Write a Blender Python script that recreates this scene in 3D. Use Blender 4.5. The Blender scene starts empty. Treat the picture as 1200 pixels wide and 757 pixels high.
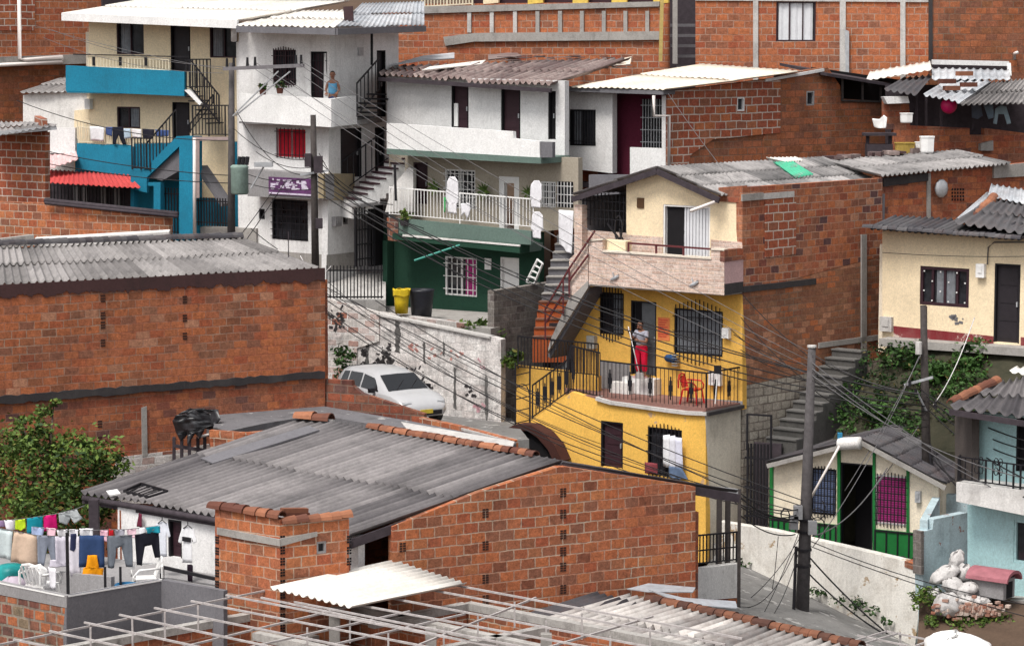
import bpy, bmesh, math, random
from mathutils import Vector, noise
from mathutils.geometry import tessellate_polygon
R = math.radians
rnd = random.Random(7)
scene = bpy.context.scene
COL = scene.collection
# ---------------------------------------------------------------- camera geometry
FPX, PITCH, CAMZ = 3112.0, R(6.5), 20.0
CP, SP = math.cos(PITCH), math.sin(PITCH)
CAM = Vector((0, 0, CAMZ))
def ray(px, py):
    a = (px - 600) / FPX; b = -(py - 378.5) / FPX
    return Vector((a, CP + b * SP, b * CP - SP))
def P(px, py, Y):                      # point at real depth Y
    d = ray(px, py); return CAM + d * (Y / d.y)
def PZ(px, py, z):                     # point on the level z
    d = ray(px, py); return CAM + d * ((z - CAMZ) / d.z)
def T(ox, oy, k=3.787):                # tile coordinates -> photograph pixels
    def f(*c):
        return [(ox if i % 2 == 0 else oy) + v / k for i, v in enumerate(c)]
    return f
def pairs(c): return [(c[i], c[i + 1]) for i in range(0, len(c), 2)]
class Plane:                           # a vertical plane (a facade): u along it, z up, t out of it
    def __init__(s, a, b):
        A = P(*a)
        if len(b) == 2:
            d = ray(*b); B = CAM + d * ((A.z - CAMZ) / d.z)
        else: B = P(*b)
        if B.x < A.x: A, B = B, A
        s.o = Vector((A.x, A.y, 0)); u = B - A; u.z = 0; s.len = u.length; s.u = u.normalized()
        s.n = Vector((s.u.y, -s.u.x, 0)); s.A, s.B = A, B
    def shift(s, d):
        q = object.__new__(Plane); q.o = s.o + s.n * d; q.u = s.u; q.n = s.n; q.len = s.len; q.A = s.A + s.n * d; q.B = s.B + s.n * d; return q
    def at(s, px, py, t=0):
        d = ray(px, py); o = s.o + s.n * t
        k = (o - CAM).dot(s.n) / d.dot(s.n); return CAM + d * k
    def uv(s, px, py, t=0):
        p = s.at(px, py, t) - s.o; return (p.dot(s.u), p.z)
    def w(s, u, z, t=0): return s.o + s.u * u + s.n * t + Vector((0, 0, z))
    def rect(s, r, t=0):
        x0, y0, x1, y1 = r; mx, my = (x0 + x1) / 2, (y0 + y1) / 2
        return (s.uv(x0, my, t)[0], s.uv(mx, y1, t)[1], s.uv(x1, my, t)[0], s.uv(mx, y0, t)[1])
# ---------------------------------------------------------------- objects
def tag(o, label, cat, group=None, kind=None):
    if kind: o['kind'] = kind
    if label: o['label'] = label
    if cat: o['category'] = cat
    if group: o['group'] = group
    return o
def thing(name, label, cat, loc=(0, 0, 0), group=None):
    o = bpy.data.objects.new(name, None); COL.objects.link(o); o.location = loc
    o.empty_display_size = .2
    return tag(o, label, cat, group)
def root_of(o):
    v = Vector((0, 0, 0))
    while o: v += o.location; o = o.parent
    return v
class MB:
    def __init__(s): s.v = []; s.f = []; s.uv = []; s.c = []; s.hascol = False
    def face(s, pts, uvs=None, col=None):
        i = len(s.v); s.v += [Vector(p) for p in pts]; s.f.append(tuple(range(i, i + len(pts))))
        s.uv.append(uvs if uvs else [(p[0], p[2]) for p in pts])
        if col is not None: s.hascol = True
        s.c.append(col if col is not None else 0.5)
        return s
    def hexa(s, a, uvd=None, col=None):      # a: 8 corners, bottom 4 then top 4 (ccw)
        for q in ((3, 2, 1, 0), (4, 5, 6, 7), (0, 1, 5, 4), (1, 2, 6, 5), (2, 3, 7, 6), (3, 0, 4, 7)):
            pts = [a[k] for k in q]
            e = (pts[1] - pts[0]).length; h = (pts[2] - pts[1]).length
            s.face(pts, [(0, pts[0].z), (e, pts[1].z), (e, pts[1].z + h), (0, pts[0].z + h)], col)
        return s
    def pbox(s, pl, u0, u1, z0, z1, t0, t1, col=None):
        c = [pl.w(u0, z0, t1), pl.w(u1, z0, t1), pl.w(u1, z0, t0), pl.w(u0, z0, t0),
             pl.w(u0, z1, t1), pl.w(u1, z1, t1), pl.w(u1, z1, t0), pl.w(u0, z1, t0)]
        for q in ((3, 2, 1, 0), (4, 5, 6, 7), (0, 1, 5, 4), (1, 2, 6, 5), (2, 3, 7, 6), (3, 0, 4, 7)):
            pts = [c[k] for k in q]
            if q in ((0, 1, 5, 4), (2, 3, 7, 6)): uv = [((p - pl.o).dot(pl.u), p.z) for p in pts]
            elif q in ((1, 2, 6, 5), (3, 0, 4, 7)): uv = [((p - pl.o).dot(pl.n), p.z) for p in pts]
            else: uv = [((p - pl.o).dot(pl.u), (p - pl.o).dot(pl.n)) for p in pts]
            s.face(pts, uv, col)
        return s
    def box(s, cx, cy, cz, sx, sy, sz, rz=0, col=None):
        ca, sa = math.cos(rz), math.sin(rz); a = []
        for dz in (-.5, .5):
            for dx, dy in ((-.5, -.5), (.5, -.5), (.5, .5), (-.5, .5)):
                x, y = dx * sx, dy * sy
                a.append(Vector((cx + x * ca - y * sa, cy + x * sa + y * ca, cz + dz * sz)))
        return s.hexa(a, col=col)
    def bar(s, p, q, w, h=None, up=Vector((0, 0, 1)), col=None):   # square bar from p to q
        p, q = Vector(p), Vector(q); h = h or w; d = (q - p)
        if d.length < 1e-6: return s
        d.normalize()
        if abs(d.dot(up)) > .98: up = Vector((0, 1, 0))
        x = d.cross(up).normalized(); y = x.cross(d).normalized()
        def ring(c): return [c + x * (a * w / 2) + y * (b * h / 2) for a, b in ((-1, -1), (1, -1), (1, 1), (-1, 1))]
        a = ring(p); b = ring(q)
        for k in range(4): s.face([a[k], a[(k + 1) % 4], b[(k + 1) % 4], b[k]], None, col)
        s.face(a[::-1], None, col); s.face(b, None, col)
        return s
    def tube(s, path, r, n=6, r2=None, col=None, cap=True):
        path = [Vector(p) for p in path]; m = len(path); rings = []
        for i, p in enumerate(path):
            d = (path[min(i + 1, m - 1)] - path[max(i - 1, 0)]).normalized()
            up = Vector((0, 0, 1)) if abs(d.z) < .95 else Vector((1, 0, 0))
            x = d.cross(up).normalized(); y = x.cross(d)
            rr = r if r2 is None else r + (r2 - r) * i / max(1, m - 1)
            rings.append([p + (x * math.cos(6.28319 * k / n) + y * math.sin(6.28319 * k / n)) * rr for k in range(n)])
        base = len(s.v)
        for g in rings: s.v += g
        for i in range(m - 1):
            for k in range(n):
                a = base + i * n + k; b = base + i * n + (k + 1) % n
                s.f.append((a, b, b + n, a + n)); s.uv.append([(0, 0)] * 4); s.c.append(.5 if col is None else col)
        if cap:
            s.f.append(tuple(base + k for k in range(n))[::-1]); s.uv.append([(0, 0)] * n); s.c.append(.5)
            s.f.append(tuple(base + (m - 1) * n + k for k in range(n))); s.uv.append([(0, 0)] * n); s.c.append(.5)
        return s
    def loft(s, rings, cap=True, closed=True):
        base = len(s.v); n = len(rings[0])
        for g in rings: s.v += [Vector(p) for p in g]
        for i in range(len(rings) - 1):
            for k in range(n if closed else n - 1):
                a = base + i * n + k; b = base + i * n + (k + 1) % n
                s.f.append((a, b, b + n, a + n)); s.uv.append([(0, 0)] * 4); s.c.append(.5)
        if cap:
            s.f.append(tuple(base + k for k in range(n))[::-1]); s.uv.append([(0, 0)] * n); s.c.append(.5)
            s.f.append(tuple(base + (len(rings) - 1) * n + k for k in range(n))); s.uv.append([(0, 0)] * n); s.c.append(.5)
        return s
    def slab(s, pl, outline, holes=(), t0=-.2, t1=0.0, ends=False):
        """plate in a facade plane: outline and holes are (u,z) loops, from t0 (back) to t1 (front)"""
        loops = [list(outline)] + [list(h) for h in holes]
        flat = [p for l in loops for p in l]
        tris = tessellate_polygon([[Vector((p[0], p[1], 0)) for p in l] for l in loops])
        for tri in tris:
            q = [flat[k] for k in tri]
            ar = (q[1][0] - q[0][0]) * (q[2][1] - q[0][1]) - (q[2][0] - q[0][0]) * (q[1][1] - q[0][1])
            if ar < 0: q = q[::-1]
            s.face([pl.w(a, b, t1) for a, b in q], q)
            s.face([pl.w(a, b, t0) for a, b in q[::-1]], q[::-1])
        us = [p[0] for p in outline]; u0, u1 = min(us), max(us)
        for li, l in enumerate(loops):
            ar = sum(l[i][0] * l[(i + 1) % len(l)][1] - l[(i + 1) % len(l)][0] * l[i][1] for i in range(len(l)))
            if (ar < 0) == (li == 0): l = l[::-1]
            for i in range(len(l)):
                a, b = l[i], l[(i + 1) % len(l)]
                if li == 0 and not ends and ((abs(a[0] - u0) < .004 and abs(b[0] - u0) < .004) or (abs(a[0] - u1) < .004 and abs(b[0] - u1) < .004)): continue
                e = math.hypot(b[0] - a[0], b[1] - a[1])
                if abs(b[0] - a[0]) < abs(b[1] - a[1]): uv = [(0, a[1]), (0, b[1]), (t1 - t0, b[1]), (t1 - t0, a[1])]
                else: uv = [(a[0], 0), (b[0], 0), (b[0], t1 - t0), (a[0], t1 - t0)]
                s.face([pl.w(*a, t1), pl.w(*a, t0), pl.w(*b, t0), pl.w(*b, t1)], [uv[0], uv[3], uv[2], uv[1]])
        return s
    def build(s, name, mat, parent=None, smooth=False, label=None, cat=None, group=None, kind=None, weld=False):
        base = root_of(parent)
        if parent is None and s.v:
            xs = [v.x for v in s.v]; ys = [v.y for v in s.v]
            base = Vector(((min(xs) + max(xs)) / 2, (min(ys) + max(ys)) / 2, min(v.z for v in s.v)))
        me = bpy.data.meshes.new(name)
        me.from_pydata([tuple(v - base) for v in s.v], [], s.f)
        ul = me.uv_layers.new(name='UVMap')
        fl = [c for uv in s.uv for p in uv for c in (p[0], p[1])]
        if len(fl) == len(ul.data) * 2: ul.data.foreach_set('uv', fl)
        if s.hascol:
            at = me.attributes.new('tint', 'FLOAT', 'FACE'); at.data.foreach_set('value', s.c)
        if weld:
            bm = bmesh.new(); bm.from_mesh(me); bmesh.ops.remove_doubles(bm, verts=bm.verts, dist=.0005)
            bmesh.ops.recalc_face_normals(bm, faces=bm.faces); bm.to_mesh(me); bm.free()
        if smooth: me.polygons.foreach_set('use_smooth', [True] * len(me.polygons))
        me.materials.append(mat); me.update()
        o = bpy.data.objects.new(name, me); COL.objects.link(o)
        if parent: o.parent = parent
        else: o.location = base
        if label or kind or group: tag(o, label, cat, group, kind)
        return o
# ---------------------------------------------------------------- materials
MATS = {}
def nd(nt, t, **kw):
    n = nt.nodes.new('ShaderNode' + t)
    for k, v in kw.items(): setattr(n, k, v)
    return n
def newmat(name):
    m = bpy.data.materials.new(name); m.use_nodes = True; nt = m.node_tree
    b = nt.nodes['Principled BSDF']; b.inputs['Roughness'].default_value = .9
    b.inputs['Specular IOR Level'].default_value = .25
    MATS[name] = m; return m, nt, b
def mixc(nt, fac, a, b, mode='MIX'):
    m = nd(nt, 'Mix', data_type='RGBA', blend_type=mode)
    for k, v in (('Factor', fac), ('A', a), ('B', b)):
        s = [i for i in m.inputs if i.name == k and (i.type == ('VALUE' if k == 'Factor' else 'RGBA'))][0]
        if isinstance(v, (int, float)): s.default_value = v
        elif isinstance(v, tuple): s.default_value = (*v, 1) if len(v) == 3 else v
        else: nt.links.new(v, s)
    return [o for o in m.outputs if o.type == 'RGBA'][0]
def noise_(nt, vec, scale, detail=4, rough=.6, mscale=None):
    if mscale:
        mp = nd(nt, 'Mapping'); mp.inputs['Scale'].default_value = mscale; nt.links.new(vec, mp.inputs['Vector']); vec = mp.outputs[0]
    n = nd(nt, 'TexNoise'); n.inputs['Scale'].default_value = scale; n.inputs['Detail'].default_value = detail; n.inputs['Roughness'].default_value = rough
    nt.links.new(vec, n.inputs['Vector']); return n.outputs['Fac']
def ramp_(nt, fac, stops, interp='LINEAR'):
    r = nd(nt, 'ValToRGB'); cr = r.color_ramp; cr.interpolation = interp
    while len(cr.elements) < len(stops): cr.elements.new(.5)
    for e, (p, c) in zip(cr.elements, stops):
        e.position = p; e.color = (*c, 1) if isinstance(c, tuple) else (c, c, c, 1)
    nt.links.new(fac, r.inputs[0]); return r.outputs[0]
def bump_(nt, b, h, st, dist=.02):
    n = nd(nt, 'Bump'); n.inputs['Strength'].default_value = st; n.inputs['Distance'].default_value = dist
    nt.links.new(h, n.inputs['Height']); nt.links.new(n.outputs[0], b.inputs['Normal'])
def brick(name, tones, mortar, bw=.42, rh=.225, ms=.02, stain=.5, mvis=(.3, .5), dark=(.03, .022, .022), sc=.6, pale=0):
    m, nt, b = newmat(name); L = nt.links.new
    uv = nd(nt, 'UVMap'); uv.uv_map = 'UVMap'; co = nd(nt, 'TexCoord').outputs['Object']
    w = nd(nt, 'TexNoise'); w.inputs['Scale'].default_value = 1.3; w.inputs['Detail'].default_value = 3; L(uv.outputs[0], w.inputs['Vector'])
    va = nd(nt, 'VectorMath', operation='MULTIPLY_ADD'); L(w.outputs['Color'], va.inputs[0]); va.inputs[1].default_value = (.05, .05, 0); L(uv.outputs[0], va.inputs[2])
    w2 = nd(nt, 'TexNoise'); w2.inputs['Scale'].default_value = 9; w2.inputs['Detail'].default_value = 2; L(uv.outputs[0], w2.inputs['Vector'])
    vb = nd(nt, 'VectorMath', operation='MULTIPLY_ADD'); L(w2.outputs['Color'], vb.inputs[0]); vb.inputs[1].default_value = (.035, .03, 0); L(va.outputs[0], vb.inputs[2])
    bt = nd(nt, 'TexBrick'); L(vb.outputs[0], bt.inputs['Vector'])
    for k, v in (('Scale', 1), ('Brick Width', bw), ('Row Height', rh), ('Mortar Size', ms), ('Mortar Smooth', .25), ('Bias', 0)): bt.inputs[k].default_value = v
    bt.inputs['Color1'].default_value = (0, 0, 0, 1); bt.inputs['Color2'].default_value = (1, 1, 1, 1); bt.inputs['Mortar'].default_value = (.5, .5, .5, 1)
    n = len(tones)
    base = ramp_(nt, bt.outputs['Color'], [(i / (n - 1) * .9 + .05, t) for i, t in enumerate(tones)])
    fine = noise_(nt, co, 9, 6, .7)
    grit = noise_(nt, co, 26, 3, .7)
    base = mixc(nt, 1, base, ramp_(nt, fine, [(.25, .6), (.75, 1.35)]), 'MULTIPLY')
    base = mixc(nt, 1, base, ramp_(nt, grit, [(.25, .66), (.75, 1.34)]), 'MULTIPLY')
    dust = ramp_(nt, noise_(nt, co, .9, 6, .7), [(.45, 0), (.78, .2)])
    base = mixc(nt, dust, base, tuple(c * .6 + .07 for c in tones[len(tones) // 2]) if pale < 0 else (.40, .20, .12))
    mv = ramp_(nt, noise_(nt, co, .55, 6, .65), [(mvis[0], 0.08), (mvis[1], 1)])
    mf = nd(nt, 'Math', operation='MULTIPLY'); L(bt.outputs['Fac'], mf.inputs[0]); L(mv, mf.inputs[1])
    mc = mixc(nt, fine, tuple(c * .6 for c in mortar), tuple(min(1, c * 1.25) for c in mortar))
    base = mixc(nt, mf.outputs[0], base, mc)
    st = ramp_(nt, noise_(nt, co, sc, 7, .72), [(.5, 0), (.72, 1)])
    sk = nd(nt, 'Math', operation='MULTIPLY'); L(st, sk.inputs[0]); sk.inputs[1].default_value = stain
    base = mixc(nt, sk.outputs[0], base, dark)
    dr = ramp_(nt, noise_(nt, co, 1, 5, .7, (5, 5, .5)), [(.5, 0), (.8, .6 * stain)])
    base = mixc(nt, dr, base, dark)
    sp = ramp_(nt, noise_(nt, co, 3.2, 6, .75), [(.6, 0), (.68, .55 * min(1, stain + .2))])
    base = mixc(nt, sp, base, dark)
    if pale > 0:
        pf = ramp_(nt, noise_(nt, co, 1.1, 6, .7, (1, 1, 1.7)), [(.58, 0), (.66, pale)])
        base = mixc(nt, pf, base, (.42, .39, .36))
    L(base, b.inputs['Base Color'])
    h = nd(nt, 'Math', operation='MULTIPLY_ADD'); L(bt.outputs['Fac'], h.inputs[0]); h.inputs[1].default_value = -.8; L(fine, h.inputs[2])
    bump_(nt, b, h.outputs[0], .6, .02); return m
def plaster(name, col, grime=.3, gcol=(.12, .10, .09), chip=0, chipc=(.25, .1, .06), rough=.9, sc=.8, drip=.5):
    m, nt, b = newmat(name); L = nt.links.new; co = nd(nt, 'TexCoord').outputs['Object']
    big = noise_(nt, co, sc, 7, .68); fine = noise_(nt, co, 14, 5, .7)
    base = mixc(nt, 1, col, ramp_(nt, fine, [(.25, .84), (.75, 1.08)]), 'MULTIPLY')
    base = mixc(nt, 1, base, ramp_(nt, noise_(nt, co, 27, 2, .6), [(.25, .86), (.75, 1.12)]), 'MULTIPLY')
    base = mixc(nt, 1, base, ramp_(nt, noise_(nt, co, .45, 4, .6), [(.3, .84), (.7, 1.06)]), 'MULTIPLY')
    base = mixc(nt, ramp_(nt, noise_(nt, co, 4.5, 6, .75), [(.58, 0), (.68, grime * .55)]), base, gcol)
    base = mixc(nt, ramp_(nt, big, [(.5, 0), (.78, grime)]), base, gcol)
    if drip: base = mixc(nt, ramp_(nt, noise_(nt, co, 1.2, 5, .75, (4, 4, .45)), [(.52, 0), (.82, grime * drip * 1.6)]), base, gcol)
    if chip: base = mixc(nt, ramp_(nt, noise_(nt, co, 1.7, 8, .7), [(.62 - chip * .1, 0), (.65 - chip * .1, 1)]), base, chipc)
    L(base, b.inputs['Base Color']); b.inputs['Roughness'].default_value = rough
    bump_(nt, b, fine, .25, .02); return m
def paint(name, col, rough=.6, var=.25, metal=0, sc=6, spec=.3):
    m, nt, b = newmat(name); co = nd(nt, 'TexCoord').outputs['Object']
    f = noise_(nt, co, sc, 5, .7)
    nt.links.new(mixc(nt, 1, col, ramp_(nt, f, [(.25, 1 - var), (.75, 1 + var)]), 'MULTIPLY'), b.inputs['Base Color'])
    b.inputs['Roughness'].default_value = rough; b.inputs['Metallic'].default_value = metal; b.inputs['Specular IOR Level'].default_value = spec
    return m
def sheet(name, lo, hi, rust=0, rcol=(.16, .06, .035), rough=.75, spots=.4, scol=(.02, .02, .022)):
    """corrugated roofing: tone per sheet from the 'tint' attribute, weathering by noise"""
    m, nt, b = newmat(name); L = nt.links.new; co = nd(nt, 'TexCoord').outputs['Object']
    at = nd(nt, 'Attribute'); at.attribute_name = 'tint'
    base = mixc(nt, at.outputs['Fac'], lo, hi)
    f = noise_(nt, co, 7, 6, .75); g = noise_(nt, co, 1.1, 6, .7)
    base = mixc(nt, 1, base, ramp_(nt, f, [(.25, .78), (.75, 1.18)]), 'MULTIPLY')
    base = mixc(nt, ramp_(nt, g, [(.48, 0), (.75, spots)]), base, scol)
    if rust: base = mixc(nt, ramp_(nt, noise_(nt, co, 1.6, 7, .75), [(.5 - rust * .15, 0), (.62, min(1, rust * 1.2))]), base, rcol)
    L(base, b.inputs['Base Color']); b.inputs['Roughness'].default_value = rough
    bump_(nt, b, f, .3, .01); return m
def leafmat(name, lo, hi, dry=None):
    m, nt, b = newmat(name); L = nt.links.new
    at = nd(nt, 'Attribute'); at.attribute_name = 'tint'
    st = [(0, lo), (.75, hi)] + ([(1, dry)] if dry else [])
    L(ramp_(nt, at.outputs['Fac'], st), b.inputs['Base Color']); b.inputs['Roughness'].default_value = .65
    return m
def stripes(name, c1, c2, n, axis='z', sharp=.5):
    m, nt, b = newmat(name); L = nt.links.new; co = nd(nt, 'TexCoord').outputs['Object']
    w = nd(nt, 'TexWave', wave_type='BANDS', bands_direction=axis.upper()); w.inputs['Scale'].default_value = n; w.inputs['Distortion'].default_value = .6
    L(co, w.inputs['Vector']); L(mixc(nt, ramp_(nt, w.outputs['Fac'], [(sharp - .1, 0), (sharp + .1, 1)]), c1, c2), b.inputs['Base Color']); return m
def glassmat(name, col=(.012, .013, .016), rough=.12):
    m, nt, b = newmat(name); co = nd(nt, 'TexCoord').outputs['Object']
    nt.links.new(mixc(nt, 1, col, ramp_(nt, noise_(nt, co, 2.5, 3), [(.3, .5), (.7, 2)]), 'MULTIPLY'), b.inputs['Base Color'])
    b.inputs['Roughness'].default_value = rough; b.inputs['Specular IOR Level'].default_value = .5; return m
OR, RD, BR, PU, TN = (.42, .135, .055), (.32, .085, .042), (.235, .095, .058), (.115, .06, .055), (.42, .2, .12)
O2 = (.375, .125, .06)
B_fg = brick('brick_orange', [BR, OR, O2, OR, RD, O2, (.44, .16, .065), BR, O2, (.20, .07, .04)], (.50, .40, .31), .36, .235, .016, .4, (.34, .58))
B_old = brick('brick_weathered', [BR, RD, O2, BR, RD, PU, OR, O2], (.32, .23, .17), .37, .20, .013, .5, (.45, .68))
B_red = brick('brick_red', [RD, O2, OR, BR, OR, O2], (.42, .33, .27), .38, .23, .016, .3, (.35, .6))
B_pale = brick('brick_red_pale_mortar', [RD, (.3, .085, .05), RD, BR, OR], (.54, .45, .39), .44, .245, .020, .2, (.25, .45))
B_dark = brick('brick_brown', [BR, O2, O2, (.22, .08, .04), OR, BR, (.26, .1, .045)], (.26, .18, .13), .40, .22, .016, .4, (.4, .65))
B_blot = brick('brick_patchwork', [(.10, .05, .052), RD, BR, O2, OR, TN, RD, BR], (.40, .29, .23), .36, .21, .014, .35, (.38, .6))
B_tan = brick('brick_tan', [TN, (.22, .1, .055), BR, (.24, .12, .07), OR], (.26, .18, .13), .38, .17, .014, .35, (.4, .6))
B_wall = brick('block_whitewashed', [(.70, .66, .64), (.62, .58, .56), (.72, .69, .67), (.55, .5, .48)], (.34, .31, .3), .40, .20, .014, .85, (.45, .66), (.045, .042, .042), 1.0, -1)
B_grey = brick('concrete_block', [(.16, .14, .125), (.22, .2, .18), (.12, .1, .095), (.25, .22, .2)], (.3, .28, .26), .42, .21, .016, .6, (.35, .6), pale=-1)
B_lime = brick('block_pale', [(.42, .38, .32), (.36, .32, .27), (.3, .26, .22)], (.16, .13, .11), .40, .24, .02, .5, (.3, .5), pale=-1)
B_wash = brick('brick_whitewash', [(.62, .58, .55), (.5, .46, .43), (.66, .62, .6), (.3, .12, .08)], (.7, .67, .65), .38, .21, .02, .55, (.3, .6), (.05, .045, .045), 1.1, -1)
B_tile = brick('stone_tile', [(.60, .43, .36), (.66, .52, .45), (.54, .38, .31), (.64, .49, .4)], (.68, .58, .52), .38, .1, .012, .2, (.2, .4), pale=-1)
W_ = plaster('white_plaster', (.80, .79, .785), .42, (.26, .24, .23))
W_dirty = plaster('white_plaster_dirty', (.74, .72, .70), .55, (.2, .18, .165), .0, sc=1.2)
W_bright = plaster('white_parapet', (.82, .815, .81), .3, (.4, .38, .36))
W_old = plaster('old_whitewash', (.70, .67, .65), .95, (.055, .05, .05), .25, (.22, .08, .06), sc=1.3, drip=.9)
CREAM = plaster('cream_plaster', (.88, .725, .50), .2, (.3, .24, .16))
CREAM2 = plaster('cream_pale_plaster', (.85, .75, .60), .3, (.28, .2, .12))
TAN = plaster('tan_plaster', (.42, .37, .30), .35, (.2, .17, .13))
YEL = plaster('yellow_plaster', (.86, .50, .11), .38, (.3, .13, .03))
YEL2 = plaster('yellow_plaster_flaking', (.88, .52, .11), .42, (.4, .2, .06), .1, (.5, .33, .2))
BLUE = plaster('blue_plaster', (.014, .21, .34), .45, (.015, .09, .14))
LBLUE = plaster('pale_blue_plaster', (.44, .66, .68), .4, (.2, .28, .28), sc=1.3)
LBLUE2 = plaster('pale_blue_plaster_worn', (.50, .62, .66), .7, (.16, .18, .2), .15, (.3, .15, .12), sc=1.5)
DGREEN = plaster('dark_green_plaster', (.018, .060, .038), .5, (.012, .026, .02))
GGREY = plaster('green_grey_plaster', (.13, .19, .165), .35, (.07, .08, .08))
MAROON = plaster('maroon_plaster', (.10, .012, .03), .2, (.03, .006, .01))
GPLAS = plaster('grey_plaster', (.30, .29, .295), .6, (.12, .11, .11))
GDARK = plaster('grey_cement', (.17, .165, .18), .5, (.08, .075, .08))
CONC = plaster('concrete', (.36, .34, .32), .6, (.1, .09, .085), sc=1.6)
CONCW = plaster('concrete_pale', (.55, .53, .51), .6, (.12, .1, .1), sc=2)
TAR = plaster('dark_band', (.045, .04, .042), .5, (.1, .09, .085))
SKIRT = plaster('red_skirting', (.20, .025, .03), .3, (.3, .2, .18), .2, (.5, .4, .35))
PINKW = plaster('pink_plaster', (.55, .36, .36), .3)
ASPH = plaster('asphalt', (.20, .195, .19), .95, (.055, .053, .05), .35, (.34, .33, .32), sc=1.6, drip=0)
SOIL = plaster('soil', (.10, .065, .045), .6, (.04, .03, .02), sc=1.5, drip=0)
BLACK = paint('black_iron', (.012, .011, .014), .55)
VENTC = paint('block_holes', (.045, .02, .015), .95)
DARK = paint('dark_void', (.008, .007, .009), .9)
DOORB = paint('dark_door', (.022, .018, .022), .55)
DOORM = paint('dark_maroon_door', (.035, .014, .02), .6)
GREYD = paint('grey_door', (.14, .15, .16), .6)
MARP = paint('maroon_rail', (.11, .025, .028), .5)
WPAINT = paint('white_paint', (.78, .77, .76), .5, .08)
CREAMP = paint('cream_rail', (.68, .60, .45), .5, .1)
GREENP = paint('green_paint', (.014, .15, .035), .5, .15)
TEALP = paint('teal_pole', (.03, .25, .2), .5, .1)
FASC = paint('dark_fascia', (.045, .035, .042), .8, .4)
WOODP = paint('pole_wood', (.05, .042, .04), .85, .5, sc=9)
CPOLE = paint('pole_concrete', (.075, .068, .07), .85, .35, sc=8)
GALV = paint('galvanised', (.42, .43, .45), .45, .3, .3)
FRAME = paint('steel_tube_grey', (.40, .37, .365), .55, .35, .0)
CABLE = paint('cable_black', (.015, .014, .016), .6)
CABLG = paint('cable_grey', (.13, .125, .13), .6)
CABLW = paint('cable_white', (.62, .6, .6), .6)
PIPEW = paint('white_pipe', (.72, .66, .63), .4, .08)
GLASS = glassmat('dark_glass', (.02, .021, .025), .1)
GLASSB = glassmat('blue_glass', (.02, .03, .045))
CURW = paint('white_curtain', (.62, .63, .66), .9, .1)
CURR = paint('red_curtain', (.50, .012, .03), .9, .3)
CURB = stripes('blue_curtain', (.10, .14, .27), (.22, .27, .42), 6)
CURP = stripes('pink_curtain', (.36, .02, .17), (.50, .07, .27), 5)
CURG = paint('grey_curtain', (.20, .21, .23), .9, .3)
S_grey = sheet('roof_grey', (.055, .05, .056), (.27, .25, .25), 0, spots=.45)
S_lgrey = sheet('roof_light_grey', (.14, .13, .128), (.32, .30, .295), 0, spots=.6)
S_bars = sheet('roof_bleached', (.16, .15, .15), (.62, .58, .55), .2, (.16, .09, .07), spots=.5)
S_mid = sheet('roof_mid_grey', (.13, .125, .125), (.36, .34, .335), 0, spots=.75)
S_white = sheet('roof_white', (.64, .6, .55), (.78, .75, .70), 0, spots=.12, scol=(.3, .25, .2))
S_rust = sheet('roof_rusty', (.06, .035, .038), (.34, .27, .25), .35, (.085, .03, .03), spots=.5)
S_zinc = sheet('roof_zinc', (.34, .36, .39), (.55, .56, .58), .15, spots=.4)
S_red = sheet('awning_red', (.44, .05, .05), (.5, .07, .065), 0, spots=.15, scol=(.3, .03, .03))
S_green = sheet('roof_green_plastic', (.05, .33, .2), (.08, .42, .26), 0, spots=.15)
S_dark = sheet('roof_dark', (.045, .042, .05), (.11, .105, .11), .12, (.15, .07, .05), spots=.4)
S_cream = sheet('roof_cream_asbestos', (.68, .59, .48), (.76, .69, .58), 0, spots=.1, scol=(.4, .3, .22))
TILE2 = sheet('rusty_tile', (.05, .025, .022), (.22, .09, .05), 0, spots=.6, scol=(.03, .02, .02))
TILE = sheet('clay_tile', (.11, .04, .028), (.34, .14, .075), 0, spots=.55, scol=(.07, .04, .035))
LEAF = leafmat('leaf_green', (.018, .042, .011), (.12, .185, .033), (.16, .14, .035))
LEAF2 = leafmat('leaf_ground', (.008, .02, .007), (.055, .125, .026), (.11, .08, .03))
BARK = paint('bark', (.07, .05, .04), .9, .4)
SKIN = paint('skin', (.26, .125, .08), .6, .1)
HAIR = paint('hair_dark', (.012, .009, .008), .6)
def cloth(name, col, var=.18): return MATS.get(name) or paint(name, col, .95, var, sc=9, spec=.1)
# ---------------------------------------------------------------- architecture
def px_uv(pl, c, t=0): return [pl.uv(x, y, t) for x, y in (pairs(c) if not isinstance(c[0], (tuple, list)) else c)]
def rc(u0, z0, u1, z1): return [(u0, z0), (u1, z0), (u1, z1), (u0, z1)]
def wall(root, pl, c, mat, holes=(), t0=-.22, t1=0, name='wall', ends=False):
    return MB().slab(pl, px_uv(pl, c, t1), holes, t0, t1, ends).build(name, mat, root)
def grille(mb, pl, u0, z0, u1, z1, nv, nh, t=.05, w=.022, spike=0):
    for i in range(nv):
        u = u0 + (u1 - u0) * (i + .5) / nv
        k = spike * (1 - abs(2 * (i + .5) / nv - 1) * .7) if spike else 0
        mb.pbox(pl, u - w / 2, u + w / 2, z0 - k, z1 + k, t - w / 2, t + w / 2)
    for j in range(nh):
        z = z0 + (z1 - z0) * ((j + .5) / nh if nh > 2 else (.12 + .76 * j / max(1, nh - 1)))
        mb.pbox(pl, u0 - .03, u1 + .03, z - w / 2, z + w / 2, t - w / 2 - .004, t + w / 2 + .004)
    return mb
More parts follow.
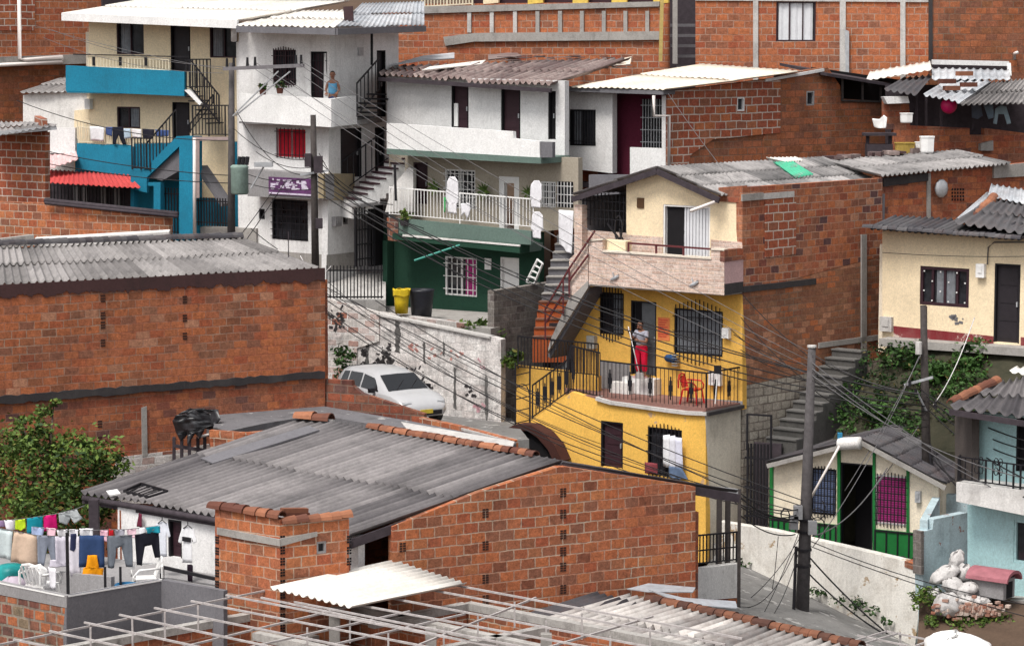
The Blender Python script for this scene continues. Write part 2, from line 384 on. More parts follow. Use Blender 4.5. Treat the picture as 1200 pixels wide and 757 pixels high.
def window(root, pl, r, frame=BLACK, pane=GLASS, gr=None, curtain=None, fw=.05, t=0, rec=.1, name='window', mull=1, cpart=(0, 1)):
    """r: pixel box on the facade. Builds frame + pane (+ grille, curtain) set back in a hole; returns the hole loop"""
    u0, z0, u1, z1 = pl.rect(r, t)
    mb = MB(); f0, f1 = t - rec - .03, t - .02
    e = .004
    mb.pbox(pl, u0 + e, u1 - e, z1 - fw, z1 - e, f0, f1); mb.pbox(pl, u0 + e, u1 - e, z0 + e, z0 + fw, f0, f1)
    mb.pbox(pl, u0 + e, u0 + fw, z0 + fw, z1 - fw, f0, f1); mb.pbox(pl, u1 - fw, u1 - e, z0 + fw, z1 - fw, f0, f1)
    for k in range(mull):
        u = u0 + (u1 - u0) * (k + 1) / (mull + 1); mb.pbox(pl, u - fw * .4, u + fw * .4, z0 + fw, z1 - fw, f0 + .005, f1 - .012)
    w = mb.build(name, frame, root)
    MB().pbox(pl, u0 + fw, u1 - fw, z0 + fw, z1 - fw, t - rec - .02, t - rec).build('pane', pane, w)
    if curtain:
        cm = MB(); n = 14; a = u0 + fw + (u1 - u0 - 2 * fw) * cpart[0]; b = u0 + fw + (u1 - u0 - 2 * fw) * cpart[1]
        pts = [(a + (b - a) * i / n, t - rec + .022 + .018 * math.sin(i * 2.1)) for i in range(n + 1)]
        for i in range(n):
            (ua, ta), (ub, tb) = pts[i], pts[i + 1]
            cm.face([pl.w(ua, z0 + fw, ta), pl.w(ub, z0 + fw, tb), pl.w(ub, z1 - fw, tb), pl.w(ua, z1 - fw, ta)])
            cm.face([pl.w(ua, z0 + fw, ta - .008), pl.w(ua, z1 - fw, ta - .008), pl.w(ub, z1 - fw, tb - .008), pl.w(ub, z0 + fw, tb - .008)])
        cm.build('curtain', curtain, w, smooth=False)
    if gr:
        nv, nh, gm = gr[:3]; sp = gr[3] if len(gr) > 3 else 0
        grille(MB(), pl, u0 + .01, z0 + .01, u1 - .01, z1 - .01, nv, nh, t + .045, .022, sp).build('grille', gm, w)
    return rc(u0, z0, u1, z1)
def door(root, pl, r, leaf=DOORB, frame=BLACK, t=0, rec=.12, open_=False, bars=0, fw=.05, name='door'):
    u0, z0, u1, z1 = pl.rect(r, t); mb = MB(); e = .004
    if open_: mb.pbox(pl, u0 + e, u1 - e, z0, z1 - e, t - 1.2, t - 1.15)  # no leaf here: set-back panel whose dark colour stands for the unlit room
    else:
        mb.pbox(pl, u0 + fw, u1 - fw, z0 + .01, z1 - fw, t - rec - .04, t - rec)
        for k in range(4):
            h = (z1 - z0 - .2) / 4; mb.pbox(pl, u0 + fw + .08, u1 - fw - .08, z0 + .1 + k * h, z0 + .04 + (k + 1) * h, t - rec + .001, t - rec + .012)
    d = mb.build(name, leaf, root)
    f = MB(); f.pbox(pl, u0 + e, u0 + fw, z0 + .003, z1 - fw, t - rec - .05, t - .015); f.pbox(pl, u1 - fw, u1 - e, z0 + .003, z1 - fw, t - rec - .05, t - .015)
    f.pbox(pl, u0 + e, u1 - e, z1 - fw, z1 - e, t - rec - .05, t - .015); f.build('frame', frame, d)
    if not open_: MB().pbox(pl, u1 - fw - .1, u1 - fw - .06, (z0 + z1) / 2 - .09, (z0 + z1) / 2 + .05, t - rec, t - rec + .05).build('handle', GALV, d)
    if bars: grille(MB(), pl, u0 + fw, z0 + .05, u1 - fw, z1 - fw, bars, 3, t - .03, .02).build('grille', BLACK, d)
    return rc(u0, z0, u1, z1)
def railing(root, p, q, h, n, mat=BLACK, r=.014, name='railing', top=.02, mid=0, low=.06, orn=0):
    """bars between foot points p and q (may slope), height h"""
    p, q = Vector(p), Vector(q); up = Vector((0, 0, h)); mb = MB()
    mb.bar(p + up, q + up, top * 2, top * 2); mb.bar(p + Vector((0, 0, low)), q + Vector((0, 0, low)), r * 2)
    if mid: mb.bar(p + up * mid, q + up * mid, r * 2)
    for i in range(n + 1):
        a = p.lerp(q, i / n); k = r * (3 if i % max(1, n // 2) == 0 else 2)
        mb.bar(a + Vector((0, 0, 0 if i % max(1, n // 2) == 0 else low)), a + up, k)
        if orn and i % orn == orn // 2:
            c = p.lerp(q, (i + .5) / n); d = (q - p).normalized() * .07
            for za, zb, kw in ((.2, .8, .5), (.3, .7, 1), (.42, .58, 1.35)): mb.bar(c + up * za, c + up * zb, .012 + .002 * kw, .085 * kw, (q - p).normalized().cross(Vector((0, 0, 1))).cross(Vector((0, 0, 1))))
    return mb.build(name, mat, root)
def corr(root, A, B, C, D, mat, name='roof', period=.18, amp=.025, rows=2, label=None, cat=None, jit=.012, thick=.012, spw=5, group=None):
    """corrugated sheets: A-B low edge, D-C high edge, ridges run A->D"""
    A, B, C, D = map(Vector, (A, B, C, D)); nrm = (B - A).cross(D - A).normalized()
    if nrm.z < 0: nrm = -nrm
    W = ((B - A).length + (C - D).length) / 2; nw = max(2, round(W / period)); N = nw * 6
    mb = MB(); rg = random.Random(int(abs(A.x * 100 + A.y * 37)) + 5)
    for j in range(rows):
        t0, t1 = j / rows, min(1, (j + 1) / rows + .03)
        ns = -(-nw // spw); off = [rg.uniform(-jit, jit) for _ in range(ns + 1)]; tn = [rg.random() * .8 + .1 for _ in range(ns + 1)]; cl = [rg.gauss(0, .1) for _ in range(N + 1)]; ed = [rg.uniform(-.008, .008) for _ in range(ns + 1)]
        base = len(mb.v); cuts = 4
        for lay in (0, 1):
            for c in range(cuts + 1):
                for i in range(N + 1):
                    sidx = min(ns, (i // 6) // spw); tt = t0 + (t1 - t0) * c / cuts + (ed[sidx] if c == 0 else 0)
                    s = i / N; p = A.lerp(B, s).lerp(D.lerp(C, s), tt)
                    h = amp * (math.cos(2 * math.pi * i / 6) + .25 * math.cos(4 * math.pi * i / 6)) + (.028 + off[sidx]) * (1 - c / cuts) * (1 if rows > 1 else .3) - lay * thick
                    h += .012 * noise.noise(Vector((p.x * .9, p.y * .9, j)))
                    mb.v.append(p + nrm * h)
        st = (cuts + 1) * (N + 1); mb.hascol = True
        def q(a, b, c_, d, t): mb.f.append((a, b, c_, d)); mb.uv.append([(0, 0)] * 4); mb.c.append(t)
        for c in range(cuts):
            for i in range(N):
                t = max(0, min(1, tn[min(ns, (i // 6) // spw)] + cl[i - i % 3])); a = base + c * (N + 1) + i
                q(a, a + 1, a + N + 2, a + N + 1, t); q(a + st + N + 1, a + st + N + 2, a + st + 1, a + st, t)
        for i in range(N):
            t = tn[min(ns, (i // 6) // spw)]
            a = base + i; q(a + st, a + st + 1, a + 1, a, t); a = base + cuts * (N + 1) + i; q(a, a + 1, a + st + 1, a + st, t)
        for c in range(cuts):
            a = base + c * (N + 1); q(a, a + N + 1, a + N + 1 + st, a + st, .3); a += N; q(a + st, a + N + 1 + st, a + N + 1, a, .3)
    return mb.build(name, mat, root, smooth=True, label=label, cat=cat, group=group)
def tiles(root, p, q, n, mat=TILE, r=.1, name='ridge_tiles'):
    p, q = Vector(p), Vector(q); mb = MB(); rg = random.Random(int(abs(p.x) * 91) + n); d = (q - p).normalized()
    x = d.cross(Vector((0, 0, 1))).normalized(); y = x.cross(d)
    for i in range(n):
        a = p.lerp(q, i / n - .04); b = p.lerp(q, (i + 1) / n); j = Vector((rg.uniform(-.02, .02), rg.uniform(-.02, .02), rg.uniform(-.01, .015))); t = rg.random()
        for k in range(6):
            def pt(c, rr, k): an = math.pi * k / 6; return c + j + (x * math.cos(an) + y * math.sin(an)) * rr
            mb.face([pt(a, r * .85, k), pt(b, r * 1.1, k), pt(b, r * 1.1, k + 1), pt(a, r * .85, k + 1)], None, t)
            mb.face([pt(b, r * 1.1, k), pt(b, r * .9, k), pt(b, r * .9, k + 1), pt(b, r * 1.1, k + 1)], None, t * .3)
            mb.face([pt(a, r * .85, k + 1), pt(a, r * .6, k + 1), pt(a, r * .6, k), pt(a, r * .85, k)], None, t * .3)
    return mb.build(name, mat, root)
def backs(root, pts, z0, z1, mat, name='wall', th=.2):
    """plain walls between the plan points given in order (unseen sides)"""
    for a, b in zip(pts[:-1], pts[1:]):
        a, b = Vector((a.x, a.y, 0)), Vector((b.x, b.y, 0)); d = (b - a).normalized(); n = Vector((-d.y, d.x, 0)) * th / 2
        a = a + d * .02; b = b - d * .02
        MB().hexa([Vector((*p.xy, z)) for z in (z0, z1) for p in (a + n, b + n, b - n, a - n)]).build(name, mat, root)
def deck(root, pts, z, th, mat, name='floor_slab'):
    """horizontal slab on a plan loop of points, top at z"""
    mb = MB(); top = [Vector((p.x, p.y, z)) for p in pts]; bot = [Vector((p.x, p.y, z - th)) for p in pts]; n = len(pts)
    if sum(top[i].x * top[(i + 1) % n].y - top[(i + 1) % n].x * top[i].y for i in range(n)) < 0: top.reverse(); bot.reverse()
    mb.face(top); mb.face(bot[::-1])
    for i in range(n): mb.face([bot[i], bot[(i + 1) % n], top[(i + 1) % n], top[i]])
    return mb.build(name, mat, root)
def steps(root, p, q, wdir, n, mat, name='stairs', solid=.25, riser=None):
    """straight flight from foot p to head q, wdir = width vector"""
    p, q, wdir = Vector(p), Vector(q), Vector(wdir); mb = MB(); rm = MB(); run = (q - p); rise = run.z / n; run.z = 0; st = run / n
    for i in range(n):
        a = p + st * i; z1 = p.z + rise * (i + 1); z0 = z1 - rise - solid
        c = [Vector((*v.xy, z)) for z in (z0, z1) for v in (a, a + st, a + st + wdir, a + wdir)]
        if st.cross(wdir).z < 0: c = [c[0], c[3], c[2], c[1], c[4], c[7], c[6], c[5]]
        mb.hexa(c)
    o = mb.build(name, mat, root)
    if riser:
        for i in range(n):
            a = p + st * i; z = p.z + rise * (i + 1); c = [Vector((*v.xy, zz)) for zz in (z + .003, z + .045) for v in (a - st * .12, a + st * .98, a + st * .98 + wdir, a - st * .12 + wdir)]
            if st.cross(wdir).z < 0: c = [c[0], c[3], c[2], c[1], c[4], c[7], c[6], c[5]]
            rm.hexa(c)
        rm.build('treads', riser, o)
    return o
def cable(a, b, sag=.4, r=.011, mat=CABLE, label='', group=None, n=14, name='power_cable'):
    a, b = Vector(a), Vector(b)
    pts = [a.lerp(b, i / n) - Vector((0, 0, sag * 4 * (i / n) * (1 - i / n))) for i in range(n + 1)]
    return MB().tube(pts, r, 5).build(name, mat, None, True, label, 'cable', group)
def hang(pl, outline, mat, name, label, cat, t=0, amp=.035, fr=9, group=None, parent=None, thick=.012):
    """cloth hanging in a plane, outline in pixels, rippled and with thickness"""
    loop = px_uv(pl, outline, t); tris = tessellate_polygon([[Vector((a, b, 0)) for a, b in loop]])
    bm = bmesh.new(); vs = [bm.verts.new((a, b, 0)) for a, b in loop]
    for tr in tris:
        try: bm.faces.new([vs[k] for k in tr])
        except ValueError: pass
    bmesh.ops.subdivide_edges(bm, edges=bm.edges[:], cuts=5, use_grid_fill=True)
    bmesh.ops.recalc_face_normals(bm, faces=bm.faces)
    zt = max(b for a, b in loop); zb = min(b for a, b in loop); ph = rnd.random() * 6
    if sum(f.normal.z for f in bm.faces) < 0: bmesh.ops.reverse_faces(bm, faces=bm.faces)
    geo = bmesh.ops.extrude_face_region(bm, geom=bm.faces[:])
    ext = {e for e in geo['geom'] if isinstance(e, bmesh.types.BMVert)}
    bmesh.ops.recalc_face_normals(bm, faces=bm.faces)
    mb = MB(); bm.verts.index_update(); co = []
    for v in bm.verts:
        k = (zt - v.co.y) / max(.05, zt - zb); d = amp * (.25 + k) * math.sin(v.co.x * fr + ph + .8 * k) + amp * .6 * math.sin(v.co.x * fr * 2.6 + ph * 2 - k) + amp * .5 * noise.noise(Vector((v.co.x * 4, v.co.y * 3, ph)))
        co.append(pl.w(v.co.x, v.co.y, t + d + (thick if v in ext else 0)))
    mb.v = co; mb.f = [tuple(x.index for x in f.verts) for f in bm.faces]; mb.uv = [[(0, 0)] * len(f) for f in mb.f]; mb.c = [.5] * len(mb.f); bm.free()
    return mb.build(name, mat, parent, True, label, cat, group)
def leaves(mb, c, rad, n, size, rg, lo=0, hi=.75, dry=.04, clump=None):
    c = Vector(c)
    k = clump or max(6, n // 60); cl = []
    for _ in range(k):
        while True:
            v = Vector((rg.uniform(-1, 1), rg.uniform(-1, 1), rg.uniform(-1, 1)))
            if v.length < 1: break
        v = v * (.6 + .4 * rg.random()); cl.append((Vector((v.x * rad[0], v.y * rad[1], v.z * rad[2])), rg.uniform(lo, hi), rg.uniform(.14, .34)))
    for _ in range(n):
        o, tone, sp = rg.choice(cl); s = sp * (rad[0] + rad[2]) * .5
        p = c + o + Vector((rg.gauss(0, s), rg.gauss(0, s), rg.gauss(0, s * .8)))
        a = Vector((rg.gauss(0, 1), rg.gauss(0, 1), rg.gauss(0, .6))).normalized(); b = a.cross(Vector((rg.gauss(0, 1), rg.gauss(0, 1), rg.gauss(0, 1)))).normalized()
        l = size * rg.uniform(.6, 1.4); w = l * .5
        t = .97 if rg.random() < dry else max(0, min(.75, tone + rg.uniform(-.2, .2)))
        mb.face([p - a * l / 2, p + b * w / 2, p + a * l / 2, p - b * w / 2], None, t)
    return mb
def skin_mesh(name, verts, edges, radii, mat, parent, sub=2, rootv=0):
    me = bpy.data.meshes.new(name); me.from_pydata(verts, edges, []); o = bpy.data.objects.new(name, me); COL.objects.link(o)
    m = o.modifiers.new('s', 'SKIN'); m.use_smooth_shade = True
    for i, r in enumerate(radii):
        sv = me.skin_vertices[0].data[i]; sv.radius = r if isinstance(r, tuple) else (r, r); sv.use_root = (i == rootv)
    s = o.modifiers.new('u', 'SUBSURF'); s.levels = sub; s.render_levels = sub
    dg = bpy.context.evaluated_depsgraph_get(); nm = bpy.data.meshes.new_from_object(o.evaluated_get(dg))
    o.modifiers.clear(); o.data = nm; nm.materials.clear(); nm.materials.append(mat); o.parent = parent; return o
# ---------------------------------------------------------------- camera, light, render
cd = bpy.data.cameras.new('camera'); cam = bpy.data.objects.new('camera', cd); COL.objects.link(cam)
cam.location = CAM; cam.rotation_euler = (math.pi / 2 - PITCH, 0, 0); cd.sensor_width = 36; cd.lens = 36 * FPX / 1200
cd.clip_start = 1; cd.clip_end = 2000; scene.camera = cam
wd = bpy.data.worlds.new('World'); scene.world = wd; wd.use_nodes = True; nt = wd.node_tree
sky = nt.nodes.new('ShaderNodeTexSky'); sky.sky_type = 'NISHITA'; sky.sun_disc = False
SUN_EL, SUN_AZ = R(60), R(216)      # azimuth clockwise from +Y
sky.sun_elevation = SUN_EL; sky.sun_rotation = SUN_AZ; sky.air_density = 1.0; sky.dust_density = 4; sky.ozone_density = 1
hs = nt.nodes.new('ShaderNodeHueSaturation'); hs.inputs['Saturation'].default_value = .15
nt.links.new(sky.outputs[0], hs.inputs['Color']); nt.links.new(hs.outputs[0], nt.nodes['Background'].inputs[0])
nt.nodes['Background'].inputs[1].default_value = .132
sl = bpy.data.lights.new('sun', 'SUN'); sl.energy = 2.1; sl.angle = R(18); sl.color = (1, .95, .88)
so = bpy.data.objects.new('sun', sl); COL.objects.link(so)
sd = Vector((math.sin(SUN_AZ) * math.cos(SUN_EL), math.cos(SUN_AZ) * math.cos(SUN_EL), math.sin(SUN_EL)))
so.rotation_euler = sd.to_track_quat('Z', 'Y').to_euler(); so.location = (0, 0, 60)
scene.view_settings.view_transform = 'Standard'; scene.view_settings.look = 'None'
scene.view_settings.exposure = 0.5; scene.view_settings.gamma = 1
scene.cycles.max_bounces = 6
# ---------------------------------------------------------------- ground
PROF = [(-300, -3), (45, 0), (56, 1.6), (64, 2.8), (70, 3.7), (74, 4.6), (79, 7.2), (84, 9.4), (88, 11.6), (95, 15), (130, 30), (600, 150)]
def ground_z(y):
    for (a, za), (b, zb) in zip(PROF[:-1], PROF[1:]):
        if y <= b: return za + (zb - za) * (y - a) / (b - a)
    return PROF[-1][1]
mb = MB(); xs = [-400, -120, -50, -25, -12, 0, 12, 25, 50, 120, 400]; ys = [p[0] for p in PROF]
for a, b in zip(xs[:-1], xs[1:]):
    for c, d in zip(ys[:-1], ys[1:]):
        mb.face([(a, c, ground_z(c)), (b, c, ground_z(c)), (b, d, ground_z(d)), (a, d, ground_z(d))])
mb.build('terrain', SOIL, None, kind='structure')
def ground_patch(name, pts, mat, bumpy=0, th=.5, seg=10, kind='structure'):
    """quad patch a,b,c,d (3D) subdivided with an uneven surface and a skirt below"""
    a, b, c, d = map(Vector, pts); mb = MB(); g = []
    for i in range(seg + 1):
        row = []
        for j in range(seg + 1):
            p = a.lerp(b, j / seg).lerp(d.lerp(c, j / seg), i / seg)
            p.z += bumpy * noise.noise(p * 1.4) + bumpy * .5 * noise.noise(p * 4); row.append(p)
        g.append(row)
    for i in range(seg):
        for j in range(seg): mb.face([g[i][j], g[i][j + 1], g[i + 1][j + 1], g[i + 1][j]])
    edge = g[0] + [r[-1] for r in g[1:]] + g[-1][::-1][1:] + [r[0] for r in g[::-1][1:]]
    for p, q in zip(edge[:-1], edge[1:]): mb.face([p, p - Vector((0, 0, th)), q - Vector((0, 0, th)), q])
    return mb.build(name, mat, None, kind=kind, weld=True)
def plane_pts(A, B):
    q = object.__new__(Plane); A, B = Vector(A), Vector(B)
    if B.x < A.x: A, B = B, A
    q.o = Vector((A.x, A.y, 0)); u = Vector((B.x - A.x, B.y - A.y, 0)); q.len = u.length; q.u = u.normalized(); q.n = Vector((q.u.y, -q.u.x, 0)); q.A, q.B = A, B
    return q
def quadbox(root, pl, c, t0, t1, mat, name, holes=()):
    """solid outlined in pixels on the facade plane at t1, thick from t0 to t1, closed all round"""
    return MB().slab(pl, px_uv(pl, c, t1), holes, t0, t1, True).build(name, mat, root)
def pipe(root, pts, r, mat, name='pipe'): return MB().tube(pts, r, 7).build(name, mat, root, True)
# ================================================================ yellow house (middle)
FY = Plane((870, 345, 73), (690, 331.5)); WY = Plane((870, 345, 73), (1030, 327))
FL = FY.shift(1.5); BP = FY.shift(.85)
yh = thing('yellow_house', 'three level house with yellow lower floors, tile clad balcony and long brick side wall', 'house', FY.at(870, 600))
t1_, r1, r2, r5, r6, r7 = T(0, 0), T(640, 180), T(900, 180), T(540, 370), T(660, 320, 4.733), T(840, 370, 3.333)
YF = FY.uv(869, 472)[1]            # terrace floor level
YB = BP.uv(690, 334)[1] + .12      # balcony floor level
# upper cream storey with gable
hs_ = [door(yh, FY, (777, 241, 832, 303), CURW, WPAINT, rec=.14, name='sliding_door')]
sd_ = [o for o in bpy.data.objects if o.name.startswith('sliding_door')][0]
u0, z0, u1, z1 = FY.rect((780, 242, 799, 301)); MB().pbox(FY, u0, u1, z0, z1, -.1, -.09).build('open_gap', DARK, sd_)
u0, z0, u1, z1 = FY.rect((801, 242, 831, 301))
cm = MB()
for i in range(16): cm.pbox(FY, u0 + (u1 - u0) * i / 16, u0 + (u1 - u0) * (i + .8) / 16, z0, z1, -.085 - .02 * (i % 2), -.06 - .02 * (i % 2))
cm.build('curtain', CURW, sd_)
wall(yh, FY, (734, 212, 770, 199, 842, 229, 842, 236, 870, 238, 870, 325, 734, 318), CREAM, hs_)
wall(yh, FY.shift(.02), (734, 275, 776, 278, 776, 312, 734, 309), B_tile, (), -.016, 0, 'tile_dado', True); wall(yh, FY.shift(.02), (833, 281, 870, 284, 870, 312, 833, 310), B_tile, (), -.016, 0, 'tile_dado', True)
for a in [(734, 276, 777, 279, 777, 310, 734, 307), (832, 282, 870, 285, 870, 312, 832, 310)]:
    pass
wall(yh, FY, (842, 220, 870, 218, 870, 238, 842, 236), B_old, (), -.22, .03, 'brick_parapet')
u0, z0, u1, z1 = FY.rect((747, 232, 755, 244)); MB().pbox(FY, u0, u1, z0, z1, -.02, .03).build('vent', paint('vent_brown', (.09, .045, .02)), yh)
# recess left of the gable front: barred opening
rec = FY.shift(-1.6); MB().slab(rec, px_uv(rec, (690, 205, 760, 205, 760, 340, 690, 340)), (), -.15, 0, True).build('wall', GDARK, yh)
gu0, gz0, gu1, gz1 = FY.rect((681, 231, 733, 262)); g = MB()
grille(g, FY, gu0, gz0, gu1, gz1, 12, 3, 0, .025, .12); g.build('window_grille', BLACK, yh)
quadbox(yh, FY.shift(.25), (673, 240, 682, 241, 682, 322, 673, 326), -.25, 0, B_tile, 'tile_pier')
quadbox(yh, FY.shift(-.02), (683, 270, 736, 274, 736, 322, 683, 320), -.2, 0, B_tile, 'tile_wall')
bk = MB()
for cx, cy, r in ((726, 268, .36), (729, 290, .3)):
    c = FY.at(cx, cy, .25); ring = [c + FY.n * .05 + (FY.u * math.cos(a) * .35 + Vector((0, 0, math.sin(a)))) * r for a in [k * .3142 for k in range(21)]]
    bk.tube(ring, .025, 5)
bk.bar(FY.at(726, 268, .3), FY.at(729, 290, .3), .04); bk.bar(FY.at(712, 262, .3), FY.at(729, 285, .3), .05)
bk.build('bicycle', BLACK, None, label='dark bicycle hung upright in the barred corner beside the cream gable', cat='bicycle')
# roof over the gable
ap, el, er = FY.at(770, 196, .35), FY.at(671, 229, .35), FY.at(843, 230, .35)
run = WY.u * 7.4
corr(yh, er, er + run, ap + run, ap, S_mid, 'roof', .18, .04, 3)
corr(yh, el + run, el, ap, ap + run, S_grey, 'roof', .2, .03, 2)
f = MB(); f.bar(ap - Vector((0, 0, .12)), el - Vector((0, 0, .12)), .06, .16); f.bar(ap - Vector((0, 0, .12)), er - Vector((0, 0, .12)), .06, .16); f.build('fascia', FASC, yh)
gp = [(905, 194), (926, 192), (952, 208), (930, 211)]
zz = lambda x, y: er.lerp(ap, .5).z
def on_roof(px, py, lift=.06):
    n = (run.cross(ap - er)).normalized(); d = ray(px, py); k = (er - CAM).dot(n) / d.dot(n); q = CAM + d * k; return q + n * lift * (1 if n.z > 0 else -1)
corr(yh, on_roof(930, 211), on_roof(952, 208), on_roof(926, 191), on_roof(905, 193), S_green, 'roof_sheet', .16, .03, 1)
corr(yh, on_roof(918, 193), on_roof(940, 191), on_roof(930, 187), on_roof(897, 188), S_white, 'roof_sheet', .16, .03, 1)
# brick side wall
wall(yh, WY, (870, 220, 1034, 209, 1034, 300, 870, 343), B_blot, name='brick_side_wall')
wall(yh, WY, (870, 343.5, 1034, 300.5, 1034, 420, 870, 452), B_tan, name='brick_side_wall')
wall(yh, WY, (870, 452.5, 1034, 420.5, 1034, 640, 870, 660), B_lime, name='block_side_wall')
u0, z0, u1, z1 = WY.rect((870, 331, 955, 338)); MB().pbox(WY, u0, u1, z0, z1, .002, .05).build('concrete_band', TAR, yh)
quadbox(yh, WY, (897, 236, 933, 231, 933, 298, 897, 302), .002, .03, B_pale, 'brick_panel')
quadbox(yh, WY, (894, 234, 931, 231, 931, 224, 894, 227), .032, .05, CONCW, 'lintel')
quadbox(yh, WY, (870, 236, 895, 234, 895, 226, 870, 228), .004, .05, CONC, 'lintel')
quadbox(yh, WY, (1010, 275, 1016, 275, 1016, 410, 1010, 410), .002, .05, CONC, 'concrete_column')
quadbox(yh, WY, (960, 402, 1034, 392, 1034, 398, 960, 408), .003, .05, CONC, 'concrete_band')
L_, C_, R_ = FY.at(684, 340), FY.at(870, 340), WY.at(1034, 340)
backs(yh, [L_, L_ + R_ - C_, R_], 4.4, FY.uv(870, 240)[1], GDARK)
# balcony
rim = [(690, 282), (706, 280.5), (706, 294.5), (833, 303), (833, 292), (848.6, 293), (848.6, 346), (690, 333)]
quadbox(yh, BP, rim, -.14, 0, B_tile, 'balcony_parapet')
cp = MB();
for (xa, ya), (xb, yb) in (((706, 294.5), (833, 303)), ((690, 282), (706, 280.5)), ((833, 292), (848.6, 293))):
    a, b = BP.at(xa, ya, .03), BP.at(xb, yb, .03); cp.bar(a - BP.n * .1, b - BP.n * .1, .2, .05)
cp.build('coping', plaster('coping_cream', (.74, .66, .56), .1), yh)
br = plane_pts(BP.at(848.6, 320), FY.at(871, 320, .02))
wall(yh, br, (849, 293, 871, 291, 871, 330, 849, 333), PINKW, (), -.14, 0, 'balcony_return')
wall(yh, br, (849, 333, 871, 330, 871, 342, 849, 346), TAR, (), -.14, .01, 'balcony_return')
wall(yh, br, (849, 293, 871, 291, 871, 304, 849, 307), B_old, (), -.14, .02, 'balcony_return')
deck(yh, [FY.at(680, 330, -.01), FY.at(870, 330, -.01), BP.at(848, 330, -.02), BP.at(690, 330, -.02)], YB, .14, CONC, 'balcony_floor')
rl = MB(); a, b = BP.at(736, 285, -.07), BP.at(833, 292, -.07); rl.bar(a, b, .05)
for px in (736.5, 769, 801): q = BP.at(px, 285 + (px - 736) * .072, -.07); rl.bar(q - Vector((0, 0, .36)), q, .06)
rl.build('handrail', MARP, yh)
quadbox(yh, BP, (707, 281, 733, 283, 733, 295, 707, 294), -.5, -.2, CREAM, 'planter_box')
for px, py in ((720, 326), (813, 333)):
    m_ = MB(); c = BP.at(px, py, .03); u = BP.u; z = Vector((0, 0, 1))
    m_.loft([[c + u * (x) + (u * 0 + z * math.sin(k * 1.0472) + BP.n * math.cos(k * 1.0472) * .5) * r + z * h for k in range(6)] for x, r, h in ((-.16, .01, -.06), (-.06, .05, -.02), (.03, .06, .01), (.1, .045, .05), (.15, .01, .06))])
    m_.bar(c, c + z * .16 - u * .06, .04, .02); m_.bar(c + u * .02, c + z * .12 + u * .14, .03, .02)
    m_.build('bird_ornament', GALV, yh)
pipe(yh, [FY.at(840, 236, .3), FY.at(809, 247.5, .9)], .05, PIPEW, 'drain_pipe')
# yellow middle storey
quadbox(yh, FY.shift(-.5), (636, 378, 672, 380, 672, 470, 636, 462), -.1, 0, DOORB, 'recess_shade'); quadbox(yh, FY.shift(-.45), (646, 388, 664, 389, 664, 455, 646, 453), -.04, 0, GREYD, 'cellar_door')  # near-black panel paints the shade under the stairs, behind the grey door
W1 = window(yh, FY, (703, 343, 731, 392), BLACK, GLASS, (8, 4, BLACK, .25), CURG, cpart=(.5, .95))
W2 = window(yh, FY, (790, 363, 847, 416), BLACK, GLASSB, (12, 3, BLACK, .32), CURG, name='window')
D1 = door(yh, FY, (739, 353, 769, 440), GREYD, BLACK, rec=.14)
u0, z0, u1, z1 = FY.rect((740, 355, 749, 440)); MB().pbox(FY, u0 + .05, u1, z0 + .02, z1, -.125, -.11).build('door_gap', DARK, yh)
wall(yh, FY, (688, 330, 870, 345, 870, 480, 672, 466, 672, 372), YEL, [W1, W2, D1])
quadbox(yh, FY.shift(.012), (703, 423, 738, 426, 738, 464, 703, 461), -.01, 0, GPLAS, 'dado')
quadbox(yh, FY.shift(.012), (770, 470, 870, 474, 870, 470, 770, 463), -.01, 0, GPLAS, 'dado')
# lower yellow storey and stair wall
arc = [(588, 505), (604, 497), (622, 498), (638, 508), (650, 522), (658, 540), (640, 545), (588, 560)]
arc = [(588, 505), (604, 497), (622, 498), (638, 508), (650, 522), (658, 540), (650, 544), (642, 527), (630, 513), (618, 505), (604, 504), (588, 512)]
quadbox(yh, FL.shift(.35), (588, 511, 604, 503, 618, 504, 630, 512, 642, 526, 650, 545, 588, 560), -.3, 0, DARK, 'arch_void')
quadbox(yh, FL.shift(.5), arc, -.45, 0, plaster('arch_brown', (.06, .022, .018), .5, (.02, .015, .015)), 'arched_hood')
W3 = window(yh, FL, (759, 502, 799, 558), BLACK, GLASS, (9, 3, BLACK, .16))
D2 = door(yh, FL, (704, 494, 730, 548), DOORM, BLACK)
wall(yh, FL, (622, 493, 670, 459, 703, 469, 827, 486, 827, 660, 648, 660, 640, 520), YEL2, [W3, D2])
SW = plane_pts(FL.at(827, 500), WY.at(868.5, 500, -.02))
wall(yh, SW, (827, 487, 868, 478, 868, 640, 827, 660), plaster('grey_cream_plaster', (.68, .62, .52), .5, (.22, .18, .14)), (), -.2, 0)
fl_ = [FL.at(670, 460, -.01), FL.at(827, 480, -.01), SW.at(868, 480), FY.at(869, 480, -.3), FY.at(655, 470, -.3)]
deck(yh, fl_, YF, .16, plaster('terrace_floor', (.25, .13, .11), .4), 'terrace_floor')
lip = MB(); lp = [FL.at(x, y, .08) for x, y in ((698, 467), (715, 472), (745, 476), (780, 481), (805, 484), (828, 485))]
for a, b in zip(lp[:-1], lp[1:]): lip.bar(a - FL.n * .14, b - FL.n * .14, .3, .1)
lip.build('terrace_edge', CONCW, yh)
lq = [SW.at(x, y, .06) for x, y in ((827, 485), (869, 476))]; MB().bar(lq[0], lq[1], .22, .1).build('terrace_edge', TAR, yh)
quadbox(yh, FY.shift(.55), (604, 428, 622, 430, 660, 434, 701, 441, 701, 480, 604, 512), -.15, 0, YEL, 'stair_side_wall')
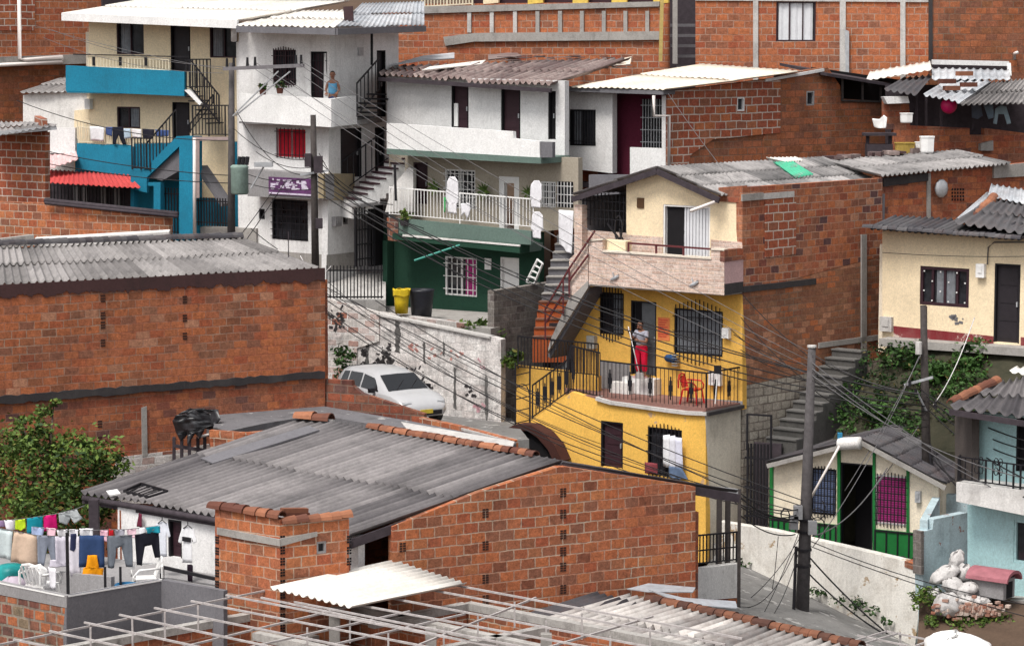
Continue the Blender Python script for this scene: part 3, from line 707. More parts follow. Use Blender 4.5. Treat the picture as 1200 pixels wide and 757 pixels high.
# iron railings of the terrace
def rail_px(pl, x0, y0, x1, y1, h, n, t=-.06, **k): return railing(yh, pl.at(x0, y0, t), pl.at(x1, y1, t), h, n, **k)
rail_px(FL, 703, 467, 827, 483, 1.08, 26, orn=5, r=.009)
rail_px(SW, 828, 483, 868, 475, 1.08, 10, orn=4, r=.009)
rail_px(FL, 624, 491, 670, 458, .98, 11, orn=2, r=.015)
rail_px(FL.shift(-.1), 668, 458, 703, 467, 1.3, 9, r=.014)
rail_px(FY.shift(.9), 607, 432, 701, 442, .95, 24, r=.013)
gt = MB(); gp_ = FL.shift(-.2)
for x in (604, 621): gt.bar(gp_.at(x, 505), gp_.at(x, 425), .05)
for k in range(5): gt.bar(gp_.at(604, 440 + k * 14), gp_.at(621, 436 + k * 14), .03)
gt.tube([gp_.at(612 + 8 * math.cos(k * .4), 462 - 12 * math.sin(k * .4)) for k in range(9)], .014, 5)
gt.build('iron_gate', BLACK, yh)
# steps up to the open door
MB().pbox(FY, *[FY.uv(738, 450)[0], FY.uv(775, 450)[0]], YF + .006, FY.uv(750, 441)[1], .004, .36).build('door_step', W_, yh)
MB().pbox(FY, FY.uv(730, 450)[0], FY.uv(752, 450)[0], YF + .005, YF + .32, .364, .62).build('door_step', W_dirty, yh)
# branch flight to the balcony: tile clad side
quadbox(yh, BP.shift(-.02), (667, 352, 667, 304, 689, 283, 689, 331), -.12, 0, B_tile, 'stair_side')
quadbox(yh, BP.shift(-.016), (641, 414, 645, 398, 667, 350, 689, 329, 689, 337), -.12, 0, CONC, 'stringer')
quadbox(yh, BP.shift(-.02), (641, 417, 689, 337, 689, 345, 645, 420), -.9, -.125, GDARK, 'stair_underside')
hr = MB(); hp = BP.shift(.06)
for pts in (((639, 362), (660, 327), (667, 315), (697, 271)), ((640, 378), (660, 345)), ((667, 329), (690, 298))):
    for a, b in zip(pts[:-1], pts[1:]): hr.bar(hp.at(*a), hp.at(*b), .045)
for x, y0, y1 in ((639, 362, 398), (660, 327, 370), (667, 315, 348)): hr.bar(hp.at(x, y0), hp.at(x, y1), .05)
hr.build('stair_handrail', MARP, yh)
# small things on the facade
def on_wall(pl, r, th, mat, name, label, cat, t=0.004, det=None):
    u0, z0, u1, z1 = pl.rect(r); m = MB(); m.pbox(pl, u0, u1, z0, z1, t, t + th)
    if det: m.pbox(pl, u0 + (u1 - u0) * .25, u1 - (u1 - u0) * .25, z0 + (z1 - z0) * .35, z1 - (z1 - z0) * .15, t + th, t + th + .02)
    return m.build(name, mat, None, label=label, cat=cat)
pst = on_wall(FY, (771, 372, 785, 399), .008, paint('poster_orange', (.75, .22, .08), .9), 'poster', 'faded orange poster with red lines pasted beside the open door', 'poster')
u0, z0, u1, z1 = FY.rect((771, 372, 785, 399)); pm = MB()
for k in range(8):
    w_ = .9 - .25 * ((k * 7) % 3) / 2; pm.pbox(FY, u0 + .03, u0 + .03 + (u1 - u0 - .06) * w_, z1 - .09 - k * (z1 - z0 - .12) / 8, z1 - .06 - k * (z1 - z0 - .12) / 8, .0125, .015)
pm.build('print_lines', paint('poster_red', (.6, .06, .04)), pst)
on_wall(FY, (691, 393, 700, 408), .16, paint('box_grey', (.32, .31, .29)), 'meter_box', 'grey meter box on yellow wall left of the long barred window', 'meter box', det=1)
on_wall(FY, (849, 384, 857, 396), .14, WPAINT, 'meter_box', 'small white meter box on yellow wall right of the fan shaped grille', 'meter box', det=1)
on_wall(FY, (833, 435, 847, 451), .12, WPAINT, 'utility_cabinet', 'square white cabinet low on the yellow wall behind the railing', 'cabinet', det=1)
bg = MB(); c = FY.at(786, 420, .12)
bg.loft([[c + FY.u * (x + .0) + (Vector((0, 0, math.sin(k * .785))) + FY.n * math.cos(k * .785) * .7) * r for k in range(8)] for x, r in ((-.2, .05), (-.14, .1), (0, .12), (.12, .1), (.2, .04))])
bg.build('bag', cloth('bag_blue', (.03, .08, .2)), None, True, 'dark blue bag hanging under the barred window on yellow wall', 'bag')
bw = MB();
for k in range(5): bw.pbox(FY, FY.uv(793, 0)[0] + .05, FY.uv(793, 0)[0] + .22, FY.uv(793, 428 - k * 3)[1], FY.uv(793, 428 - k * 3)[1] + .02, .05, .2)
bw.build('wire_rack', GALV, None, label='small wire rack fixed below the barred yellow wall window', cat='rack')

LH = FL.shift(.16)
for i, (o_, l_) in enumerate((((777, 510, 785, 509, 785, 548, 777, 546), 'white shirt hanging leftmost on the lower yellow house window grille'), ((785, 511, 791, 510, 792, 552, 785, 550), 'white shirt hanging in the middle of the lower window grille'), ((791, 512, 799, 513, 800, 550, 792, 549), 'white shirt hanging rightmost on the lower yellow house window grille'))):
    hang(LH, o_, cloth('cloth_white_%d' % i, (.70 - .04 * i, .70 - .04 * i, .72)), 'shirt', l_, 'shirt', .02 * i, .02, 14)
hang(LH, (784, 546, 798, 548, 806, 562, 796, 561, 783, 558), cloth('cloth_denim', (.10, .14, .22)), 'trousers', 'folded blue jeans over the sill of the lower window grille', 'trousers', .05)
hang(LH, (756, 541, 770, 543, 770, 556, 757, 554), cloth('cloth_berry', (.22, .05, .06)), 'cloth', 'dark red cloth at the left sill of the lower window grille', 'cloth', .05)
# ================================================================ big brick house on the left
t6, t7, t8, r3, r4, r8, s1, s2, s3, s4 = T(0, 180), T(240, 180), T(440, 180), T(0, 370), T(240, 370), T(0, 557), T(240, 557), T(500, 557), T(760, 557), T(900, 557)
LB = Plane((0, 470, 66), (380, 442))
lb = thing('long_brick_house', 'long weathered brick house with grey corrugated roof and a dark band along its wall', 'house', LB.at(200, 600))
B_lb = brick('brick_long_wall', [BR, OR, O2, OR, RD, O2, OR, (.2, .08, .045), TN], (.38, .28, .21), .39, .205, .013, .45, (.42, .66))
wall(lb, LB, (-20, 338, 381, 318, 381, 439, -20, 470), B_lb, name='brick_wall')
wall(lb, LB, (-20, 470.5, 381, 439.5, 381, 740, -20, 780), B_old, t1=-.03, t0=-.25, name='brick_wall')
rj = random.Random(8); bj = [c for k in range(60) for c in (-20 + 401 * k / 59, 466 - 31 * k / 59 + rj.uniform(-1.2, 1))] + [c for k in range(60) for c in (381 - 401 * k / 59, 443 + 32 * k / 59 + rj.uniform(-1, 1.4))]
quadbox(lb, LB, bj, .002, .05, TAR, 'concrete_band')
dj = []
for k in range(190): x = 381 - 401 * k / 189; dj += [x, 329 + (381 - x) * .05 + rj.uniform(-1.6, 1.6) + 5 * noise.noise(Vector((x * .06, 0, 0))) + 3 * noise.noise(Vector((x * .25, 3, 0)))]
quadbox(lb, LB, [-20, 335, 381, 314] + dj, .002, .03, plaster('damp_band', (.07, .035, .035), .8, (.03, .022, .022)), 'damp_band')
quadbox(lb, LB, (138, 536, 210, 527, 245, 520, 260, 560, 200, 590, 120, 590), -.028, .0, B_wash, 'whitewashed_patch')
quadbox(lb, LB, (166, 478, 172, 476, 173, 534, 167, 535), -.028, .01, CONC, 'mortar_column')
for (x, y) in ((121, 350), (121, 370), (121, 381), (121, 402), (217, 351), (217, 373), (217, 394), (118, 497), (118, 516)):
    u, z = LB.uv(x, y); lowr = y > 470
    e_ = MB()
    for k in range(3):
        e_.pbox(LB, u - .07, u + .05, z - .09 + k * .07, z - .045 + k * .07, -.028 if lowr else .001, -.02 if lowr else .012)
    e_.build('vent_block', VENTC, lb)
FLp, FRp, BRp, BLp = P(-14, 336, 66.1), P(374, 316, 70.8), P(283, 280, 75.5), P(-14, 290, 70.8)
corr(lb, FLp, FRp, BRp, BLp, S_lgrey, 'roof', .2, .045, 2)
tiles(lb, BLp + Vector((0, 0, .05)), BRp + Vector((0, 0, .05)), 44, S_dark, .13)
MB().bar(FLp - Vector((0, 0, .16)), FRp - Vector((0, 0, .16)), .1, .1).build('fascia', plaster('fascia_brown', (.065, .03, .032), .5, (.02, .02, .02)), lb)
MB().bar(FRp - Vector((0, 0, .12)), BRp - Vector((0, 0, .12)), .1, .16).build('fascia', FASC, lb)
backs(lb, [LB.at(381, 440, -.2), Vector((BRp.x, BRp.y, 0)), Vector((BLp.x, BLp.y, 0))], 3, 13.1, B_old)
# ================================================================ grey roofed brick house in front
GP = Plane((460, 690, 57.3), (815, 651))
A_, B_, C_, D_ = P(97, 578, 62.2), P(410, 630, 56.9), P(660, 541, 59.6), P(362, 490, 65.9)
gh = thing('grey_roofed_house', 'brick house with a wide grey corrugated roof and a tall brick gable in front', 'house', GP.at(640, 700))
corr(gh, A_, B_, C_, D_, S_grey, 'roof', .24, .05, 2, spw=5)
E_ = P(866, 577, 61.6)
corr(gh, E_ + (D_ - C_), E_, C_ - Vector((0, 0, .03)), D_ - Vector((0, 0, .03)), S_dark, 'roof', .2, .03, 1)
dn = Vector((0, 0, .14))
f = MB(); f.bar(A_ - dn, B_ - dn, .05, .2); f.bar(B_ - dn, C_ - dn, .06, .2); f.bar(C_ - dn, E_ - dn, .06, .2); f.build('fascia', FASC, gh)
MB().tube([A_ + (B_ - A_) * k - Vector((-.03, .1, .1)) for k in (0, .5, 1)], .07, 7).build('gutter', FASC, gh, True)
tiles(gh, D_.lerp(C_, .28) + Vector((0, 0, .03)), D_.lerp(C_, .9) + Vector((0, 0, .03)), 22, TILE, .12)
tiles(gh, D_ + Vector((-.3, -.15, .03)), D_.lerp(C_, .1) + Vector((0, 0, .05)), 2, TILE, .17)
# loose sheets and a skylight grate on the roof
rn = (B_ - A_).cross(D_ - A_).normalized(); rn = rn if rn.z > 0 else -rn
def roofpt(px, py, lift):
    d = ray(px, py); k = (A_ - CAM).dot(rn) / d.dot(rn); return CAM + d * k + rn * lift
for q, nm_, lb_ in (((236, 541, 250, 547, 375, 508, 362, 503), 'roof_sheet', 'flat grey board lying along the middle of the grey corrugated roof'),):
    m = MB(); top = [roofpt(q[i], q[i + 1], .10) for i in range(0, 8, 2)]; bot = [roofpt(q[i], q[i + 1], .06) for i in range(0, 8, 2)]
    m.hexa(bot + top); m.build(nm_, GDARK, None, label=lb_, cat='board')
g = MB(); q = [roofpt(x, y, .1) for x, y in ((146, 580), (166, 571), (197, 580), (175, 587))]
for a, b in zip(q, q[1:] + q[:1]): g.bar(a, b, .05)
for k in range(1, 6): g.bar(q[0].lerp(q[3], k / 6), q[1].lerp(q[2], k / 6), .02)
g.build('roof_grate', BLACK, None, label='dark metal grate lying on the left corner of the grey roof', cat='grate')
m = MB(); m.hexa([roofpt(x, y, l) for l in (.05, .09) for x, y in ((125, 579), (138, 577), (142, 582), (129, 584))]); m.build('roof_patch', W_, None, label='small white patch on the left corner of the grey roof', cat='roof patch')
# gable and eave wall
wall(gh, GP, (460, 617, 560, 577, 655, 547, 664, 547, 815, 570, 815, 790, 460, 790), B_fg, name='brick_gable')
for x, ys in ((661, (577, 602, 626, 646, 664, 690, 713)), (570, (601, 639, 678, 702)), (473, (641,))):
    for y in ys:
        u, z = GP.uv(x, y); e_ = MB()
        for k in range(4):
            for j in (0, 1): e_.pbox(GP, u - .1 + j * .085, u - .035 + j * .085, z - .1 + k * .055, z - .062 + k * .055, .001, .01)
        e_.build('vent_block', VENTC, gh)
EP = Plane((252, 655, 59.6), (138, 637))
D3 = door(gh, EP, (197, 609, 213, 653), DOORM, BLACK)
wall(gh, EP, (138, 590, 420, 628, 420, 790, 138, 760), W_, [D3])
GR = plane_pts(GP.at(815, 600), GP.at(815, 600) - GP.n * 8 + Vector((.3, 0, 0)))
backs(gh, [GP.at(815, 600, -.1), GP.at(815, 600) - GP.n * 7.5, EP.at(138, 600)], 2, 8.6, B_old)
MB().pbox(GP, GP.uv(413, 0)[0], GP.uv(460, 690)[0], 3.5, 8.4, -1.6, -1.5).build('recess_shade', DARK, gh)  # near-black panel paints the shade deep in the recess beside the tower
# ---------------- brick tower with tiled top
TL, TR = Plane((328, 650, 55.4), (252, 638)), Plane((328, 650, 55.4), (409, 641))
bt = thing('brick_tower', 'square brick stair tower with a tiled rim in front of grey roof', 'tower', TL.at(328, 720))
W4 = window(bt, TR, (371, 634, 383, 649), GPLAS, GLASS, mull=0)
wall(bt, TL, (252, 595, 328, 609, 328, 800, 252, 790), B_fg, name='brick_wall')
wall(bt, TR, (328, 614, 409, 607, 409, 790, 328, 800), B_fg, [W4], name='brick_wall')
quadbox(bt, TL, (254, 618, 328, 632, 328, 640, 290, 633, 254, 626), .002, .04, CONC, 'mortar_band')
quadbox(bt, TR, (329, 631, 372, 623, 372, 628, 329, 640), .002, .04, CONC, 'mortar_band')
tiles(bt, TL.at(250, 594, -.08), TL.at(330, 607, -.08), 6, TILE, .15); tiles(bt, TR.at(332, 613, -.08), TR.at(411, 605, -.08), 6, TILE, .14)
backs(bt, [TL.at(252, 640, -.1), TL.at(252, 640) + TR.at(409, 640) - TL.at(328, 640), TR.at(409, 640, -.1)], 3, 8.4, B_old, th=.15)
for y in range(632, 740, 13):
    for pl, x, s in ((TR, 328, 1), (TL, 252, 1), (TR, 406, 0)):
        if s == 0 and y > 660: continue
        u, z = pl.uv(x, y); e_ = MB()
        for k in range(3):
            for j in (0, 1): e_.pbox(pl, u + .01 + j * .06, u + .055 + j * .06, z - .08 + k * .06, z - .04 + k * .06, .001, .012)
        e_.build('vent_block', DARK, bt)
m = MB()
for i, (x, y, l) in enumerate(((330, 598, .6), (334, 603, .55), (342, 606, .5), (336, 612, .45))):
    c = TR.at(x, y, -.5); m.bar(c, c + TR.u * l + Vector((0, 0, -.05)), .16, .1, col=rnd.random())
m.build('broken_tiles', TILE, None, label='loose broken roof tiles piled on the brick tower rim', cat='tiles')
# ---------------- flat deck and low walls behind the grey roof
fd = thing('flat_roof', 'flat grey cement roof deck between grey corrugated roof and parked car', 'roof', PZ(400, 490, 3))
DZ = 9.72
deck(fd, [PZ(x, y, DZ) for x, y in ((242, 499), (255, 484), (345, 470), (480, 493), (605, 518), (600, 524), (500, 508), (372, 486), (310, 496), (268, 505))], DZ, .25, plaster('tar_deck', (.16, .155, .165), .9, (.05, .05, .052), .12, (.38, .37, .36), sc=1.8, drip=0), 'deck')
deck(fd, [PZ(x, y, DZ) for x, y in ((470, 495), (603, 518), (600, 526), (480, 507))], DZ + .02, .04, CONCW, 'cement_patch')
L1 = Plane((500, 487, 69.3), (345, 450, 71.0))
wall(fd, L1, (345, 443, 412, 446, 413, 452, 424, 461, 497, 485, 497, 496, 480, 500, 345, 482), brick('brick_sooty', [PU, RD, (.13, .04, .03), BR, (.1, .035, .03)], (.2, .14, .11), stain=.6), (), -.16, 0, 'low_wall', True)
L2 = Plane((600, 515, 66.6), (491, 492, 69.2))
wall(fd, L2, (491, 489, 545, 501, 602, 516, 602, 526, 545, 511, 491, 498), B_fg, (), -.16, 0, 'brick_curb', True)
MB().bar(L2.at(545, 502, -.1), L2.at(602, 517, -.1), .3, .06).build('curb_cap', CONCW, fd)
for pts, mt in (((245, 504, 285, 507, 317, 504, 317, 509, 285, 514, 246, 519), B_fg), ((246, 513, 290, 509, 291, 520, 247, 531), B_fg)):
    pl_ = Plane((320, 510, 65.2), (245, 505, 65.9)); wall(fd, pl_, pts, mt, (), -.15, 0, 'brick_curb', True)
pipe(fd, [P(233, 512, 66.6), P(262, 505, 67.6), P(290, 502, 67.8)], .035, PIPEW)
pipe(fd, [P(258, 507, 66.9), P(287, 516, 66.9)], .03, PIPEW)
BKP = paint('black_plastic', (.022, .022, .026), .4, .6, spec=.5)
hang(Plane((250, 505, 66.5), (203, 495, 66.9)), (201, 493, 208, 486, 219, 484, 226, 480, 236, 483, 247, 485, 251, 498, 246, 507, 240, 502, 236, 514, 229, 508, 224, 521, 217, 509, 210, 518, 204, 508), BKP, 'tarp', 'black crumpled plastic sheet draped over the dark wooden rack by the weathered brick wall', 'tarp', .1, .13, 7)
hang(Plane((262, 500, 67.6), (212, 490, 68.0)), (212, 484, 222, 478, 240, 479, 256, 480, 262, 490, 254, 500, 240, 503, 222, 500), BKP, 'tarp', 'second black plastic sheet heaped behind the wooden rack on the flat roof edge', 'tarp', .1, .14, 6)
m = MB(); pl_ = Plane((240, 530, 66.8), (203, 520, 67.2))
for x in (204, 213, 222, 232, 240): m.bar(pl_.at(x, 512), pl_.at(x, 548), .08)
m.bar(pl_.at(203, 522), pl_.at(241, 528), .08); m.build('wood_rack', FASC, None, label='dark wooden rack under the black plastic bundle', cat='rack')
# ================================================================ clothes terrace
CTL = Plane((78, 715, 54.5), (-10, 698)); CTR = Plane((78, 715, 54.5), (189, 695)); CT3 = Plane((189, 695, CTR.at(189, 695).y), (262, 708))
ct = thing('laundry_terrace', 'roof terrace with grey cement parapet and mossy brick front where laundry dries', 'terrace', CTL.at(78, 757))
wall(ct, CTL, (-14, 679, 78, 698, 78, 712, -14, 694), GPLAS, (), -.12, 0, 'parapet');
wall(ct, CTL, (-14, 694.5, 78, 712.5, 78, 850, -14, 840), brick('brick_mossy', [OR, BR, PU, RD, TAN and (.2, .15, .1)], (.3, .25, .2), .34, .24, .03, .95, (.3, .5), (.03, .03, .025), 1.3), (), -.15, -.01, 'brick_wall')
wall(ct, CTR, (78, 698, 189, 679, 189, 800, 78, 850), GDARK, (), -.12, 0, 'parapet')
wall(ct, CT3, (189, 679, 262, 692, 262, 800, 189, 800), GDARK, (), -.12, 0, 'parapet')
cp = MB()
for pl, a, b in ((CTL, (-14, 679), (78, 698)), (CTR, (78, 698), (189, 679))): cp.bar(pl.at(*a, -.06), pl.at(*b, -.06), .14, .03)
cp.build('coping', WPAINT, ct)
TZ = CTL.uv(78, 698)[1] - .62
deck(ct, [CTL.at(-14, 700, -.1), CTL.at(78, 700, -.1), CTR.at(189, 690, -.1), CT3.at(262, 690, -.1), EP.at(262, 660, .02), EP.at(100, 640, .02), P(-25, 640, 62)], TZ, .2, GPLAS, 'terrace_floor')
bp_ = Plane((110, 655, 58.6), (-20, 640, 60.5))
wall(ct, bp_, (-20, 662, 60, 668, 60, 720, -20, 720), GDARK, (), -.12, 0, 'parapet', True)
wall(ct, bp_.shift(1.2), (66, 670, 130, 676, 130, 720, 66, 720), GPLAS, (), -.12, 0, 'low_wall', True)
rl_ = MB(); rl_.bar(EP.at(189, 664, 1.1), EP.at(252, 678, 1.0), .07); rl_.bar(EP.at(190, 664, 1.1), EP.at(190, 682, 1.1), .09); rl_.build('rail', BLACK, ct)
def post(px, y0, y1, Y, w, label, mat=BLACK, nm='clothes_post'):
    return MB().bar(P(px, y0, Y), P(px, y1, Y), w).build(nm, mat, None, label=label, cat='post')
def post_on(px, y0, Y, z, w, label, mat=BLACK, nm='clothes_post'):
    a = P(px, y0, Y); return MB().bar(a, (a.x, a.y, z), w).build(nm, mat, None, label=label, cat='post')
post_on(78.5, 624, 54.7, TZ, .06, 'thin dark post at the front corner of the laundry terrace')
post_on(123, 664, 56.4, TZ, .05, 'short dark post behind the orange garment on the terrace')
post_on(141, 664, 56.6, TZ, .05, 'short dark post behind the grey trousers on the terrace')
post_on(110, 585, 60.6, TZ, .22, 'thick dark post holding the left corner of grey roof eave', FASC, 'roof_post')
# clothes lines and laundry
CL1 = Plane((190, 623, 57.2), (-12, 617, 57.6)); CL2 = Plane((100, 600, 60.2), (-12, 610, 60.6)); CL3 = CL1.shift(-.7)
def line(pl, pts, label, t=.012):
    return MB().tube([pl.at(x, y, t) for x, y in pts], .008, 4).build('clothes_line', CABLG, None, label=label, cat='clothes line')
line(CL1, ((-12, 616), (15, 622), (43, 627), (78, 628.5), (110, 628.5), (145, 627.5), (165, 625.5), (188, 618)), 'front clothes line holding the beige towel and dark trousers')
line(CL2, ((-12, 610), (15, 609), (33, 607), (66, 602), (90, 596), (99, 592)), 'rear clothes line rising to the roof post with bright towels')
line(CL3, ((38, 617), (70, 621), (110, 621), (150, 620), (185, 616)), 'middle clothes line packed with small white and pink clothes')
def HG(pl, out, col, name, label, cat, amp=.035, fr=13, mat=None):
    return hang(pl, out, mat or cloth('cloth_%02x%02x%02x' % tuple(int(c * 255) for c in col), col), name, label, cat, 0, amp, fr)
HG(CL1, (-12, 617, 15, 622, 13, 656, -12, 651), (.55, .62, .63), 'towel', 'pale blue white sheet at the left end of the clothes line', 'sheet')
HG(CL1, (16, 622, 43, 627, 44, 664, 13, 658), (.56, .42, .32), 'towel', 'beige towel hanging on the front clothes line', 'towel')
HG(CL1, (44, 627, 65, 628, 66, 660, 60, 661, 56, 640, 52, 663, 45, 660), (.20, .22, .27), 'trousers', 'grey trousers hanging right beside the beige towel', 'trousers')
HG(CL1, (65, 628, 78, 628, 78, 664, 58, 664, 59, 656, 66, 655), (.7, .66, .72), 'shirt', 'white shirt with fine dark stripes left of the terrace post', 'shirt', mat=stripes('striped_cloth', (.72, .68, .74), (.3, .28, .36), 12))
HG(CL1, (80, 628, 93, 628, 95, 675, 80, 674), (.56, .53, .58), 'dress', 'long pale grey dress hanging right of the terrace post', 'dress')
HG(CL1.shift(.04), (83, 625, 89, 625, 91, 640, 86, 646, 82, 644), (.03, .035, .08), 'underwear', 'small navy garment pegged over the pale grey dress', 'garment')
HG(CL1.shift(.03), (93, 627, 122, 627, 123, 664, 93, 664), (.03, .055, .13), 'skirt', 'navy blue skirt in the middle of the front clothes line', 'skirt')
HG(CL1.shift(.09), (103, 650, 114, 650, 116, 665, 121, 666, 120, 675, 97, 674, 98, 665, 101, 664), (.72, .28, .01), 'skirt', 'bright orange garment pegged in front of the navy skirt', 'garment')
HG(CL1, (125, 628, 155, 626, 156, 664, 147, 664, 142, 640, 137, 642, 134, 665, 126, 665), (.13, .145, .17), 'trousers', 'slate grey trousers hanging right of the navy skirt', 'trousers')
HG(CL1, (158, 626, 186, 622, 188, 653, 181, 654, 178, 638, 170, 640, 167, 662, 160, 662), (.012, .012, .018), 'trousers', 'black trousers at the right end of the front clothes line', 'trousers')
HG(CL1.shift(.05), (171, 618, 187, 616, 188, 624, 173, 625), (.02, .25, .33), 'towel', 'small teal cloth folded over the line above black trousers', 'cloth')
HG(CL2, (-12, 610, 5, 610, 7, 617, -12, 618), (.3, .2, .35), 'shirt', 'purple patterned shirt at far left of the rear clothes line', 'shirt')
HG(CL2, (5, 609, 18, 609, 17, 621, 8, 620), (.72, .68, .74), 'shirt', 'white lilac shirt left of the lime garment', 'shirt')
HG(CL2, (18, 609, 29, 608, 30, 618, 24, 622, 18, 620), (.50, .68, .03), 'garment', 'lime green garment on the rear clothes line', 'garment')
HG(CL2, (32, 607, 50, 604, 50, 623, 32, 625), (.01, .20, .26), 'towel', 'teal towel on the rear clothes line', 'towel')
HG(CL2, (51, 604, 66, 602, 67, 620, 52, 622), (.48, .01, .13), 'towel', 'crimson towel right of the teal towel', 'towel')
HG(CL2, (69, 601, 90, 596, 97, 607, 88, 613, 83, 606, 78, 615, 70, 612), (.35, .37, .38), 'shorts', 'light grey shorts at the upper end of the rear line', 'shorts')
sm = [((37, 617, 52, 618, 50, 630, 44, 632, 37, 628), (.35, .42, .62), 'pale blue denim scrap on the middle line'), ((54, 618, 66, 619, 65, 628, 55, 628), (.72, .45, .52), 'pink top on the middle line behind the striped shirt'),
      ((67, 621, 79, 620, 79, 629, 69, 630), (.74, .72, .74), 'white vest on the middle line beside the pink top'), ((81, 620, 92, 620, 92, 629, 81, 629), (.72, .70, .74), 'white child shirt on the middle line right of the post'),
      ((93, 619, 109, 619, 109, 630, 94, 630), (.74, .73, .75), 'white shirt on the middle line above the navy skirt'), ((117, 621, 127, 621, 127, 634, 118, 633), (.70, .42, .5), 'rose pink blouse on the middle line above slate trousers'),
      ((128, 619, 133, 621, 133, 628, 128, 628), (.55, .02, .03), 'small red garment on the middle line'), ((134, 621, 146, 620, 146, 629, 135, 630), (.34, .33, .38), 'mauve grey top on the middle line'),
      ((148, 620, 160, 619, 160, 630, 149, 630), (.72, .5, .56), 'light pink vest at the right of the middle line'), ((161, 619, 171, 617, 171, 628, 162, 630), (.7, .7, .72), 'white top at the right end of the middle line')]
for o_, c_, l_ in sm: HG(CL3, o_, c_, 'garment', l_, 'garment')
HS = EP.shift(.9)
def hanger_shirt(pl, x, y, w, h, col, label, extra=None, mat=None):
    o = HG(pl, (x - w * .12, y, x + w * .12, y, x + w * .32, y + 2, x + w * .5, y + h * .42, x + w * .36, y + h * .46, x + w * .27, y + h * .3, x + w * .3, y + h, x - w * .3, y + h, x - w * .27, y + h * .3, x - w * .36, y + h * .46, x - w * .5, y + h * .42, x - w * .32, y + 2), col, 'shirt', label, 'shirt', .015, mat=mat)
    MB().tube([pl.at(x - w * .25, y + 2, .03), pl.at(x, y - 2, .03), pl.at(x + w * .25, y + 2, .03)], .012, 4).build('hanger', BLACK, o)
    MB().tube([pl.at(x, y - 2, .03), pl.at(x, y - 6, .03)], .01, 4).build('hook', BLACK, o)
    if extra:
        m = MB(); u0, z0, u1, z1 = pl.rect(extra); m.pbox(pl, u0, u1, z0, z1, -.02, .045); m.build('chest_print', BLACK, o)
    return o
hanger_shirt(HS, 190, 611, 20, 41, (.62, .64, .70), 'pale blue long shirt on a hanger under the roof eave')
hanger_shirt(HS, 220, 617, 21, 42, (.74, .74, .76), 'white shirt with a black chest block on a hanger by white wall', (215, 629, 225, 634))
HG(HS, (220, 661, 227, 662, 227, 686, 221, 689, 219, 680), (.02, .012, .02), 'trousers', 'narrow dark garment hanging below the white shirt', 'garment')
HG(EP.shift(.1), (162, 601, 167, 602, 168, 617, 160, 617), (.12, .02, .04), 'garment', 'maroon garment on the white wall under the eave', 'garment')
# plastic chairs
def plastic_chair(name, label, loc, rz, mat, group=None, s=1.0):
    t = thing(name, label, 'chair', loc, group); ca, sa = math.cos(rz), math.sin(rz)
    def L3(x, y, z): return Vector(loc) + Vector((x * ca - y * sa, x * sa + y * ca, z)) * s
    m = MB(); m.hexa([L3(x, y, z) for z in (.40, .44) for x, y in ((-.23, -.23), (.23, -.23), (.21, .22), (-.21, .22))]); m.build('seat', mat, t)
    b = MB()
    for k in range(5):
        x = -.17 + k * .085; b.bar(L3(x, .22, .46), L3(x * 1.15, .34, .80), .055 * s, .02 * s)
    b.tube([L3(x, .35 - .3 * x * x, z) for x, z in ((-.24, .46), (-.25, .7), (-.17, .83), (0, .86), (.17, .83), (.25, .7), (.24, .46))], .025 * s, 5); b.build('backrest', mat, t)
    for sx in (-1, 1):
        m = MB(); m.tube([L3(sx * .25, .27, .66), L3(sx * .29, .1, .66), L3(sx * .29, -.15, .65), L3(sx * .27, -.24, .55), L3(sx * .25, -.24, .42)], .025 * s, 5); m.build('armrest', mat, t, True)
        for sy in (-1, 1): m = MB(); m.bar(L3(sx * .21, sy * .21, .41), L3(sx * .26, sy * .27, 0), .05 * s); m.build('leg', mat, t)
    return t
WCH = paint('white_plastic', (.74, .73, .72), .4, .06)
c_ = P(170, 682, 57.1); plastic_chair('plastic_chair', 'white plastic armchair facing left behind the grey terrace parapet', (c_.x, c_.y, TZ), R(-75), WCH, None, 1.05)
c_ = P(49, 693, 56.3); plastic_chair('plastic_chair', 'white plastic chair heaped with clothes at the terrace left', (c_.x, c_.y, TZ), R(150), WCH, None, 1.15)
m = MB(); rg = random.Random(9); c = P(17, 690, 56.3)
m.loft([[c + Vector((math.cos(t) * r, math.sin(t) * r, h)) + Vector([rg.uniform(-.05, .05) for _ in range(3)]) for t in [j * .571 for j in range(11)]] for h, r in ((-.45, .34), (-.1, .38), (.1, .3), (.25, .1))])
m.build('laundry_bag', cloth('bag_mauve', (.42, .36, .42)), None, True, 'bulging mauve laundry bag at the terrace far left', 'bag')
HG(Plane((70, 676, 55.9), (34, 666, 56.2)), (33, 664, 48, 660, 55, 668, 52, 690, 40, 694, 36, 676), (.74, .73, .73), 'shirt', 'white clothes draped over the terrace plastic chair', 'clothes')
HG(Plane((70, 676, 55.7), (34, 666, 56.0)), (56, 664, 66, 666, 66, 690, 57, 690), (.72, .70, .74), 'sheet', 'white sheet hanging low between chair and terrace post', 'sheet')
m = MB(); c = P(13, 668, 58.3); m.loft([[c + Vector((math.cos(t) * r, math.sin(t) * r, h)) for t in [j * .7 for j in range(9)]] for h, r in ((-.5, .3), (0, .36), (.12, .25), (.14, .02))]); m.build('bucket', paint('teal_plastic', (.01, .25, .25), .4), None, True, 'teal plastic tub behind the beige towel', 'tub')
m = MB(); c = P(148, 684, 56.5); m.loft([[c + Vector((math.cos(t) * r, math.sin(t) * r, h)) for t in [j * .7 for j in range(9)]] for h, r in ((-.55, .2), (0, .26), (.01, .2), (-.1, .15))]); m.build('bucket', paint('blue_plastic', (.01, .10, .22), .4), None, True, 'dark blue bucket beside the facing left plastic armchair', 'bucket')
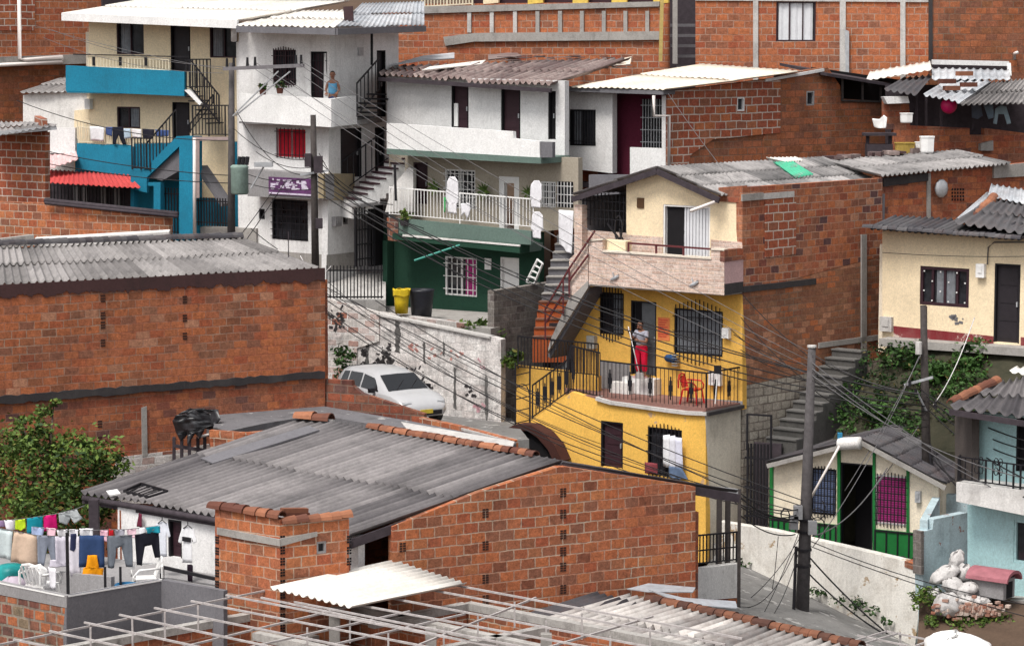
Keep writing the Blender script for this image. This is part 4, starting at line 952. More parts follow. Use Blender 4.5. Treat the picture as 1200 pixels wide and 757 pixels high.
# ---------------- tree
tr = thing('leafy_tree', 'bushy green tree in front of the weathered brick wall', 'tree', P(20, 700, 63.5))
rg = random.Random(11); mb = MB()
for px, py, Y, rx, rz, n in ((20, 560, 63, 1.2, 1.0, 1900), (85, 550, 63.4, 1.05, .9, 1700), (60, 595, 62.6, 1.2, .8, 1700), (120, 545, 63.8, .55, .65, 700), (50, 520, 63.5, .8, .55, 900), (15, 515, 63.3, .7, .5, 700), (110, 585, 63.3, .7, .7, 900), (-25, 580, 63, 1.1, 1.1, 1200), (50, 483, 63.6, .28, .26, 130), (63, 472, 63.6, .22, .12, 60), (28, 496, 63.6, .35, .22, 130), (100, 520, 63.6, .35, .3, 180), (135, 535, 63.9, .25, .22, 120), (60, 640, 62.8, 1.6, .7, 1200)):
    leaves(mb, P(px, py, Y), (rx, rx * .8, rz), n, .13, rg, 0, .7, .05)
mb.build('crown', LEAF, tr)
tk = MB(); b0 = Vector(root_of(tr)); b0.z = ground_z(63.5)
tk.tube([b0, b0 + Vector((.1, 0, 2.2)), P(40, 600, 63.2)], .2, 8, .12)
for x, y, Y in ((20, 560, 63), (85, 550, 63.4), (63, 474, 63.6), (120, 545, 63.8), (28, 500, 63.5)): tk.tube([P(40, 602, 63.2), P(40, 602, 63.2).lerp(P(x, y, Y), .5) + Vector((.1, .1, 0)), P(x, y, Y)], .07, 6, .015)
tk.build('trunk', BARK, tr, True)
# ================================================================ unfinished house at the bottom, with its steel roof frame
uf = thing('unfinished_house', 'roofless brick house with bare concrete beams under a pale steel roof frame', 'house', PZ(420, 757, 4))
CONCG = plaster('beam_cement', (.42, .40, .38), .8, (.09, .08, .075), sc=2.5); ZF = 7.95; ZW = 7.35
def G(px, py, z=ZF): return PZ(px, py, z)
fr = MB()
# first direction (down to the right), second direction (up to the right)
Aset = [((16, 749), (60, 758)), ((58, 739), (150, 759)), ((99, 729), (240, 759)), ((140, 720), (330, 760)), ((181, 712), (440, 764)), ((224, 704), (560, 769)), ((265, 697), (700, 780)), ((395, 704), (790, 776)),
        ((500, 690), (850, 755)), ((526, 684), (870, 748)), ((455, 700), (800, 765)), ((306, 700), (620, 766)), ((345, 705), (700, 775))]
Bset = [((-20, 759), (330, 688)), ((60, 795), (420, 708)), ((240, 790), (545, 719)), ((380, 800), (628, 700)), ((500, 800), (765, 722)), ((150, 790), (480, 716))]
for a, b in Aset: fr.bar(G(*a), G(*b), .038, .038)
for a, b in Bset: fr.bar(G(*a, ZF - .055), G(*b, ZF - .04), .04, .038)
for x, y in ((106, 735), (155, 725), (193, 717), (232, 709), (360, 735), (410, 722), (455, 742), (520, 735), (603, 705), (640, 727), (682, 718), (762, 735), (715, 745), (560, 722)):
    fr.bar(G(x, y, ZF - .03), G(x, y, ZF - .03) - Vector((0, 0, .55)), .038)
fr.build('roof_frame', FRAME, uf)
def beam_wall(a, b, z=ZW, h=3, w=.18, beam=.16, mat=B_fg):
    p, q = G(*a, z), G(*b, z); d = (q - p).normalized(); n = Vector((-d.y, d.x, 0)) * w / 2; dz = Vector((0, 0, beam))
    pl = plane_pts(p, q); u0, u1 = (p - pl.o).dot(pl.u), (q - pl.o).dot(pl.u); u0, u1 = min(u0, u1), max(u0, u1)
    MB().pbox(pl, u0, u1, z - beam, z, -w / 2 - .02, w / 2 + .02).build('concrete_beam', CONCG, uf)
    MB().pbox(pl, u0 + .03, u1 - .03, z - h, z - beam - .003, -w / 2, w / 2).build('brick_wall', mat, uf)
beam_wall((60, 760), (390, 700)); beam_wall((400, 706), (640, 757)); beam_wall((435, 727), (545, 706)); beam_wall((548, 705), (880, 768))
beam_wall((520, 757), (640, 733)); beam_wall((300, 740), (420, 765)); beam_wall((250, 722), (370, 745), ZW - .4)
beam_wall((-30, 775), (180, 735), ZW - .8)
deck(uf, [G(0, 800, 5), G(300, 735, 5), G(700, 780, 5), G(500, 900, 5)], 4.8, .2, CONC, 'floor_slab')
for x, y in ((505, 735), (640, 742), (392, 712)): MB().bar(G(x, y, ZF - .1), G(x, y, ZF - .1) - Vector((0, 0, 3)), .22).build('concrete_column', CONC, uf)
# second piece of the frame, bottom right corner
f2 = MB()
for a, b in (((1037, 739), (1150, 762)), ((1005, 744), (1100, 764)), ((990, 750), (1060, 765)), ((1000, 757), (1055, 741)), ((1050, 765), (1085, 752)), ((985, 755), (1040, 739))): f2.bar(PZ(*a, 5.6), PZ(*b, 5.6), .038)
for x, y in ((1055, 742), (1095, 751), (1002, 750)): f2.bar(PZ(x, y, 5.6), PZ(x, y, 5.6) - Vector((0, 0, 1.6)), .05)
f2.build('steel_frame', FRAME, None, label='pale steel tube frame standing at the bottom right corner', cat='frame')
# white corrugated sheets lying on the frame
corr(None, PZ(318, 689, 8.15), PZ(412, 712, 8.03), PZ(547, 684, 8.03), PZ(463, 657, 8.2), S_white, 'roof_sheets', .2, .03, 1, 'white corrugated sheets laid over the steel roof frame', 'roofing sheets')
# ---------------- low corrugated roof with rusty ridge
lr = thing('low_shed', 'low shed with whitish corrugated roof and rusty ridge tiles beside the tall gable', 'shed', P(820, 757, 56))
R0, R1, E0, E1 = P(738, 700, 59.4), P(1010, 761, 54.0), P(622, 733, 57.3), P(890, 815, 51.6)
corr(lr, E0, E1, R1, R0, S_bars, 'roof', .27, .085, 2, jit=.04, spw=2)
corr(lr, P(605, 724, 58.2), P(660, 741, 57.2), P(752, 707, 58.6), P(700, 694, 59.6), S_dark, 'roof_sheet', .24, .03, 1)
tiles(lr, R0.lerp(R1, .12) + Vector((0, 0, .06)), R1 + Vector((0, 0, .06)), 22, TILE2, .13)
B0 = P(1040, 735, 58.5); corr(lr, P(870, 700, 62.8) - Vector((0, 0, .7)), P(1100, 760, 57.8) - Vector((0, 0, .8)), R1, R0, S_grey, 'roof', .2, .03, 1)
rg = random.Random(5)
m = MB()
for pts in (((735, 698, 59.6), (760, 692, 60), (815, 697, 60.2), (812, 703, 59.8), (760, 702, 59.2)), ((760, 700, 59.1), (800, 706, 58.9), (862, 712, 59.4), (864, 722, 58.8), (800, 716, 58.4))):
    v = [P(*p) + Vector((0, 0, .12 + rg.uniform(0, .08))) for p in pts]; m.face(v); m.face([p - Vector((0, 0, .02)) for p in v[::-1]])
    for a, b in zip(v, v[1:] + v[:1]): m.face([a, a - Vector((0, 0, .02)), b - Vector((0, 0, .02)), b])
m.build('flashing', S_zinc, lr)
m = MB()
for k in range(5): x = 790 + k * 24; m.bar(P(x, 712 + k * 3, 59.2 - k * .15), P(x + 22, 716 + k * 3.4, 59 - k * .15), .1, .05, col=rnd.random())
m.build('rusty_sheets', S_rust, lr)
backs(lr, [E0 + Vector((.1, .1, 0)), E1 + Vector((0, .1, 0)), R1 + Vector((-.5, 1, 0))], 2, 6.3, B_old)
# ================================================================ whitewashed wall, alley, car, block wall
WW = Plane((584, 450, 77), (385, 440, 79.6))
ww = thing('graffiti_wall', 'stained whitewashed retaining wall with faded graffiti behind the parked car', 'wall', WW.at(500, 520))
wall(ww, WW, (384, 351, 445, 368, 576, 395, 587, 398, 587, 530, 384, 500), B_wall, (), -.3, 0, 'wall', True)
quadbox(ww, WW, (384, 350, 444, 366, 444, 400, 418, 408, 418, 440, 384, 446), .002, .06, B_wash, 'block_pier')
MB().bar(WW.at(444, 368, -.1), WW.at(577, 395, -.1), .34, .06).build('coping', CONCW, ww)
def soot(root, pl, cols, mat, t):
    rg = random.Random(33)
    for x, y0, y1, w in cols:
        L_ = [(x - w * rg.uniform(.3, 1), y0 + (y1 - y0) * k / 14) for k in range(15)]; R2 = [(x + w * rg.uniform(.3, 1), y0 + (y1 - y0) * k / 14 + 2) for k in range(14, -1, -1)]
        quadbox(root, pl, L_ + R2, .0, t, mat, 'soot_streak')
def scribble(root, pl, boxes, mat, t, name='graffiti', seed=1):
    rg = random.Random(seed)
    for (x0, y0, x1, y1, n) in boxes:
        m = MB()
        for k in range(n):
            x = rg.uniform(x0, x1); y = rg.uniform(y0, y1); a = pl.at(x, y, t); b = pl.at(x + rg.uniform(-5, 5), y + rg.uniform(-5, 5), t); m.bar(a, b, rg.uniform(.03, .11), .006, pl.n)
        m.build(name, mat, root)
scribble(ww, WW, [(420, 370, 436, 388, 16)], paint('spray_blue', (.25, .33, .44), .9), .006)
scribble(ww, WW, [(502, 410, 540, 420, 10), (478, 403, 490, 408, 5)], paint('spray_red', (.45, .22, .19), .9), .006, seed=3)
scribble(ww, WW, [(560, 422, 566, 430, 4), (552, 472, 578, 480, 9)], paint('spray_pink', (.52, .3, .33), .9), .006, seed=4)
scribble(ww, WW, [(424, 412, 428, 428, 12), (440, 415, 460, 432, 34), (448, 404, 458, 428, 20), (462, 432, 498, 462, 34), (494, 450, 510, 470, 14), (548, 452, 556, 470, 8)], TAR, .006, seed=5)
soot(ww, WW, [(466, 376, 412, 4), (497, 400, 425, 2.2), (430, 398, 440, 3), (533, 430, 478, 2), (570, 440, 500, 2.4), (520, 400, 416, 2)], plaster('soot', (.10, .095, .092), .6, (.3, .29, .28), sc=5), .008)
scribble(ww, WW, [(388, 362, 404, 384, 26)], TAR, .066, seed=6)
BW = Plane((579, 440, 78.2), (652, 331, 80.4))
bw_ = thing('block_wall', 'bare grey concrete block wall beside the orange alley steps', 'wall', BW.at(610, 500))
wall(bw_, BW, (579, 341, 652, 330, 656, 500, 579, 515), B_grey, (), -.25, 0, 'wall', True)
BL_ = plane_pts(BW.at(579, 440, -.002), BW.at(579, 440) + Vector((-.5, 1.2, 0)));
# alley ledge in front of the green house
lg = Plane((545, 385, 78.4), (440, 369, 80.6))
lw = thing('terrace_ledge', 'low pale block ledge in front of green house below its bins', 'wall', lg.at(490, 395))
wall(lw, lg, (440, 366, 544, 379, 544, 402, 440, 390), B_wash, (), -.3, 0, 'wall', True)
deck(lw, [lg.at(440, 375, -.05), lg.at(575, 380, -.05), P(640, 372, 81.2), P(452, 358, 84.2)], lg.uv(440, 373)[1], .3, CONC, 'terrace_floor')
# gate at the head of the car lane
gtp = Plane((448, 345, 81.5), (382, 345, 80.8))
ga = thing('lane_gate', 'black iron gate with pointed bars beside the long brick house', 'gate', gtp.at(415, 352))
m = MB()
for i in range(17):
    x = 383 + i * 4; m.bar(gtp.at(x, 350), gtp.at(x, 311 + (i % 2) * .6), .035)
for y in (317, 348): m.bar(gtp.at(382, y), gtp.at(449, y), .04)
m.build('bars', BLACK, ga)
gb = thing('lane_wall', 'low pale concrete footing under the black lane gate', 'wall', gtp.at(415, 372)); wall(gb, gtp.shift(.15), (382, 352, 450, 352, 450, 378, 382, 378), CONCW, (), -.3, 0, 'wall', True)
ground_patch('path', (P(380, 352, 81.8), P(452, 352, 82), P(452, 318, 86), P(372, 322, 85)), CONCW, .03, .5)
ground_patch('path', (P(300, 545, 71.6), P(620, 515, 72.5), P(600, 490, 78.2), P(380, 462, 80)), ASPH, .03, .8)
# ---------------- car
def make_car(loc, rz):
    t = thing('parked_car', 'small silver white hatchback parked against the graffiti wall', 'car', loc); ca, sa = math.cos(rz), math.sin(rz)
    def W3(x, y, z): return Vector(loc) + Vector((x * ca - y * sa, x * sa + y * ca, z))
    paintm = paint('car_silver', (.50, .50, .515), .22, .04, .1, spec=.6)
    # stations along x (front +): (x, halfwidth sill, halfwidth belt, z sill, z belt, halfwidth roof, z roof)
    ST = [(-1.86, .62, .66, .35, .72, .60, .80), (-1.80, .74, .76, .25, .84, .64, 1.08), (-1.55, .78, .80, .22, .88, .59, 1.36), (-1.2, .79, .81, .2, .88, .57, 1.40), (-.6, .8, .82, .2, .88, .58, 1.44), (0, .8, .82, .2, .87, .58, 1.42), (.35, .8, .82, .2, .87, .60, 1.30),
          (.95, .8, .81, .2, .87, .70, .93), (1.3, .79, .79, .22, .84, .6, .88), (1.65, .75, .75, .25, .74, .55, .78), (1.85, .66, .66, .32, .58, .5, .62), (1.9, .55, .55, .36, .50, .42, .52)]
    rings = []
    for x, ws, wb, zs, zb, wr, zr in ST:
        h = [(0, zs), (ws * .9, zs), (ws, zs + .08), (wb, (zs + zb) / 2), (wb, zb - .02), (wb - .03, zb), (wr + (wb - wr) * .12 if zr > zb + .1 else wr, zb + (zr - zb) * .85), (wr * .8, zr), (0, zr + .015)]
        rings.append([W3(x, y, z) for y, z in h] + [W3(x, -y, z) for y, z in h[-2:0:-1]])
    m = MB(); m.loft(rings); body = m.build('body', paintm, t, True)
    gl = paint('car_glass', (.012, .013, .016), .08, .1, spec=.7)
    def side(x0, x1, k0, k1, s, nm, mat, lo=.1, hi=.78, out=.012):
        def at(x, k):
            for a, b in zip(ST[:-1], ST[1:]):
                if a[0] <= x <= b[0]:
                    f = (x - a[0]) / (b[0] - a[0]); v = [p + (q - p) * f for p, q in zip(a, b)]; break
            _, ws, wb, zs, zb, wr, zr = v
            return W3(x, s * ((wb - .03) + ((wr + (wb - wr) * .12) - (wb - .03)) * (k / .85) + out), zb + (zr - zb) * k)
        m = MB(); q = [at(x0, lo), at(x1, lo), at(k1, hi), at(k0, hi)]
        if s < 0: pass
        m.face(q if s < 0 else q[::-1]); m.face([p - W3(0, s * .012, 0) + Vector(loc) for p in (q[::-1] if s < 0 else q)])
        return m.build(nm, mat, t)
    for s in (-1, 1):
        side(-1.58, -1.18, -1.45, -1.18, s, 'side_window', gl); side(-1.1, -.42, -1.1, -.42, s, 'side_window', gl); side(-.34, .62, -.34, .22, s, 'side_window', gl, .1, .76)
        m = MB(); m.loft([[W3(x, s * (.84 + y), .92 + z) for y, z in ((0, -.06), (.16, -.05), (.17, .06), (0, .07))] for x in (.42, .54)]); m.build('wing_mirror', BLACK, t)
        m = MB(); m.bar(W3(-1.7, s * .832, .52), W3(1.5, s * .832, .52), .02, .06); m.build('trim_strip', BLACK, t)
        for x in (-.5, .35): MB().bar(W3(x - .08, s * .83, .76), W3(x + .06, s * .83, .76), .03, .03).build('door_handle', BLACK, t)
        for x in (-1.22, 1.18):
            w = MB();
            for a, b, r in ((.66, .83, .29),): w.tube([W3(x, s * a, .29), W3(x, s * b, .29)], r, 16)
            tw = w.build('wheel', BLACK, t); MB().tube([W3(x, s * .8, .29), W3(x, s * .84, .29)], .18, 12).build('rim', GALV, tw)
        m = MB(); m.loft([[W3(1.66 + .14 * k, s * y, z - .05 * k) for y, z in ((.42, .60), (.70 - .05 * k, .60), (.70 - .05 * k, .72), (.42, .74))] for k in (0, 1)]); m.build('headlight', GALV, t)
        m = MB(); m.loft([[W3(-1.86 + .1 * k, s * y, z) for y, z in ((.58, .62), (.70 + .05 * k, .62), (.68 + .05 * k, .92), (.60, .92))] for k in (0, 1)]); m.build('tail_light', CURR, t)
    def ws_(x0, x1, nm, z=.018):
        m = MB(); (a, b) = [[v for v in ST if abs(v[0] - x) < .01][0] for x in (x0, x1)]
        def r(v, f, up): return [W3(v[0], v[5] * .93 * s, v[6] + up) for s in (-1, 1)]
        q = r(a, 0, z) + r(b, 0, z)[::-1]; c0 = (q[0] + q[1]) / 2 + Vector((0, 0, .012)); c1 = (q[2] + q[3]) / 2 + Vector((0, 0, .012))
        m.face([q[0], c0, c1, q[3]][::-1]); m.face([c0, q[1], q[2], c1][::-1]);
        return m.build(nm, gl, t)
    ws_(.35, .95, 'windscreen'); ws_(-1.8, -1.55, 'rear_window')
    m = MB()
    for y in (-.35, .1): m.bar(W3(.93, y, .965), W3(.62, y + .38, 1.165), .02)
    m.build('wiper', BLACK, t); MB().bar(W3(1.89, -.5, .4), W3(1.89, .5, .4), .06, .12).build('bumper_strip', BLACK, t)
    MB().bar(W3(1.9, -.2, .44), W3(1.9, .2, .44), .05, .11).build('number_plate', paint('plate_yellow', (.6, .45, .05)), t)
    return t
cl_ = P(458, 500, 74.4); make_car((cl_.x, cl_.y, 8.8), R(-56))
# ================================================================ alley steps (orange below, grey above)
fs = thing('alley_stairs', 'steep alley steps, orange painted below and grey above, beside the concrete block wall', 'stairs', P(640, 410, 77.4))
o0 = P(624, 405, 77.2); dirv = Vector((.18, 1, 0)).normalized(); wv = Vector((1.0, .1, 0))
ORM = plaster('orange_steps', (.46, .11, .035), .4, (.1, .05, .04))
steps(fs, o0, o0 + dirv * 1.3 + Vector((0, 0, 1.15)), wv, 5, ORM, 'flight', .5, paint('tread_brown', (.16, .075, .05), .9, .4))
o1 = o0 + dirv * 1.32 + Vector((0, 0, 1.15)) + Vector((.05, 0, 0)); steps(fs, o1, o1 + dirv * 2.6 + Vector((.1, 0, 1.75)), wv * .85, 8, GDARK, 'flight', .6, CONC)
# ================================================================ green and tan house with the white upper house
TG = Plane((645, 250, 81), (470, 236, 84.6)); TB = TG.shift(1.0)
tg = thing('green_house', 'house with dark green ground floor and tan upper floor behind a white railed balcony', 'house', TG.at(560, 390))
def big_grille(r, cur=None, fr=WPAINT): return window(tg, TG, r, fr, GLASS, (7, 5, WPAINT), cur, name='window')
T8 = lambda *c: tuple(t8(*c))
H = [window(tg, TG, T8(308, 72, 443, 245), WPAINT, GLASS, (7, 5, WPAINT)), window(tg, TG, T8(735, 125, 800, 240), WPAINT, GLASS, (6, 4, WPAINT)), window(tg, TG, T8(805, 125, 878, 240), BLACK, GLASS, (5, 3, WPAINT)),
     door(tg, TG, T8(547, 103, 637, 345), DARK, WPAINT, open_=True, fw=.2), door(tg, TG, T8(168, 40, 232, 225), DOORM, DOORM)]
wall(tg, TG, T8(60, -10, 900, 20, 900, 330, 700, 350, 60, 310), TAN, H)
H = [window(tg, TG, T8(308, 460, 450, 632), WPAINT, GLASS, (6, 3, WPAINT), CURP, cpart=(.62, .95)), door(tg, TG, T8(553, 462, 637, 612), WPAINT, WPAINT)]
wall(tg, TG, T8(32, 330, 730, 350, 730, 960, 32, 950), DGREEN, H)
u0, z0, u1, z1 = TG.rect(T8(487, 465, 515, 515)); MB().pbox(TG, u0, u1, z0, z1, .003, .03).build('house_plate', WPAINT, tg)
quadbox(tg, TG.shift(.35), T8(32, 385, 52, 390, 52, 730, 32, 730), -.3, 0, DGREEN, 'pillar')
quadbox(tg, TB, T8(60, 285, 150, 292, 690, 345, 690, 405, 640, 402, 75, 352), -.12, 0, GGREY, 'balcony_front')
quadbox(tg, TB, T8(75, 353, 640, 403, 640, 443, 75, 380), -1.0, .04, DGREEN, 'balcony_slab')
quadbox(tg, TB.shift(.05), T8(120, 358, 640, 405, 640, 413, 120, 368), -.04, .01, W_dirty, 'worn_band')
rt = plane_pts(TB.at(*T8(640, 420)), TG.at(*T8(735, 420), .0)); wall(tg, rt, T8(640, 404, 745, 395, 735, 430, 640, 445), GGREY, (), -.1, .0, 'balcony_slab')
quadbox(tg, TB, T8(50, 285, 100, 290, 100, 390, 55, 385), -.4, .03, brick('brick_dull', [PU, BR, RD], (.25, .2, .17)), 'brick_end')
railing(tg, TB.at(*T8(62, 283), -.05), TB.at(*T8(700, 342), -.05), .95, 44, WPAINT, .011, low=.12, top=.018)
SG = TG.shift(.3)
def coat(r, label, col=(.70, .69, .72)):
    x0, y0, x1, y1 = T8(*r); w = x1 - x0; h = y1 - y0
    return hang(TB.shift(-.02), (x0 + w * .3, y0, x0 + w * .7, y0, x0 + w * .95, y0 + h * .15, x1, y0 + h * .7, x0 + w * .82, y0 + h * .72, x0 + w * .85, y1, x0 + w * .12, y1 - h * .03, x0 + w * .1, y0 + h * .7, x0, y0 + h * .65, x0 + w * .08, y0 + h * .14), cloth('cloth_coat', col), 'coat', label, 'coat', 0, .02, 12)
coat((313, 103, 371, 268), 'white coat hanging left above the white balcony railing')
coat((688, 120, 741, 242), 'white coat hanging high at the right end of the tan balcony')
coat((690, 258, 746, 378), 'white coat hanging lowest over the right end of the white railing')
hang(TB.shift(.03), T8(380, 222, 420, 220, 422, 250, 405, 290, 398, 262, 384, 280), cloth('cloth_coat', 0), 'shorts', 'small white garment pegged beside the left coat on white railing', 'garment')
hang(TG.shift(.6), T8(815, 250, 880, 255, 878, 445, 850, 440, 818, 400), cloth('cloth_coat', 0), 'sheet', 'long white sheet hanging between the tan house and the cream gabled house', 'sheet')
hang(TB.shift(.03), T8(300, 195, 312, 196, 312, 260, 302, 262), cloth('cloth_green', (.05, .35, .1)), 'cloth', 'narrow green cloth beside the left white coat', 'cloth')
def agave(pl, x, y, r, label):
    c = pl.at(x, y, .12); m = MB(); rg = random.Random(int(x))
    for k in range(11):
        a = k * .571 + rg.uniform(-.2, .2); d = pl.u * math.cos(a) + Vector((0, 0, math.sin(a))) + pl.n * rg.uniform(.2, .6); d.normalize(); s = d.cross(pl.n).normalized() * r * .12
        m.face([c - s, c + d * r * .5 - s * .8 + pl.n * .03, c + d * r, c + d * r * .5 + s * .8 + pl.n * .03, c + s], None, rg.uniform(.2, .6))
    t = thing('wall_plant', label, 'plant', c); m.build('leaves', LEAF, t); MB().tube([c - pl.n * .1 - Vector((0, 0, .1)), c - Vector((0, 0, .02))], .07, 8).build('pot', FASC, t)
agave(TG, *T8(267, 148), .34, 'spiky green plant on the tan wall left of the grilled window')
agave(TG, *T8(487, 165), .36, 'spiky green plant on the tan wall between window and open door')
agave(TG, *T8(680, 172), .28, 'spiky green plant on the tan wall right of the open door')
m = MB(); rg = random.Random(3); leaves(m, TB.at(*T8(128, 285), .1), (.2, .2, .28), 90, .13, rg); t_ = thing('potted_plant', 'leafy plant on the brick end of the white railed balcony', 'plant', TB.at(*T8(128, 310), .0)); m.build('foliage', LEAF, t_); MB().tube([TB.at(*T8(128, 320), .05), TB.at(*T8(128, 296), .05)], .12, 8, .15).build('pot', FASC, t_)
MB().tube([TB.at(*T8(172, 475), .9), TB.at(*T8(378, 405), .0)], .035, 6).build('teal_pole', TEALP, None, label='slanting teal pole propped under the green balcony', cat='pole')
def bin_(x, y0, y1, r, Y, mat, label, lid=False):
    b, tp = P(x, y1, Y), P(x, y0, Y); h = tp.z - b.z; t = thing('waste_bin', label, 'bin', b); rg = random.Random(int(x))
    m = MB(); m.loft([[b + Vector((math.cos(a) * rr, math.sin(a) * rr, z)) for a in [k * .3927 for k in range(16)]] for z, rr in ((0, r * .8), (h * .5, r * .9), (h * .92, r), (h, r * 1.06), (h - .02, r * .9), (h - .1, r * .86))]); m.build('barrel', mat, t, True)
    if lid:
        m = MB(); rr = r * 1.12; m.loft([[b + Vector((math.cos(a) * q + rg.uniform(-.02, .02), math.sin(a) * q, z + rg.uniform(-.03, .03))) for a in [k * .3927 for k in range(16)]] for z, q in ((h * .75, rr), (h * 1.0, rr), (h * 1.02, r * .8))], cap=False); m.build('bag_rim', mat, t)
bin_(470.5, 339, 367, .24, 79.9, paint('yellow_plastic', (.62, .44, .02), .45, .25), 'yellow waste bin lined with a bag on the green house ledge', True)
bin_(494, 339, 371, .38, 80.2, paint('black_plastic_bin', (.02, .021, .028), .4), 'wide black waste drum right of the yellow bin')
m = MB(); pl_ = Plane((636, 320, 78.8), (616, 330, 80));
for a, b in (((617, 330), (630, 304)), ((626, 333), (636, 309))): m.bar(pl_.at(*a), pl_.at(*b), .05)
for k in range(5): m.bar(pl_.at(617 + k * 3.2, 330 - k * 6.4), pl_.at(626.5 + k * 2.4, 333 - k * 6), .04)
m.build('window_frame', WPAINT, None, label='white barred frame leaning tilted by the white green house door', cat='frame')
m = MB(); rg = random.Random(8); c = P(565, 398, 78.6); leaves(m, c + Vector((0, 0, .25)), (.55, .35, .35), 500, .2, rg, .25, .7); m.build('shrub', LEAF, None, label='pale green shrub behind the coping by the block wall', cat='shrub')
m = MB(); leaves(m, P(403, 420, 78.6), (.35, .3, .6), 380, .14, rg, 0, .5); m.build('shrub', LEAF2, None, label='dark weed bush by the graffiti wall behind the car', cat='shrub')
m = MB(); leaves(m, P(600, 422, 77), (.25, .3, .4), 260, .16, rg, .1, .6); m.build('shrub', LEAF, None, label='green plant on the post beside the yellow stair gate', cat='shrub')
# ---------------- white upper house
T3 = lambda *c: tuple(t3(*c)); t3 = T(440, 0); t4, t5, t2 = T(640, 0), T(900, 0), T(240, 0); T4 = lambda *c: tuple(t4(*c)); T5 = lambda *c: tuple(t5(*c)); T2 = lambda *c: tuple(t2(*c)); T1 = lambda *c: tuple(t1_(*c)); T6 = lambda *c: tuple(t6(*c)); T7 = lambda *c: tuple(t7(*c))
WUp = TG.shift(-.3); WUb = TG.shift(1.0)
wu = thing('white_upper_house', 'long white brick house with a rusty sheet roof and a solid white parapet', 'house', WUp.at(560, 190))
H = [door(wu, WUp, T3(337, 372, 413, 590), DOORM, DARK), door(wu, WUp, T3(557, 384, 643, 640), DOORM, DARK), door(wu, WUp, T3(766, 405, 800, 620), DARK, DARK)]
wall(wu, WUp, T3(50, 340, 840, 360, 840, 690, 50, 670), plaster('white_block_wall', (.70, .69, .69), .35, (.25, .24, .24)), H)
quadbox(wu, WUb, T3(50, 548, 610, 585, 612, 616, 728, 628, 730, 700, 50, 660), -.15, 0, W_bright, 'parapet')
quadbox(wu, WUb.shift(.04), T3(50, 661, 735, 701, 735, 728, 440, 712, 50, 685), -1.5, 0, GGREY, 'floor_slab')
quadbox(wu, WUb.shift(.01), T3(732, 630, 785, 632, 785, 700, 732, 700), -.15, 0, GDARK, 'parapet_end')
u0, z0, u1, z1 = WUp.rect(T3(343, 460, 360, 562)); MB().pbox(WUp, u0, u1, z0, z1, -.1, -.06).build('white_board', WPAINT, wu)
a0, a1 = WUp.at(*T3(15, 335), .5), WUp.at(*T3(780, 385), .5); b1, b0 = P(*T3(1136, 262), 86.6), P(*T3(60, 296), 89)
corr(wu, a0, a1, b1, b0, S_rust, 'roof', .26, .05, 2, jit=.05, spw=3)
MB().bar(a0 - Vector((0, 0, .12)), a1 - Vector((0, 0, .12)), .08, .12).build('fascia', FASC, wu)
rg = random.Random(21)
def on_quad(a0, a1, b0, px, py, lift):
    n = (a1 - a0).cross(b0 - a0).normalized(); n = n if n.z > 0 else -n; d = ray(px, py); k = (a0 - CAM).dot(n) / d.dot(n); return CAM + d * k + n * lift
for q, mt, lb in (((205, 340, 240, 330, 490, 296, 470, 312), S_white, 'long pale board lying across the rusty roof left of centre'), ((800, 322, 815, 318, 905, 315, 890, 332), S_white, 'whitish flat sheet on the right of the rusty roof'), ((790, 356, 830, 338, 990, 316, 960, 345), S_white, 'larger whitish sheet right above the white slab roof edge'),
                  ((1045, 322, 1060, 300, 1136, 280, 1130, 312), S_cream, 'pale scrap sheet at the far right of the rusty roof'), ((640, 312, 760, 296, 800, 300, 660, 330), S_dark, 'dark flattened sheet in the middle of the rusty roof'), ((500, 270, 620, 262, 650, 276, 500, 292), S_rust, 'maroon sheet on the upper middle of the rusty roof'), ((60, 318, 210, 280, 350, 262, 350, 285, 200, 302), S_zinc, 'grey zinc flashing along the top left of the rusty roof')):
    q3 = T3(*q); v = [on_quad(a0, a1, b0, q3[i], q3[i + 1], .2 + .02 * ((i * 7) % 3)) for i in range(0, len(q3), 2)]; m = MB(); m.hascol = True
    m.face(v, None, .6); m.face([p - Vector((0, 0, .03)) for p in v[::-1]], None, .4)
    for a, b in zip(v, v[1:] + v[:1]): m.face([a, a - Vector((0, 0, .03)), b - Vector((0, 0, .03)), b], None, .4)
    m.build('loose_sheet', mt, None, label=lb, cat='roofing sheet')
def old_chair(c, rz, s, label, mat):
    return plastic_chair('broken_chair', label, c, rz, mat, None, s)
cc = on_quad(a0, a1, b0, *T3(860, 266), .1); old_chair(cc, R(200), .9, 'broken white chair lying on the rusty roof, left of the folded frame', WCH)
cc = on_quad(a0, a1, b0, *T3(1030, 266), .1); m = MB(); m.hexa([cc + Vector((x, y, z)) for z, dx in ((.02, 0), (.55, -.12)) for x, y in ((-.35 + dx, -.2), (.4 + dx, -.2), (.4 + dx, .2), (-.35 + dx, .2))]); m.build('scrap_box', W_dirty, None, label='pale grey box of scrap on the rusty roof right of the folded frame', cat='box')
cc = on_quad(a0, a1, b0, *T3(945, 268), .1); m = MB()
for dx in (-.3, -.1, .1, .25): m.bar(cc + Vector((dx, 0, 0)), cc + Vector((dx * .6 - .05, .1, .55)), .04)
m.bar(cc + Vector((-.2, .1, .5)), cc + Vector((.15, .1, .5)), .04); m.build('folded_frame', FRAME, None, label='folded metal frame standing on the rusty roof between chair and box', cat='frame')
m = MB()
for k in range(46):
    cc = on_quad(a0, a1, b0, *T3(rg.uniform(560, 1100), rg.uniform(275, 335)), .21); m.box(cc.x, cc.y, cc.z, rg.uniform(.15, .6), rg.uniform(.1, .5), .03, rg.uniform(0, 3), rg.random())
m.build('roof_debris', S_rust, None, kind='stuff')
